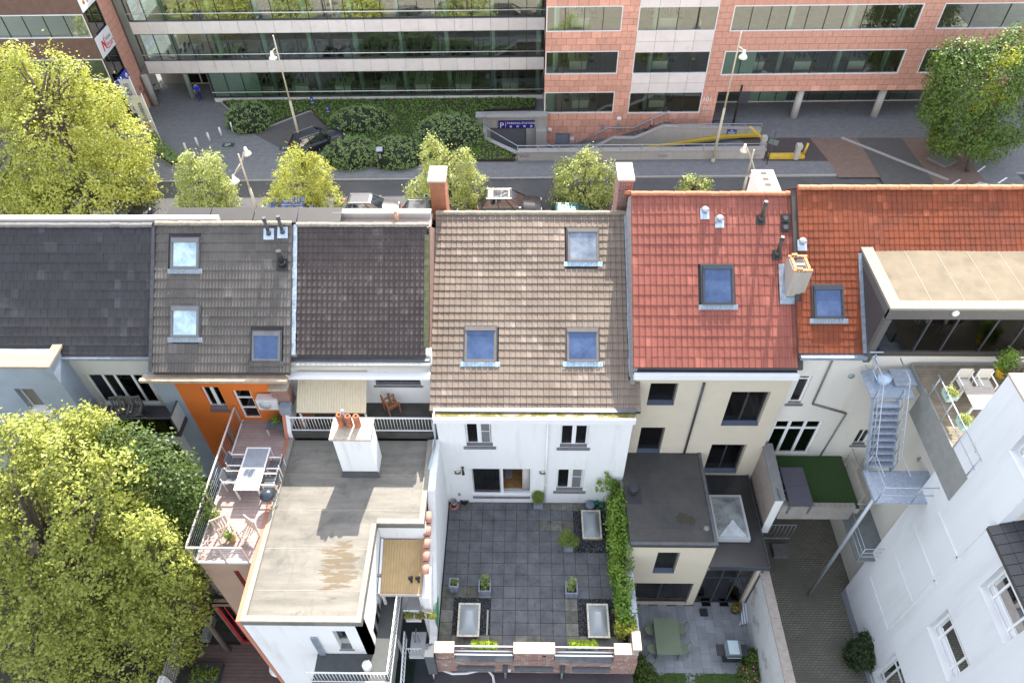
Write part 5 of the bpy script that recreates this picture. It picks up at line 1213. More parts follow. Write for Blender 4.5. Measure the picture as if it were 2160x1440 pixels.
DZB=W.gy(520, 885, YB)[2]-.02
yfB=W.gz(480, 1183, DZB)[1];xlB=W.gz(415, 1183, DZB)[0];xlB2=W.gz(497, 890, DZB)[0]
DB=thing('deck_extension', 'tan extension below the pink brown roof deck of the orange house', 'extension', (-11, 14, -3.5))
deck_m=M('pink_brown_deck_board', (0.36, 0.27, 0.25), .7, .08, 3, .1, 40, rnd=.07, streak=False)
tan=M('tan_render', (0.40, 0.28, 0.20), .9, .05, 1.5)
red_fr=M('red_frame', (0.36, 0.02, 0.03), .5, .05)
rw_=W.rect(492, 1203, 527, 1240, yfB+.02);rd_=W.rect(447, 1278, 510, 1312, yfB+.02)
rd_=(rd_[0], rd_[1], -3.5, rd_[3])
m=MB();wall_grid(m, (0, yfB+.02, 0), Ux, Ny, xlB+.02, LX-.17, -3.6, DZB-.06, .3, [rw_, rd_]);m.build('wall', [tan], DB)
m=MB();m.box(xlB+.021, xlB+.3, yfB+.32, YB-.01, -3.6, DZB-.06);m.build('side_wall', [tan], DB)
for o_ in(rw_, rd_):room(DB, (0, yfB+.02, 0), Ux, Ny, *o_, 1.8, room_dark, room_dark)
window(DB, (0, yfB+.02, 0), Ux, Ny, *rw_, .1, .12, red_fr, (), (), glass);window(DB, (0, yfB+.02, 0), Ux, Ny, *rd_, .1, .12, red_fr, (.5, ), (), glass, name='garden_door')
nb=int((YB-yfB)/.145);stp=(YB-yfB)/nb
m=MB();m.box(xlB, LX-.17, yfB, YB-.0, DZB-.06, DZB-.03);slabB=m.build('deck', [dark_zinc], DB)
for i in range(nb):
 y0_=yfB+i*stp;w0=xlB
 piece('deck_board', 'deckB', lambda m:m.box(0, LX-.17-xlB, 0.004, stp-.004, 0, .028), [deck_m], slabB, (w0, y0_, DZB-.028+random.uniform(0, .002)))
m=MB();m.box(xlB-.04, LX-.17, yfB-.05, yfB, DZB-.1, DZB+.03);m.box(xlB-.05, xlB, yfB-.05, YB, DZB-.1, DZB+.03);m.build('trim', [white_paint], DB)
CR=thing('railing', 'slim cable railing with wooden posts round the pink brown deck', 'railing', (xlB, yfB, DZB))
postm=M('tan_metal_post', (.42, .32, .26), .6, .08)
for(x, y)in((xlB-.03, yfB), (xlB-.03, yfB+2.1), (xlB-.03, yfB+4.2), (xlB-.03, YB-.15), ((xlB+LX)/2, yfB-.02), (LX-.25, yfB-.02)):
 piece('post', 'postB', lambda m:m.box(-.03, .03, -.03, .03, -.15, 1.05), [postm], CR, (x, y, DZB))
m=MB();m.bar((xlB-.03, yfB, DZB+1.05), (xlB-.03, YB-.15, DZB+1.05), .06, .04);m.bar((xlB-.03, yfB-.02, DZB+1.05), (LX-.25, yfB-.02, DZB+1.05), .06, .04);m.build('rail', [M('pale_rail', (.55, .5, .47), .5, .05)], CR)
for k in range(6):
 m=MB();z=DZB+.15+.15*k;m.tube([(xlB-.03, yfB, z), (xlB-.03, YB-.15, z)], .006, 4);m.tube([(xlB-.03, yfB-.02, z), (LX-.25, yfB-.02, z)], .006, 4);m.build('cable', [galv], CR)
wt=M('white_table_frame', (.72, .70, .68), .5, .03);gl_top=M('grey_slatted_top', (.25, .27, .31), .5, .08)
c0=W.gz(545, 955, DZB+.74);c1=W.gz(525, 1010, DZB+.74)
tx, ty=(c0[0]+c1[0])/2-.02, (c0[1]+c1[1])/2-.1
t=thing('garden_table', 'long white framed table with grey slats on the pink brown deck', 'table', (tx, ty, DZB));hw, hl=.47, .95
m=MB();m.box(tx-hw, tx+hw, ty-hl, ty-hl+.06, DZB+.70, DZB+.74);m.box(tx-hw, tx+hw, ty+hl-.06, ty+hl, DZB+.70, DZB+.74);m.box(tx-hw, tx-hw+.06, ty-hl+.06, ty+hl-.06, DZB+.7, DZB+.74);m.box(tx+hw-.06, tx+hw, ty-hl+.06, ty+hl-.06, DZB+.7, DZB+.74);m.box(tx-hw+.06, tx+hw-.06, ty-.04, ty+.04, DZB+.7, DZB+.738);m.build('frame', [wt], t)
for i in range(9):
 x=tx-hw+.065+i*(2*hw-.13)/9;piece('slat', 'tslat', lambda m:m.box(0, (2*hw-.13)/9-.008, -hl+.065, hl-.065, 0, .02), [gl_top], t, (x, ty, DZB+.712))
for sx in(-1, 1):
 for sy in(-1, 1):piece('leg', 'tleg', lambda m:m.box(-.03, .03, -.03, .03, 0, .7), [wt], t, (tx+sx*(hw-.04), ty+sy*(hl-.04), DZB))
def metal_chair(x, y, z, rz, label, fm, sm, group):
 t=thing('garden_chair', label, 'chair', (x, y, z), group, rz=rz)
 def part(nm, mt_, f):
  m=MB();f(m);m.v=[(a+x, b+y, c+z)for a, b, c in m.v];m.build(nm, [mt_], t)
 for sx in(-1, 1):
  part('leg', fm, lambda m:m.bar((sx*.25, -.24, 0), (sx*.25, -.24, .63), .035));part('leg', fm, lambda m:m.bar((sx*.25, .24, 0), (sx*.25, .27, .85), .035));part('armrest', fm, lambda m:m.box(sx*.25-.025, sx*.25+.025, -.26, .26, .635, .66))
 part('seat', sm, lambda m:m.box(-.23, .23, -.25, .23, .42, .45));part('backrest', sm, lambda m:m.add([(-.23, .23, .5), (.23, .23, .5), (.23, .30, .9), (-.23, .30, .9), (-.23, .26, .5), (.23, .26, .5), (.23, .33, .9), (-.23, .33, .9)], [(0, 1, 2, 3), (7, 6, 5, 4), (0, 4, 5, 1), (3, 2, 6, 7), (0, 3, 7, 4), (1, 5, 6, 2)]))
 return t
dk=M('dark_grey_sling', (.10, .105, .12), .7, .08)
ck=[('at the left far side of the white framed table', -.78, .42, 1.571), ('at the left near side of the white framed table', -.76, -.32, 1.571), ('at the right far side of the white framed table', .74, .30, -1.571), ('at the right near side of the white framed table', .74, -.42, -1.571)]
for s_, dx, dy, rz in ck:metal_chair(tx+dx, ty+dy, DZB, rz, 'white framed sling chair '+s_, wt, dk, 'sling chairs on the pink brown deck')
p=W.gz(566, 1048, DZB+.5);t=thing('kettle_grill', 'round dark kettle grill on the sunlit part of the deck', 'grill', (p[0], p[1], DZB))
m=MB();m.lathe((p[0], p[1], DZB+.45), [(0, 0), (.2, .03), (.28, .18), (.28, .22), (.22, .34), (.08, .4), (0, .41)], 16);m.build('bowl', [M('dark_blue_enamel', (.03, .04, .055), .25, .05)], t)
for k in range(3):m=MB();a=k*2.09;m.bar((p[0]+math.cos(a)*.15, p[1]+math.sin(a)*.15, DZB+.5), (p[0]+math.cos(a)*.26, p[1]+math.sin(a)*.26, DZB), .025);m.build('leg', [galv], t)
for k, (px, py, lb)in enumerate(((480, 1135, 'slatted deck chair standing in the sun near the cable railing'), (527, 1135, 'slatted deck chair at the front right of the roof deck'))):
 p=W.gz(px, py, DZB);wooden_chair(p[0], p[1], DZB, (.5, -.6)[k], lb, M('bleached_wood', (.50, .38, .32), .8, .1), 'bleached chairs on the roof deck')
for k, (px, py, lb)in enumerate(((456, 1095, 'terracotta pot with green plant on the deck by the cable railing'), (492, 1140, 'small pot with yellow green plant between the bleached chairs'))):
 p=W.gz(px, py, DZB);t=thing('potted_plant', lb, 'potted plant', (p[0], p[1], DZB));m=MB();m.lathe((p[0], p[1], DZB), [(0, 0), (.1, 0), (.14, .24), (.12, .24), (.11, .18), (0, .18)], 12);m.build('pot', [pot_m], t);crown(t, [(p[0], p[1], DZB+.4, .17, .17, .2)], 350, .07, box_leaf, 'leaves', cl=9, spread=.06)
p=W.gz(583, 893, DZB+.5);t=thing('bench', 'white framed bench with dark seat beside the salmon wall', 'bench', (p[0], p[1], DZB))
m=MB();m.box(p[0]-.38, p[0]+.38, p[1]-.25, p[1]+.25, DZB+.42, DZB+.48);m.build('seat', [dk], t)
m=MB()
for sx in(-.36, .36):
 for sy in(-.22, .22):m.bar((p[0]+sx, p[1]+sy, DZB), (p[0]+sx, p[1]+sy, DZB+.42), .04)
m.build('frame', [wt], t)
t=thing('potted_plant', 'green plant in a pot at the foot of the orange wall under the air conditioner', 'potted plant', (ax+.05, YB-.35, DZB));m=MB();m.lathe((ax+.05, YB-.35, DZB), [(0, 0), (.13, 0), (.16, .26), (0, .24)], 12);m.build('pot', [pot_m], t);crown(t, [(ax+.05, YB-.35, DZB+.45, .16, .16, .26)], 300, .09, ivy_leaf, 'leaves', cl=8, spread=.06)
fz=B_RZ-.2
m=MB();m.box(-24, BX1-.3, B_RY+.05, 22.3, fz-.4, fz-.02);m.build('flat_roof', [M('white_grey_roof_sheet', (.52, .48, .46), .7, .06, 2)], HB)
SP=thing('solar_panel', 'dark low solar panels on the flat roof behind the grey ridge', 'solar panel', (-11, 25, fz))
yq=B_RY+.25
for i in range(4):
 x=W.gy(345, 466, yq)[0]+i*1.72;m=MB();m.add([(x, yq, fz+.05), (x+1.68, yq, fz+.05), (x+1.68, yq+.75, fz+.2), (x, yq+.75, fz+.2), (x, yq, fz+.09), (x+1.68, yq, fz+.09), (x+1.68, yq+.75, fz+.24), (x, yq+.75, fz+.24)], [(0, 3, 2, 1), (4, 5, 6, 7), (0, 1, 5, 4), (1, 2, 6, 5), (2, 3, 7, 6), (3, 0, 4, 7)])
 m.build('panel', [M('dark_solar_cell', (.05, .045, .042), .5, .05)], SP)
m=MB();yq2=22.0;m.box(-26, W.gy(455, 455, yq2)[0], yq2, yq2+.25, fz-.3, W.gy(300, 462, yq2)[2]);m.build('parapet', [M('white_metal_edge', (.5, .5, .5), .5, .03)], HB)
A_SL=R(42);AY=18.1;AZ=W.gy(160, 748, AY)[2];AX1=BX0-.10;AX0=-27.5
A_LEN=on_slope(160, 477, AY, AZ, A_SL)[1];A_RY=AY+A_LEN*math.cos(A_SL);A_RZ=AZ+A_LEN*math.sin(A_SL)
HA=thing('terraced_house', 'blue grey rendered terraced house with flat slate coloured tiles and balcony', 'house', (-18, 19, 0))
A_tile=tile_mat('slate_grey_flat_tile', (0.060, 0.058, 0.062), .12, .25, .36, AX0, A_SL, AY, AZ, dark=(.048, .045, .046), spots=((.28, .23, .15), 1.2, .02), rough=.85, spec=.25)
prof_A=[(0, .002), (.03, .006), (.5, .007), (.96, .005), (1, .0)]
A_roof=tiled_roof(HA, AX0, AX1, AY, AZ, A_SL, A_LEN, .268, .365, prof_A, .016, A_tile, under, 'tileA', keep=lambda x, s:x>-23.6, stagger=.5)
ridge_caps(A_roof, -23.6, AX1, A_RY, A_RZ+.02, M('dark_ridge_tile', (.16, .148, .14), .9, .15, 8), 'ridgeA', .40, .13)
YA_=AY+.1
aw=W.rect(176, 790, 342, 855, YA_);aw=(aw[0], aw[1], W.gy(280, 853, YA_)[2], aw[3])
lowd=W.rect(270, 920, 335, 955, YA_)
pale_grey=M('pale_grey_render', (.60, .585, .59), .9, .04, 1.5, .1, 50)
axw=W.gy(118, 760, YA_)[0]
m=MB();wall_grid(m, (0, YA_, 0), Ux, Ny, axw, AX1-.02, -3.6, AZ-.1, .35, [aw, (aw[0]+.3, aw[1]-.3, -.2, 2.1)]);m.build('wall', [pale_grey], HA)
room(HA, (0, YA_, 0), Ux, Ny, *aw, 2.6, room_dark, room_dark)
window(HA, (0, YA_, 0), Ux, Ny, *aw, .1, .10, white_pvc, (.27, .47, .76), (), glass, None, .11, name='balcony_window')
window(HA, (0, YA_, 0), Ux, Ny, aw[0]+.3, aw[1]-.3, -.2, 2.1, .1, .08, white_pvc, (.33, .66), (), glass, None, .08, name='garden_window')
room(HA, (0, YA_, 0), Ux, Ny, aw[0]+.3, aw[1]-.3, -.2, 2.1, 2.0, room_dark, room_dark)
m=MB()
for i in range(22):
 x=aw[0]+.14+i*.036;m.tube([(x, YA_+.45+.03*(i%2), aw[2]+.05), (x, YA_+.45-.03*(i%2), aw[3]-.1)], .024, 4)
m.build('curtain', [M('cream_curtain', (.55, .52, .46), .9, .05)], HA)
m=MB();m.box(axw, AX1, AY-.12, AY+.02, AZ-.22, AZ-.08);m.build('gutter', [zinc], HA)
side_gable(HA, AX1-.08, .06, YA_+.4, AZ, A_RY, A_RZ, 26.5, 7.5, redbrick_y)
front_of(HA, -26, AX1-.1, 7.5, M('white_front', (.65, .64, .62), .9, .05), 4, None, 26.6)
bz=aw[2]-.06
pb=[W.gz(205, 912, bz), W.gz(378, 912, bz)]
bx0, bx1, by0=pb[0][0]-.1, pb[1][0], pb[0][1]
BA=thing('balcony', 'dark balcony with glass sides below the wide white window', 'balcony', (bx0, by0, bz))
m=MB();m.box(bx0, bx1, by0, YA_-.01, bz-.25, bz);m.build('slab', [M('charcoal_deck', (.055, .055, .062), .7, .1)], BA)
frosted=M('frosted_glass_panel', (.42, .50, .50), .25, .04, 2)
m=MB();m.box(bx1-.02, bx1, by0, YA_-.05, bz+.05, bz+1.0);m.build('glass_side', [frosted], BA);m=MB();m.box(bx0, bx0+.02, by0, YA_-.9, bz+.05, bz+1.0);m.build('glass_side', [frosted], BA)
m=MB();m.box(bx0, bx1, by0-.02, by0, bz+.05, bz+.95);m.build('glass_front', [clear_glass], BA)
m=MB();m.bar((bx1, by0, bz+1.02), (bx1, YA_-.02, bz+1.02), .05);m.bar((bx0, by0, bz+.98), (bx1, by0, bz+.98), .05);m.bar((bx0, by0, bz), (bx0, by0, bz+1.0), .05);m.bar((bx1, by0, bz-.2), (bx1, by0, bz+1.0), .05);m.build('rail', [grey_alu], BA)
gch=M('grey_weathered_wood', (.15, .14, .135), .8, .12)
for k, dx in enumerate((.9, 1.25, 1.6)):
 wooden_chair(bx0+dx, by0+.75, bz, .2, ['grey slatted chair, left of three on the charcoal balcony', 'grey slatted chair, middle of three on the charcoal balcony', 'grey slatted chair, right of three on the charcoal balcony'][k], gch, 'grey chairs on the charcoal balcony')
YW_=17.3
wz=W.gy(60, 771, YW_)[2];wx1=W.gy(101, 771, YW_)[0]
ww=W.rect(14, 822, 95, 868, YW_)
ww=(W.gy(30, 822, YW_)[0], W.gy(70, 822, YW_)[0], W.gy(80, 865, YW_)[2], W.gy(60, 820, YW_)[2])
m=MB();wall_grid(m, (0, YW_, 0), Ux, Ny, -27, wx1, -3.6, wz-.1, .3, [ww]);m.box(wx1-.25, wx1-.0, YW_+.3, YA_+.0, -3.6, wz-.1);m.box(-27, wx1-.25, YW_+.3, YA_+.3, wz-.5, wz-.12)
wg=m.build('wing_wall', [bluegrey], HA)
m=MB();m.box(-27, wx1+.06, YW_-.06, YW_+.62, wz-.1, wz);m.box(wx1-.32, wx1+.06, YW_+.62, YA_+.25, wz-.1, wz);m.build('coping', [M('tan_stone_coping', (.33, .26, .19), .9, .08, 4)], wg)
room(HA, (0, YW_, 0), Ux, Ny, *ww, 1.2, room_dark, room_dark)
window(HA, (0, YW_, 0), Ux, Ny, *ww, .2, .07, white_pvc, (), (), M('brown_grey_blind', (.19, .17, .16), .8, .05), (white_paint, .08, .16, .1))
m=MB();m.box(-30, LX-.2, 5, 19, -3.62, -3.55);m.box(-30, -14.4, 14.2, 18.1, -.9, -.6);structure('garden_ground', m, M('dark_earth', (.045, .045, .035), .95, .25, 1.5, .3, 20))
t=thing('garden_table', 'brown wooden table in the shade below the charcoal balcony', 'table', W.gz(355, 962, -.6));p=t['_o']
m=MB();m.box(p[0]-.7, p[0]+.7, p[1]-.45, p[1]+.45, p[2]+.7, p[2]+.75);m.build('top', [wood_brown], t)
for sx in(-.6, .6):
 for sy in(-.38, .38):piece('leg', 'tl2', lambda m:m.box(-.035, .035, -.035, .035, 0, .7), [wood_brown], t, (p[0]+sx, p[1]+sy, p[2]))
p=W.gz(389, 958, -.1);m=MB();m.box(p[0]-.35, p[0]+.35, p[1]-.3, p[1]+.3, -.55, -.12);m.box(p[0]-.35, p[0]+.35, p[1]+.2, p[1]+.3, -.12, .35)
solo('armchair', 'blue garden armchair in the shade beside the frosted glass screen', 'chair', m, M('blue_fabric', (.06, .13, .33), .8, .08), (p[0], p[1], -.55))
gs0=W.gz(405, 938, 0.8);m=MB();m.box(xlB-1.0, xlB-.95, 15.0, 17.6, -.6, 1.2);m.build('pane', [frosted], thing('glass_screen', 'frosted glass screen beside the shaded lower terrace', 'screen', (xlB-1, 16.5, -.6)))
m=MB();m.box(xlB-.62, xlB-.3, yfB+.5, 17.4, -3.6, DZB-1.6);m.build('wall', [M('mossy_grey_wall', (.17, .16, .13), .9, .2, 2)], thing('garden_wall', 'mossy grey garden wall below the left edge of the roof deck', 'wall', (xlB-.6, 14, -3.6)))
nbd=22;gd_m=M('dark_brown_deck_board', (.125, .085, .075), .75, .1, 3, rnd=.08)
dk0=W.gz(440, 1305, -3.4);dxl=W.gz(432, 1330, -3.4)[0];dyb=yfB
m=MB();m.box(dxl, LX-.2, 5.8, dyb, -3.55, -3.45);GD=structure('garden_deck', m, wood_brown)
for i in range(30):
 y0_=dyb-.15*(i+1)
 if y0_<6:break
 piece('deck_board', 'gdeck', lambda m:m.box(0, LX-.21-dxl, .004, .145, 0, .03), [gd_m], GD, (dxl, y0_, -3.45+random.uniform(0, .003)))
GW=thing('garden_wall', 'white garden wall with trellis along the left of the brown garden deck', 'wall', (dxl-.5, 9, -3.5))
m=MB();m.box(dxl-.55, dxl-.3, 5.5, 9.6, -3.6, -1.7);m.build('wall', [white_wall], GW)
m=MB()
for i in range(14):
 z=-1.65+i*.0;a=dxl-.42;y0_=8.6+i*.14
 m.bar((a, y0_, -3.0), (a, y0_+.9, -1.6), .025, .02);m.bar((a+.02, y0_, -1.6), (a+.02, y0_+.9, -3.0), .025, .02)
m.build('trellis', [M('grey_trellis', (.38, .37, .36), .8, .08)], GW)
p=W.gz(432, 1420, -3.1);RB=thing('raised_bed', 'dark raised bed in three compartments with low green plants', 'raised bed', (p[0], p[1], -3.42))
m=MB();m.box(p[0]-.62, p[0]+.62, p[1]-.5, p[1]+.45, -3.42, -3.12);m.build('frame', [grey_alu], RB)
for i in range(3):crown(RB, [(p[0]-.4+i*.4, p[1]-.02, -3.08, .17, .36, .08)], 420, .07, box_leaf, 'leaves', cl=9, spread=.05)
p=W.gz(594, 1405, -2.7);t=thing('round_table', 'round white table half hidden behind the salmon corner of the extension', 'table', (p[0]-.1, p[1], -3.42));m=MB();m.lathe((p[0]-.1, p[1], -2.74), [(0, 0), (.42, 0), (.42, .04), (0, .04)], 20);m.build('top', [white_paint], t);m=MB();m.tube([(p[0]-.1, p[1], -3.42), (p[0]-.1, p[1], -2.74)], .04, 8);m.build('stem', [white_paint], t)
m=MB();a=W.gz(443, 1330, -3.4);m.box(a[0]-.15, a[0]+.15, a[1]-.5, a[1]+.5, -3.42, -3.0);m.build('box', [M('weathered_box', (.25, .25, .24), .8, .15)], thing('planter_box', 'weathered planter box beside the trellis on the garden deck', 'planter', (a[0], a[1], -3.42)))
E_SL=R(36);EY=17.7;EZ=W.gy(1500, 775, EY)[2];EX0=W.gy(1336, 775, EY)[0];EX1=W.gy(1680, 775, EY)[0]
E_LEN=on_slope(1500, 410, EY, EZ, E_SL)[1];E_RY=EY+E_LEN*math.cos(E_SL);E_RZ=EZ+E_LEN*math.sin(E_SL)
HE=thing('terraced_house', 'cream rendered terraced house with a bright red pantile roof', 'house', (7, 17.8, 0))
E_tile=tile_mat('bright_red_pantile', (0.31, 0.10, 0.072), .10, .235, .385, EX0, E_SL, EY, EZ, dark=(.25, .08, .06), spots=((.10, .07, .06), 3.0, .09), rough=.6, spec=.3)
prof_E=[(0, .0), (.08, .026), (.20, .038), (.34, .028), (.48, .006), (.66, .0), (.85, .004), (1, .012)]
esk=(1482, 560, 1546, 643)
q0=on_slope(1482, 643, EY, EZ, E_SL);q1=on_slope(1546, 643, EY, EZ, E_SL);q2=on_slope(1482, 560, EY, EZ, E_SL)
esr=(q0[0], q1[0], q0[1], q2[1])
e_stack=on_slope(1660, 625, EY, EZ, E_SL)
E_XR=on_slope(1680, 415, EY, EZ, E_SL)[0]
skew=(E_XR-EX1)/E_LEN
E_roof=tiled_roof(HE, EX0, E_XR, EY, EZ, E_SL, E_LEN, .225, .385, prof_E, .020, E_tile, under, 'tileE', holes=[(esr[0]-.07, esr[1]+.07, esr[2]-.2, esr[3]+.07)], keep=lambda x, s:x<EX1+skew*s+.02)
orange_ridge=M('orange_ridge_tile', (.42, .15, .075), .75, .2, 9, .3, 40, dirt=(.55, .40, .10), dirt_scale=4, dirt_lo=.64, dirt_hi=.74)
ridge_caps(E_roof, EX0, E_XR, E_RY, E_RZ+.01, orange_ridge, 'ridgeE', .42, .13)
roof_window(*esr, EY, EZ, E_SL, 'dark framed roof window in the bright red pantiles', None, grey_alu, pane_sky_tint, apr_b, .17)
m=MB();m.add([(EX0, E_RY, E_RZ), (E_XR, E_RY, E_RZ), (E_XR, FRONT_Y+.2, 7.2), (EX0, FRONT_Y+.2, 7.2), (EX0, E_RY, E_RZ-.2), (E_XR, E_RY, E_RZ-.2), (E_XR, FRONT_Y+.2, 7.0), (EX0, FRONT_Y+.2, 7.0)], [(0, 1, 2, 3), (7, 6, 5, 4)]);m.build('front_roof', [M('red_front_tile', (.35, .11, .07), .9, .12, 8)], HE)
grey_gable=M('grey_gable_slate', (.26, .255, .25), .9, .25, 9, .4, 40)
m=MB();m.xprism([(EY-.0, EZ-.06), (E_RY, E_RZ-.06), (E_RY+.5, E_RZ-.5), (E_RY+.5, 7), (EY, 5.5)], EX0-.005, EX0+.16);m.build('gable', [grey_gable], HE)
m=MB();m.bar((EX0+.02, E_RY+.0, E_RZ+.08), (EX0+.02, E_RY+1.2, E_RZ-.75), .22, .14);m.build('verge_tile', [orange_ridge], HE)
side_gable(HE, EX1-.16, .15, YD+1.6, EZ, E_RY, E_RZ, FRONT_Y-.01, 7.1, redbrick_y)
front_of(HE, EX0+.17, EX1-.17, 7.2, M('white_front_E', (.62, .6, .56), .9, .05), 2)
YE=EY+.12
ew=[W.rect(1373, 808, 1421, 853, YE), (W.gy(1544, 826, YE)[0], W.gy(1599, 896, YE)[0], W.gy(1560, 896, YE)[2], W.gy(1560, 826, YE)[2]), W.rect(1353, 901, 1391, 955, YE), W.rect(1502, 937, 1553, 996, YE)]
m=MB();wall_grid(m, (0, YE, 0), Ux, Ny, EX0+.0, EX1+.12, -3.6, EZ-.55, .35, ew);m.build('wall', [cream], HE)
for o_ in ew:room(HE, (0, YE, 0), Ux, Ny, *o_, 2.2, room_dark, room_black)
for i, o_ in enumerate(ew):
 window(HE, (0, YE, 0), Ux, Ny, *o_, .20, .06, grey_alu, (.5, )if i in(1, 3)else(), (), glass, (blue_grey_sill, 0.0, .05, .04), .06)
m=MB();m.box(ew[1][1]-.5, ew[1][1]-.1, YE+.5, YE+.53, ew[1][2], ew[1][3]);m.build('curtain', [M('yellow_green_curtain', (.42, .45, .25), .9, .05)], HE)
m=MB();m.box(EX0+.05, EX1+.14, EY-.20, EY-.06, EZ-.50, EZ-.22);m.box(EX0+.05, EX1+.14, EY-.06, EY+.12, EZ-.5, EZ-.4);gE=m.build('gutter', [white_paint], HE)
m=MB();m.box(EX0+.05, EX1+.1, EY-.05, EY+.08, EZ-.39, EZ-.22);m.build('gutter_lining', [M('navy_gutter_lining', (.04, .05, .09), .5, .1)], gE)
pt=W.gy(1486, 808, YE-.06);m=MB();m.tube([(pt[0], YE-.06, pt[2]), (pt[0], YE-.06, 2.25)], .05, 8);m.build('rain_pipe', [grey_alu], HE)
def mush(px, py, ye, ze, sl, label, group='mushroom vents of the red roofs'):
 x, s_=on_slope(px, py, ye, ze, sl);b=slope_pt(x, s_, ye, ze, sl, .03);t=thing('roof_vent', label, 'roof vent', b, group)
 r_=.17;m=MB();A=[slope_pt(x+u*r_, s_+w*.21, ye, ze, sl, .045)for u, w in((-1, -1), (1, -1), (1, 1), (-1, 1))];Bq=[slope_pt(x+u*r_, s_+w*.21, ye, ze, sl, .06)for u, w in((-1, -1), (1, -1), (1, 1), (-1, 1))];m.hull2(A, Bq);m.build('base_plate', [pale_lead], t)
 m=MB();m.lathe((b[0], b[1]+.05, b[2]), [(.09, 0), (.09, .16), (.15, .17), (.15, .20), (.12, .25), (.06, .28), (0, .285)], 14);m.build('cowl', [galv], t)
mush(1486, 452, EY, EZ, E_SL, 'silver mushroom vent on lead plate highest on the red roof');mush(1517, 470, EY, EZ, E_SL, 'silver mushroom vent on lead plate lower right of its twin')
dgb=M('dark_olive_pipe', (.06, .058, .05), .55, .12)
roof_pipe(1604, 465, EY, EZ, E_SL, 'dark flue pipe near the ridge of the red roof', black_plastic, dgb, .85, .07, .17, True)
roof_pipe(1638, 538, EY, EZ, E_SL, 'dark flue pipe above the broken chimney stack', black_plastic, dgb, .85, .07, .17, True)
for k, (px, py)in enumerate(((1655, 462), (1655, 481))):
 x, s_=on_slope(px, py, EY, EZ, E_SL);b=slope_pt(x, s_, EY, EZ, E_SL, .03);t=thing('roof_vent', ['black twin socket vent tile, upper one near the verge', 'black twin socket vent tile, lower one near the verge'][k], 'roof vent', b, 'black vent tiles');m=MB()
 A=[slope_pt(x+u*.16, s_+w*.17, EY, EZ, E_SL, .04)for u, w in((-1, -1), (1, -1), (1, 1), (-1, 1))];Bq=[slope_pt(x+u*.15, s_+w*.16, EY, EZ, E_SL, .10)for u, w in((-1, -1), (1, -1), (1, 1), (-1, 1))];m.hull2(A, Bq);m.build('base_plate', [black_plastic], t)
 m=MB();c0_=slope_pt(x, s_, EY, EZ, E_SL, .09);c1_=slope_pt(x, s_, EY, EZ, E_SL, .15);m.cone(c0_, c1_, .10, .09, 12);m.build('socket', [dgp], t)
gb=W.gn(1662, 632, (0, EY, EZ), (0, -math.sin(E_SL), math.cos(E_SL)))
ST=thing('chimney_stack', 'rendered chimney stack with broken brick top between the two red roofs', 'chimney', gb)
sx0, sx1=EX1-.32, EX1+.42;sy0=gb[1]+.05;sz=W.gy(1670, 590, sy0)[2]+.35
stm=M('stained_grey_render', (.42, .38, .33), .9, .15, 3, .3, 30, dirt=(.26, .22, .18), streak=True, dirt_scale=3)
m=MB();o_=(sx0, sx1-.08, sy0, sy0+.95);m.box(o_[0], o_[1], o_[2], o_[3], gb[2]-1.0, sz);m.build('stack', [stm], ST)
for k in range(16):
 a=k*2*math.pi/16;xx=(o_[0]+o_[1])/2+max(-1, min(1, 1.4*math.cos(a)))*(o_[1]-o_[0]-.16)/2;yy=(o_[2]+o_[3])/2+max(-1, min(1, 1.4*math.sin(a)))*(o_[3]-o_[2]-.16)/2
 piece('brick', 'stkbrick', lambda m:m.box(-.10, .10, -.05, .05, 0, .07), [M('loose_orange_brick', (.50, .24, .12), .9, .25, 9)], ST, (xx, yy, sz+random.choice((0, .0, .075))), (0, random.uniform(-.06, .06), 1.571 if abs(math.cos(a))>.75 else 0))
m=MB();m.box(o_[0]+.16, o_[1]-.16, o_[2]+.16, o_[2]+.42, sz+.002, sz+.01);m.box(o_[0]+.16, o_[1]-.16, o_[2]+.54, o_[3]-.16, sz+.002, sz+.01);m.build('flue_mouth', [room_black], ST)
m=MB();m.add([slope_pt(sx0-.22, gb[1]and((sy0-EY)/math.cos(E_SL))-.25, EY, EZ, E_SL, .07), slope_pt(sx1, ((sy0-EY)/math.cos(E_SL))-.25, EY, EZ, E_SL, .07), slope_pt(sx1, ((sy0-EY)/math.cos(E_SL))+.02, EY, EZ, E_SL, .09), slope_pt(sx0-.22, ((sy0-EY)/math.cos(E_SL))+.02, EY, EZ, E_SL, .09)], [(0, 1, 2, 3)])
m.add([slope_pt(sx0-.22, ((sy0-EY)/math.cos(E_SL))+.02, EY, EZ, E_SL, .09), slope_pt(sx0-.003, ((sy0-EY)/math.cos(E_SL))+.02, EY, EZ, E_SL, .09), slope_pt(sx0-.003, ((sy0-EY)/math.cos(E_SL))+1.3, EY, EZ, E_SL, .09), slope_pt(sx0-.22, ((sy0-EY)/math.cos(E_SL))+1.3, EY, EZ, E_SL, .08)], [(0, 1, 2, 3)]);m.build('flashing', [lead], ST)
yc=E_RY+1.0;zc_=W.gy(1620, 402, yc)[2];x0_, x1_=W.gy(1601, 402, yc)[0], W.gy(1648, 402, yc)[0];yb2=W.gz(1620, 358, zc_)[1]
WC=thing('chimney_stack', 'tall white chimney with three square flues behind the red ridge', 'chimney', (x0_, yc, 8))
m=MB();m.box(x0_+.03, x1_-.03, yc+.03, yb2-.03, 7.5, zc_-.08);m.build('stack', [white_wall], WC);m=MB();m.box(x0_, x1_, yc, yb2, zc_-.08, zc_);m.build('cap', [white_paint], WC)
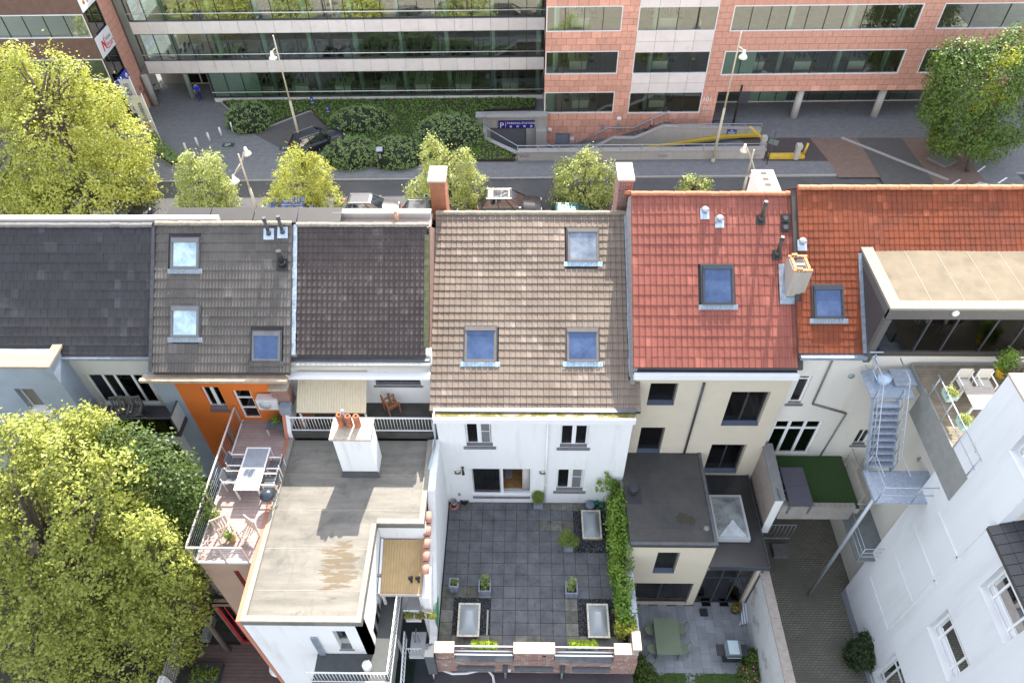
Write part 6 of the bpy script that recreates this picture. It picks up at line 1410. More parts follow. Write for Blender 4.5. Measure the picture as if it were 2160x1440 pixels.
for k in range(3):y_=yc+(yb2-yc)*(.2+.28*k);m=MB();m.box((x0_+x1_)/2-.13, (x0_+x1_)/2+.13, y_, y_+.2, zc_+.001, zc_+.012);m.build('flue', [M('dark_flue', (.09, .07, .05), .9, .1)], WC)
RZ2=2.2;pl_=[W.gz(*q, RZ2)[:2]for q in((1320, 1152), (1515, 1148))];ex0, ex1, eyf=ivx0+.24, pl_[1][0], (pl_[0][1]+pl_[1][1])/2
XE=thing('rear_extension', 'cream extension with dark bitumen roof between ivy and sunroom', 'extension', (5.8, 15, -3.5))
rb, n, l, b_=nt('dark_roof_with_puddle')
pos=n.new('ShaderNodeNewGeometry').outputs['Position'];f1=noise_n(n, l, pos, 1.2, 6, .65);f3=noise_n(n, l, pos, 40, 3, .6)
c_=mix_col(n, l, ramp_n(n, l, f1, .35, .7), (.045, .045, .045), (.075, .07, .065))
pc=W.gz(1450, 1098, RZ2);mp=n.new('ShaderNodeMapping');l.new(pos, mp.inputs[0])
c_=mix_col(n, l, math_n(n, l, 'MULTIPLY', blob_mask(pc[0], pc[1], .62, .42, 2.0, .34), .8), c_, (.035, .028, .012))
l.new(c_, b_.inputs['Base Color']);b_.inputs['Roughness'].default_value=.7;bump_n(n, l, b_, f3, .3, .006)
m=MB();m.box(ex0-.12, ex1, eyf, YE-.0, RZ2-.18, RZ2);m.build('flat_roof', [rb], XE)
m=MB();e_=.13;m.box(ex0-.12, ex1, eyf, eyf+e_, RZ2+.001, RZ2+.05);m.box(ex1-e_, ex1, eyf+e_, YE-.01, RZ2+.001, RZ2+.05);m.build('roof_edge', [dark_zinc], XE)
for k in range(3):m=MB();y=eyf+.75+k*1.15;m.box(ex0-.1, ex1-.14, y, y+.03, RZ2+.001, RZ2+.007);m.build('seam', [bitumen], XE)
p=W.gz(1335, 1042, RZ2);m=MB();m.box(p[0]-.25, p[0]+.35, p[1]-.45, p[1]+.4, RZ2+.001, RZ2+.012);m.build('patch', [M('new_bitumen_patch', (.04, .04, .045), .8, .1)], XE)
m=MB();m.cone((p[0], p[1], RZ2), (p[0], p[1], RZ2+.42), .09, .09, 12);m.cone((p[0], p[1], RZ2+.42), (p[0], p[1], RZ2+.5), .17, .15, 14);m.build('vent', [grey_alu], XE)
p=W.gz(1490, 1114, RZ2);m=MB();m.lathe((p[0], p[1], RZ2), [(.12, 0), (.12, .04), (.07, .06), (0, .06)], 12);m.build('roof_outlet', [M('outlet', (.2, .22, .2), .5, .1)], XE)
xo=[(W.gy(1388, 1166, eyf+.03)[0], W.gy(1421, 1208, eyf+.03)[0], W.gy(1400, 1208, eyf)[2], W.gy(1400, 1166, eyf)[2])]
PZG=-3.5
dz_t=W.gy(1400, 1231, eyf)[2]
xd=(ex0+.35, ex1-.35, PZG+.05, dz_t)
m=MB();wall_grid(m, (0, eyf+.03, 0), Ux, Ny, ex0-.02, ex1-.03, -3.6, RZ2-.18, .3, xo+[xd]);m.build('wall', [cream], XE)
m=MB();m.box(ex1-.3, ex1-.031, eyf+.331, YE-.01, -.4, RZ2-.18);m.build('side_wall', [cream], XE)
for o_ in xo+[xd]:room(XE, (0, eyf+.03, 0), Ux, Ny, *o_, 1.6, room_dark, room_dark)
window(XE, (0, eyf+.03, 0), Ux, Ny, *xo[0], .18, .06, grey_alu, (), (), glass, (blue_grey_sill, 0, .05, .04))
window(XE, (0, eyf+.03, 0), Ux, Ny, *xd, .12, .07, grey_alu, (.5, ), (), glass, None, .07, name='sliding_door')
sx1=W.gy(1622, 1193, eyf)[0];szr=W.gy(1550, 1193, eyf)[2]
SR=thing('sunroom', 'flat roofed sunroom with large grey framed panes and a glass dome beside the cream extension', 'sunroom', (8.6, 15, -3.5))
pond=M('glossy_wet_bitumen', (.03, .03, .033), .25, .12, 1.5)
m=MB();m.box(ex1+.002, sx1, eyf-.04, YE-.01, szr-.2, szr);m.build('flat_roof', [pond], SR)
m=MB();m.box(ex1+.002, sx1, eyf-.07, eyf-.042, szr-.28, szr+.05);m.box(sx1, sx1+.05, eyf-.07, YE-.01, szr-.28, szr+.05);m.build('fascia', [grey_alu], SR)
m=MB();m.box(ex1+.01, sx1-.02, eyf, eyf+.2, szr-.42, szr-.201);m.box(sx1-.35, sx1-.02, eyf, eyf+.2, -3.55, szr-.42);m.build('beam', [cream], SR)
sp_=W.gy(1602, 1205, eyf);m=MB();m.tube([(sx1-.18, eyf-.05, szr-.25), (sx1-.18, eyf-.05, -3.5)], .045, 8);m.build('rain_pipe', [grey_alu], SR)
window(SR, (0, eyf+.03, 0), Ux, Ny, ex1+.0, sx1-.36, -3.45, szr-.43, .1, .07, grey_alu, (.37, .70), (.72, ), glass, None, .07, name='glazing')
m=MB();m.box(ex1-.2, sx1-.05, eyf+2.6, eyf+2.65, -3.5, szr-.25, 0);m.box(sx1-.06, sx1-.02, eyf+.2, YE-.05, -3.5, szr-.21, 0);m.box(ex1-.2, sx1, eyf+.2, YE-.1, -3.5, -3.45, 1);m.build('room', [room_dark, M('dark_floor', (.08, .075, .07), .6, .1)], SR)
stripe, n, l, b_=nt('striped_fabric');wv=n.new('ShaderNodeTexWave');wv.inputs['Scale'].default_value=3.2;l.new(n.new('ShaderNodeNewGeometry').outputs['Position'], wv.inputs['Vector']);l.new(mix_col(n, l, ramp_n(n, l, wv.outputs['Fac'], .45, .55), (.7, .72, .76), (.22, .25, .34)), b_.inputs['Base Color'])
p=(sx1-1.3, eyf+.9);m=MB();m.box(p[0]-.35, p[0]+.35, p[1]-.3, p[1]+.4, -3.45, -2.9);m.box(p[0]-.35, p[0]+.35, p[1]+.3, p[1]+.45, -2.9, -2.2)
solo('armchair', 'striped armchair inside the sunroom glazing', 'chair', m, stripe, (p[0], p[1], -3.45))
d0=W.gz(1500, 1043, szr+.25);d1=W.gz(1584, 1137, szr+.25);dx0_, dx1_=W.gz(1513, 1139, szr+.25)[0], d1[0];dy0, dy1=d1[1], d0[1]
t=thing('skylight', 'large clear pyramid skylight on the sunroom roof', 'skylight', ((dx0_+dx1_)/2, (dy0+dy1)/2, szr));f_=.09;m=MB();zt_=szr+.25
m.box(dx0_, dx0_+f_, dy0, dy1, szr, zt_);m.box(dx1_-f_, dx1_, dy0, dy1, szr, zt_);m.box(dx0_+f_, dx1_-f_, dy0, dy0+f_, szr, zt_);m.box(dx0_+f_, dx1_-f_, dy1-f_, dy1, szr, zt_);m.build('frame', [M('pale_grey_frame', (.45, .46, .47), .5, .03)], t)
m=MB();A=[(dx0_+f_, dy0+f_, zt_-.02), (dx1_-f_, dy0+f_, zt_-.02), (dx1_-f_, dy1-f_, zt_-.02), (dx0_+f_, dy1-f_, zt_-.02)];ym=(dy0+dy1)/2;xm=(dx0_+dx1_)/2
m.add(A+[(xm, dy0+.7, zt_+.38), (xm, dy1-.7, zt_+.38)], [(0, 1, 4), (1, 2, 5, 4), (2, 3, 5), (3, 0, 4, 5)]);m.build('pane', [sky_glass('pale_skylight_glass', (.30, .34, .36), 0)], t)
PA=thing('patio_dummy', None, None, (0, 0, 0))if False else None
px1_=W.gz(1570, 1415, PZG)[0]
pyf=W.gz(1450, 1418, PZG)[1]
m=MB();m.box(ivx0+.3, sx1+.6, 5, eyf, PZG-.12, PZG-.045);patio=structure('patio', m, M('patio_bed', (.09, .095, .10), .95, .15, 4))
bluep=M('blue_grey_patio_tile', (.30, .315, .34), .8, .14, 2.5, .2, 60, rnd=.16, dirt=(.22, .235, .255), dirt_scale=5)
x=ivx0+.75;row=0
while x<sx1-.2:
 y=eyf-.03+(.3 if row%2 else 0)
 while y>pyf:
  piece('paver', 'patiop', lambda m:m.box(-.197, .197, -.297, .297, -.04, 0), [bluep], patio, (x+.2, y-.3, PZG+random.uniform(-.004, .002)))
  y-=.6
 x+=.4;row+=1
lawn_m=M('lawn', (.06, .11, .025), .95, .25, 12, .5, 40)
m=MB();m.box(ivx0+.7, sx1+.2, 6, pyf-.02, PZG-.04, PZG-.0);structure('lawn', m, lawn_m)
gl_=chips('grass', [(ivx0+.7, sx1-.5, 8.5, pyf-.02)], 3000, .05, tint_mat('grass_blade', (.05, .10, .02), (.11, .17, .04)), PZG+.01)
olive=M('sage_green_metal', (.16, .20, .13), .5, .05)
c0=W.gz(1375, 1303, PZG+.75);c1=W.gz(1437, 1380, PZG+.75);tx0, tx1, ty0, ty1=c0[0]+.05, W.gz(1432, 1345, PZG+.75)[0]+.06, c1[1], c0[1]
t=thing('garden_table', 'long sage green metal table on the blue grey patio', 'table', ((tx0+tx1)/2, (ty0+ty1)/2, PZG));m=MB();m.box(tx0, tx1, ty0, ty1, PZG+.72, PZG+.75);m.build('top', [olive], t)
for xx in(tx0+.06, tx1-.06):
 for yy in(ty0+.08, ty1-.08):piece('leg', 'gt_leg', lambda m:m.box(-.03, .03, -.03, .03, 0, .72), [olive], t, (xx, yy, PZG))
def bistro(x, y, z, rz, label):
 t=thing('garden_chair', label, 'chair', (x, y, z), 'sage green chairs round the patio table', rz=rz)
 def part(nm, f):m=MB();f(m);m.v=[(a+x, b+y, c+z)for a, b, c in m.v];m.build(nm, [olive], t)
 for sx in(-1, 1):part('leg', lambda m:m.tube([(sx*.19, -.19, 0), (sx*.17, -.16, .45)], .014, 5));part('leg', lambda m:m.tube([(sx*.19, .22, 0), (sx*.17, .16, .45), (sx*.19, .25, .82)], .014, 5))
 part('seat', lambda m:m.prism([(.22*math.cos(a), .21*math.sin(a))for a in[k*math.pi/6 for k in range(12)]], .44, .46))
 part('backrest', lambda m:m.tube([(-.19, .245, .80), (-.1, .285, .84), (.1, .285, .84), (.19, .245, .80)], .02, 6))
for k, (dx, dy, rz, lb)in enumerate(((tx0-.12, ty1-.4, 1.571, 'sage green chair at the far left of the patio table'), (tx0-.12, ty0+.35, 1.571, 'sage green chair at the near left of the patio table'), (tx1+.15, ty1-.35, -1.571, 'sage green chair at the far right of the patio table'), (tx1+.15, ty0+.35, -1.571, 'sage green chair at the near right of the patio table'))):bistro(dx, dy, PZG, rz, lb)
p=W.gz(1542, 1375, PZG+.5);t=thing('barbecue', 'grey gas barbecue with side shelves on the patio', 'barbecue', (p[0], p[1], PZG));m=MB();m.box(p[0]-.32, p[0]+.32, p[1]-.28, p[1]+.28, PZG+.1, PZG+.75);m.build('cabinet', [black_plastic], t)
m=MB();m.yprism([(p[0]-.34, PZG+.76), (p[0]+.34, PZG+.76), (p[0]+.34, PZG+.92), (p[0]+.22, PZG+1.05), (p[0]-.22, PZG+1.05), (p[0]-.34, PZG+.92)], p[1]-.27, p[1]+.3);m.build('lid', [M('blue_steel', (.30, .38, .42), .3, .05, metal=.5)], t)
for sx in(-1, 1):m=MB();m.box(p[0]+sx*.36, p[0]+sx*.66, p[1]-.22, p[1]+.24, PZG+.72, PZG+.76);m.build('shelf', [black_plastic], t)
m=MB();m.box(p[0]-.3, p[0]+.3, p[1]-.36, p[1]-.33, PZG+.8, PZG+.83);m.build('handle', [galv], t)
p=W.gz(1484, 1292, PZG);m=MB();m.box(p[0]-.16, p[0]+.16, p[1]-.16, p[1]+.16, PZG, PZG+.12);solo('drain_box', 'small black box on the patio tiles', 'box', m, black_plastic, (p[0], p[1], PZG))
gw0=W.gz(1612, 1206, 0);gw1=W.gz(1690, 1436, -1.05);GWR=thing('garden_wall', 'white washed garden wall with stone coping between patio and paved passage', 'wall', (gw0[0], 11, -3.5))
gy0, gy1=5.5, eyf+.05;gxa=gw0[0]
washed=M('worn_whitewash', (.60, .60, .60), .9, .06, 1.5, .2, 30, dirt=(.30, .26, .20), dirt_scale=1.1, dirt_lo=.55, dirt_hi=.72)
m=MB();m.box(gxa-.1, gxa+.16, gy0, gy1, -3.6, -.1);m.build('wall', [washed], GWR)
copm=M('grey_brown_coping', (.33, .29, .26), .9, .1, 5, .2, 30)
k=0;y=gy1
while y>gy0+.3:
 piece('coping_stone', 'copR', lambda m:m.box(-.17, .22, -.395, 0, -.09, 0), [copm], GWR, (gxa+.0, y, 0+random.uniform(-.006, .006)));y-=.4;k+=1
bedleaf=leaf_mat('border_leaf', (.05, .10, .02), (.10, .17, .03), (.13, .17, .03))
for k, (px, py, r_, lb)in enumerate(((1585, 1390, .35, 'low green shrub in the border beside the barbecue'), (1578, 1425, .4, 'shrub with pink flowers in the border at the foot of the whitewashed wall'), (1360, 1425, .5, 'leafy shrub at the near left corner of the patio'), (1340, 1395, .35, 'green creeper at the foot of the brick parapet corner'))):
 p=W.gz(px, py, PZG+.3);t=thing('shrub', lb, 'shrub', (p[0], p[1], PZG), 'shrubs round the patio');m=MB();m.tube([(p[0], p[1], PZG), (p[0], p[1], PZG+.4)], .02, 5);m.build('stem', [bark], t);crown(t, [(p[0], p[1], PZG+.35, r_, r_*1.1, .35)], 1500, .10, bedleaf, 'leaves', cl=12, spread=.08)
p=W.gz(1578, 1424, PZG+.6);fl=MB()
for i in range(9):a=(p[0]+random.uniform(-.3, .3), p[1]+random.uniform(-.3, .3), PZG+.72+random.uniform(-.05, .08));fl.lathe(a, [(0, 0), (.04, .01), (.03, .03), (0, .03)], 6)
fl.build('flowers', [M('pink_petal', (.55, .15, .30), .7, .1)], [o for o in bpy.data.objects if o.get('label', '').startswith('shrub with pink')][0])
t=thing('drying_rack', 'folded striped lounger leaning against the whitewashed wall', 'lounger', W.gz(1567, 1295, PZG));p=t['_o'];m=MB();m.add([(p[0]-.25, p[1]-.5, PZG+.1), (p[0]+.05, p[1]-.5, PZG+.25), (p[0]+.35, p[1]+.7, PZG+.75), (p[0]+.05, p[1]+.7, PZG+.6)], [(0, 1, 2, 3)]);m.v+=[(a, b, c-.05)for a, b, c in m.v];m.f+=[(7, 6, 5, 4), (0, 4, 5, 1), (2, 6, 7, 3)];m.m+=[0]*3;m.sm+=[False]*3;m.build('seat', [stripe], t)
m=MB();m.bar((p[0]-.25, p[1]-.5, PZG), (p[0]+.35, p[1]+.7, PZG+.7), .04);m.bar((p[0]+.3, p[1]+.5, PZG), (p[0]+.3, p[1]+.5, PZG+.65), .04);m.build('frame', [wt], t)
p=W.gz(1552, 1283, PZG+.3);t=thing('potted_plant', 'round brown green plant in a dark pot at the sunroom corner', 'potted plant', (p[0], p[1], PZG));m=MB();m.lathe((p[0], p[1], PZG), [(0, 0), (.14, 0), (.18, .3), (0, .28)], 12);m.build('pot', [black_plastic], t);crown(t, [(p[0], p[1], PZG+.45, .2, .2, .18)], 500, .06, M('ochre_leaf', (.30, .22, .05), .8, .2), 'leaves', cl=10, spread=.04)
F_SL=R(36);FY=18.0;FZr=W.gy(1750, 745, FY)[2];FX0=EX1+.02;FX1=26
F_LEN=on_slope(1850, 397, FY, FZr, F_SL)[1];F_RY=FY+F_LEN*math.cos(F_SL);F_RZ=FZr+F_LEN*math.sin(F_SL)
HF=thing('terraced_house', 'off white terraced house with orange red flat tiles and a grey box dormer', 'house', (14, 18, 0))
F_tile=tile_mat('orange_red_flat_tile', (.25, .065, .028), .12, .19, .275, FX0, F_SL, FY, FZr, dark=(.14, .045, .028), spots=((.08, .06, .05), 2.5, .06), rough=.8, spec=.3)
prof_F=[(0, .0), (.06, .014), (.14, .012), (.2, .0), (.85, .0), (.93, .008), (1, .0)]
q0=on_slope(1716, 672, FY, FZr, F_SL);q1=on_slope(1778, 672, FY, FZr, F_SL);q2=on_slope(1716, 603, FY, FZr, F_SL);fsr=(q0[0], q1[0], q0[1], q2[1])
dl=on_slope(1818, 535, FY, FZr, F_SL);dx_l=dl[0];d_top=dl[1]
F_roof=tiled_roof(HF, FX0, 20.5, FY, FZr, F_SL, F_LEN, .19, .275, prof_F, .014, F_tile, under, 'tileF', holes=[(fsr[0]-.06, fsr[1]+.06, fsr[2]-.2, fsr[3]+.06)], keep=lambda x, s:x>EX1+skew*s+.03 and(x<dx_l or s>d_top))
ridge_caps(F_roof, EX1+skew*F_LEN+.0, 20.5, F_RY, F_RZ+.01, M('bright_orange_ridge', (.48, .18, .085), .75, .15, 9, .3, 40), 'ridgeF', .42, .14)
roof_window(*fsr, FY, FZr, F_SL, 'anthracite roof window between the broken stack and the dormer', None, grey_alu, pane_sky_tint, apr_b, .17)
mush(1691, 518, FY, FZr, F_SL, 'silver mushroom vent on lead plate at the edge of the orange red roof')
m=MB();m.add([(FX0, F_RY, F_RZ), (20.5, F_RY, F_RZ), (20.5, FRONT_Y+.2, 7.2), (FX0, FRONT_Y+.2, 7.2), (FX0, F_RY, F_RZ-.2), (20.5, F_RY, F_RZ-.2), (20.5, FRONT_Y+.2, 7.0), (FX0, FRONT_Y+.2, 7.0)], [(0, 1, 2, 3), (7, 6, 5, 4)]);m.build('front_roof', [MATS['red_front_tile']], HF)
front_of(HF, FX0+.1, 20.5, 7.2, M('yellow_front', (.55, .47, .33), .9, .05), 4)
YF=FY+.05
offw=M('off_white_render', (.70, .67, .60), .9, .04, 1.2, .15, 40, dirt=(.55, .47, .33), streak=True, dirt_scale=1.4, dirt_lo=.58, dirt_hi=.85)
gz_=W.gy(1680, 958, YF)[2]-.1
fo=[W.rect(1684, 790, 1700, 850, YF), (W.gy(1637, 888, YF)[0], W.gy(1738, 888, YF)[0], gz_+.12, W.gy(1690, 888, YF)[2]), W.rect(1808, 908, 1828, 938, YF), W.rect(1790, 985, 1812, 1025, YF), W.rect(1945, 897, 1965, 915, YF)]
fo[0]=(W.gy(1685, 795, YF)[0], W.gy(1714, 795, YF)[0], W.gy(1675, 850, YF)[2], W.gy(1700, 793, YF)[2])
fo[2]=(W.gy(1813, 908, YF)[0], W.gy(1842, 908, YF)[0], W.gy(1800, 938, YF)[2], W.gy(1820, 906, YF)[2]);fo[3]=(fo[2][0]-.1, fo[2][1]-.2, fo[2][2]-2.6, fo[2][3]-2.6);fo[4]=(fo[2][0]+3.0, fo[2][1]+3.2, fo[2][2]+.3, fo[2][3]+.4)
fo=[tuple(sorted(o[:2]))+tuple(sorted(o[2:]))for o in fo]
m=MB();wall_grid(m, (0, YF, 0), Ux, Ny, EX1+.13, FX1, -3.6, FZr-.2, .35, fo);m.build('wall', [offw], HF)
for o_ in fo:room(HF, (0, YF, 0), Ux, Ny, *o_, 1.8, room_dark, room_black)
window(HF, (0, YF, 0), Ux, Ny, *fo[0], .08, .09, white_pvc, (), (.86, ), glass, (bluestone, .08, .12, .06), .08)
window(HF, (0, YF, 0), Ux, Ny, *fo[1], .08, .10, white_pvc, (.33, .66), (.76, ), glass, None, .13, name='french_window')
for o_ in fo[2:]:window(HF, (0, YF, 0), Ux, Ny, *o_, .12, .07, white_pvc, (.5, ), (), glass, (bluestone, .06, .1, .05))
m=MB();m.box(FX0+.1, dx_l, FY-.16, FY+.03, FZr-.22, FZr-.06);m.build('gutter', [zinc], HF)
pp=W.gy(1757, 758, YF-.05);p2=W.gy(1714, 852, YF-.05);p3=W.gy(1785, 872, YF-.05);p4=W.gy(1728, 965, YF-.05);m=MB();m.tube([pp, p2], .04, 6);m.tube([p2, p3], .045, 6);m.tube([p3, p4], .035, 6);m.build('rain_pipe', [M('grey_pipe', (.18, .18, .18), .6, .1)], HF)
p=W.gy(1795, 792, YF);m=MB();m.lathe((p[0], YF-.003, p[2]), [(.12, 0), (.12, -.05), (0, -.06)], 14, 0, (0, 1, 0));m.build('vent', [M('vent_grey', (.35, .36, .37), .5, .05)], HF)
fyD=FY-.05;zD1=W.gy(1880, 655, fyD)[2];dx0=W.gy(1880, 655, fyD)[0]-.05;DKZ=W.gy(1825, 762, fyD)[2]
DM=thing('dormer', 'dark grey box dormer with a pale gravelled flat roof and sliding panes', 'dormer', (dx0, fyD, DKZ));dgrey=M('dark_grey_cladding', (.10, .095, .09), .7, .06, 2)
ybk=FY+d_top*math.cos(F_SL)+.2
m=MB();m.box(dx0, 20.4, fyD+.02, ybk, zD1-.3, zD1-.001);m.build('roof_box', [dgrey], DM)
sand=M('sandy_roof_sheet', (.17, .138, .096), .9, .10, 1.6, .3, 50, dirt=(.12, .098, .066), dirt_scale=1.1)
m=MB();m.box(dx0+.45, 20.3, fyD+.42, ybk-.05, zD1, zD1+.012);m.build('roof_sheet', [sand], DM)
cs_=M('speckled_coping_sheet', (.25, .225, .185), .9, .15, 25, .3, 70)
m=MB();m.box(dx0, dx0+.44, fyD, ybk, zD1+.0, zD1+.10);m.box(dx0+.44, 20.4, fyD, fyD+.4, zD1+.0, zD1+.10);m.build('roof_edge', [cs_], DM)
for k in range(4):m=MB();x=dx0+1.6+k*1.15;m.box(x, x+.03, fyD+.43, ybk-.1, zD1+.012, zD1+.019);m.build('seam', [cs_], DM)
m=MB();m.xprism([(fyD+.02, DKZ-.05), (fyD+.02, zD1-.3), (ybk, zD1-.3), (ybk, FZr+d_top*math.sin(F_SL)-.1)], dx0, dx0+.18);m.build('side', [M('charcoal_cladding', (.055, .052, .055), .6, .06, 2)], DM)
m=MB();m.box(dx0, 20.4, fyD-.01, fyD+.12, zD1-.42, zD1-.002);m.build('fascia', [dgrey], DM);m=MB();m.bar((dx0+.1, fyD+.05, DKZ), (dx0+.1, fyD+.05, zD1-.42), .22, .2);m.build('corner_post', [dgrey], DM)
m=MB();m.box(dx0-.16, dx0-.002, FY-.1, ybk, 0, 0.001);m=MB()
for i in range(10):
 s0=d_top*i/10;m.bar(slope_pt(dx0-.07, s0, FY, FZr, F_SL, .05), slope_pt(dx0-.07, s0+d_top/10, FY, FZr, F_SL, .05), .13, .05+.01*(i%2))
m.build('lead_flashing', [lead], DM)
window(DM, (0, fyD+.06, 0), Ux, Ny, dx0+.22, 20.3, DKZ, zD1-.43, .05, .06, grey_alu, (.20, .33, .52, .66), (), clear_glass, None, .07, name='sliding_glazing')
m=MB();m.box(dx0+.2, 20.4, fyD+.3, ybk+3, DKZ-.1, DKZ-.02, 0);m.box(dx0+.2, 20.4, ybk+2.9, ybk+3, DKZ, zD1-.3, 1);m.box(dx0+.19, dx0+.25, fyD+.3, ybk+3, DKZ, zD1-.3, 1);m.build('room', [M('brown_floor', (.22, .17, .11), .6, .1), room_dark], DM)
for k, dx in enumerate((.9, 2.6)):metal_chair(dx0+dx, fyD+1.1, DKZ-.02, (.5, -.6)[k], ['white framed chair behind the first dormer pane', 'white framed chair behind the middle dormer pane'][k], wt, dk, 'chairs inside the dormer')
p=W.gy(2015, 660, fyD-.01);m=MB();m.lathe((p[0], fyD-.012, p[2]), [(.12, 0), (.12, -.05), (.08, -.09), (0, -.1)], 14, 0, (0, 1, 0));m.build('lamp', [white_paint], DM)
p=(dx0+3.55, fyD+.9, DKZ);t=thing('potted_plant', 'tall plant in a yellow pot behind the dormer glazing', 'potted plant', p);m=MB();m.lathe(p, [(0, 0), (.16, 0), (.2, .35), (0, .33)], 14);m.build('pot', [M('yellow_pot', (.75, .50, .02), .5, .05)], t);crown(t, [(p[0], p[1], p[2]+.9, .35, .35, .5)], 500, .13, ivy_leaf, 'leaves', cl=9, spread=.1)
dpl=[W.gz(*q, DKZ-.03)[:2]for q in((1930, 775), (2045, 950), (2165, 950), (2165, 770))]
UDX=dpl[0][0];udx1=20.4;udy0=12.9
DKT=thing('wing', 'rear wing carrying the weathered upper deck beside the steel stairs', 'wing', (UDX+3, 15, 0))
wood_grey=M('weathered_deck_board', (.20, .165, .12), .85, .18, 3, .2, 30, rnd=.12, dirt=(.30, .20, .08), dirt_scale=1.4, dirt_lo=.6, dirt_hi=.8)
grey_panel=M('grey_green_panel', (.26, .26, .245), .8, .10, 2.5, .1, 20)
m=MB();m.box(UDX, udx1, udy0, fyD-.02, DKZ-.45, DKZ-.09);m.build('deck_frame', [grey_panel], DKT)
nb=int((fyD-.03-udy0)/.145)
sl=[o for o in DKT.children][0]
for i in range(nb):piece('deck_board', 'udeck', lambda m:m.box(0, udx1-UDX-.03, .004, .141, 0, .03), [wood_grey], sl, (UDX+.03, udy0+i*.145, DKZ-.09+random.uniform(0, .003)))
m=MB();m.box(UDX-.06, UDX-.003, udy0, fyD-1.3, DKZ-1.4, DKZ+.0);m.build('screen', [grey_panel], DKT)
m=MB();m.box(UDX+.5, udx1, udy0+.3, YF-.01, -3.6, DKZ-.45);m.build('wall', [offw], DKT)
RD=thing('railing', 'galvanised railing along the edge of the weathered upper deck', 'railing', (UDX, 15, DKZ))
m=MB();m.tube([(UDX-.03, udy0, DKZ+1.0), (UDX-.03, fyD-1.5, DKZ+1.0)], .025, 6);m.tube([(UDX-.03, udy0, DKZ+.5), (UDX-.03, fyD-1.5, DKZ+.5)], .02, 6);m.build('rail', [galv], RD)
for i in range(4):y=udy0+.1+i*1.1;m=MB();m.tube([(UDX-.03, y, DKZ-.3), (UDX-.03, y, DKZ+1.0)], .025, 6);m.build('post', [galv], RD)
mint=M('mint_planter', (.42, .60, .55), .6, .08)
pale_leaf=leaf_mat('pale_yellow_leaf', (.28, .30, .06), (.40, .40, .10), (.30, .36, .10))
for k, y in enumerate((15.75, 14.55, 13.45)):
 t=thing('rail_planter', ['mint planter hung on the deck railing nearest the dormer', 'mint planter with yellow plants halfway along the deck railing', 'mint planter nearest the white gable on the deck railing'][k], 'planter', (UDX+.12, y, DKZ+.7), 'mint planters on the deck railing');m=MB();m.hull2([(UDX+.03, y-.2, DKZ+.62), (UDX+.25, y-.2, DKZ+.62), (UDX+.25, y+.2, DKZ+.62), (UDX+.03, y+.2, DKZ+.62)], [(UDX, y-.26, DKZ+.92), (UDX+.3, y-.26, DKZ+.92), (UDX+.3, y+.26, DKZ+.92), (UDX, y+.26, DKZ+.92)]);m.build('box', [mint], t)
 crown(t, [(UDX+.15, y, DKZ+.98, .15, .22, .12)], 420, .07, pale_leaf, 'leaves', cl=9, spread=.05)
c0=W.gz(2030, 815, DKZ+.72);c1=W.gz(2110, 858, DKZ+.72);t=thing('garden_table', 'grey slatted table with pale edge on the weathered upper deck', 'table', ((c0[0]+c1[0])/2, (c0[1]+c1[1])/2, DKZ));a, b, c, d=c0[0], c1[0]+.1, c1[1], c0[1]
for i in range(8):m=MB();y=c+(d-c)*i/8;m.box(a, b, y+.004, y+(d-c)/8-.004, DKZ+.69, DKZ+.72);m.build('slat', [M('grey_table_slat', (.33, .30, .27), .7, .08)], t)
m=MB();m.box(a, b, c-.03, c, DKZ+.62, DKZ+.72);m.build('apron', [white_paint], t)
for xx in(a+.06, b-.06):
 for yy in(c+.06, d-.06):piece('leg', 'utl', lambda m:m.box(-.03, .03, -.03, .03, 0, .68), [wt], t, (xx, yy, DKZ))
for k, dx in enumerate((.35, 1.05)):metal_chair(a+dx, d+.35, DKZ, 0, ['white sling chair, left one behind the slatted upper table', 'white sling chair, right one behind the slatted upper table'][k], wt, M('beige_sling', (.5, .47, .42), .8, .05), 'white chairs on the upper deck')
p=W.gz(2113, 785, DKZ+.2);t=thing('potted_plant', 'shrub in a bright yellow pot on the upper deck', 'potted plant', (p[0], p[1], DKZ));m=MB();m.lathe((p[0], p[1], DKZ), [(0, 0), (.16, 0), (.21, .36), (.19, .36), (0, .3)], 14);m.build('pot', [MATS['yellow_pot']], t);crown(t, [(p[0], p[1]+.1, DKZ+.75, .32, .32, .4)], 800, .10, ivy_leaf, 'leaves', cl=10, spread=.08)
p=W.gz(2140, 805, DKZ+.3);t=thing('shrub', 'wiry purple green shrub at the outer end of the upper deck', 'shrub', (p[0], p[1], DKZ));m=MB();m.tube([(p[0], p[1], DKZ), (p[0], p[1], DKZ+.5)], .02, 5);m.build('stem', [bark], t);crown(t, [(p[0], p[1], DKZ+.6, .4, .45, .45)], 900, .08, leaf_mat('purple_leaf', (.12, .10, .08), (.16, .14, .09), (.10, .12, .05)), 'leaves', cl=10, spread=.12)
steel_blue=M('blue_grey_galvanised_steel', (.36, .41, .50), .5, .15, 8, metal=.3)
STS=thing('fire_stairs', 'blue grey galvanised steel stairs descending along the off white wall', 'stairs', (13.5, 15, -3.5))
s_top=W.gz(1863, 830, DKZ-.5);lz=DKZ-.35
A0=W.gz(1838, 838, lz);A1=W.gz(1888, 838, lz);B0=None
fx0, fx1=A0[0]+.12, A0[0]+1.02;fy_t=A0[1];zb_=5.5
B0=W.gz(1848, 992, zb_);fy_b=B0[1]
m=MB();m.box(fx0-.1, fx1+.55, fy_t, fyD-.15, lz-.08, lz);m.box(fx1+.0, UDX-.02, fy_t+.5, fyD-.15, lz+.02, lz+.1);m.build('landing', [steel_blue], STS)
nst=10
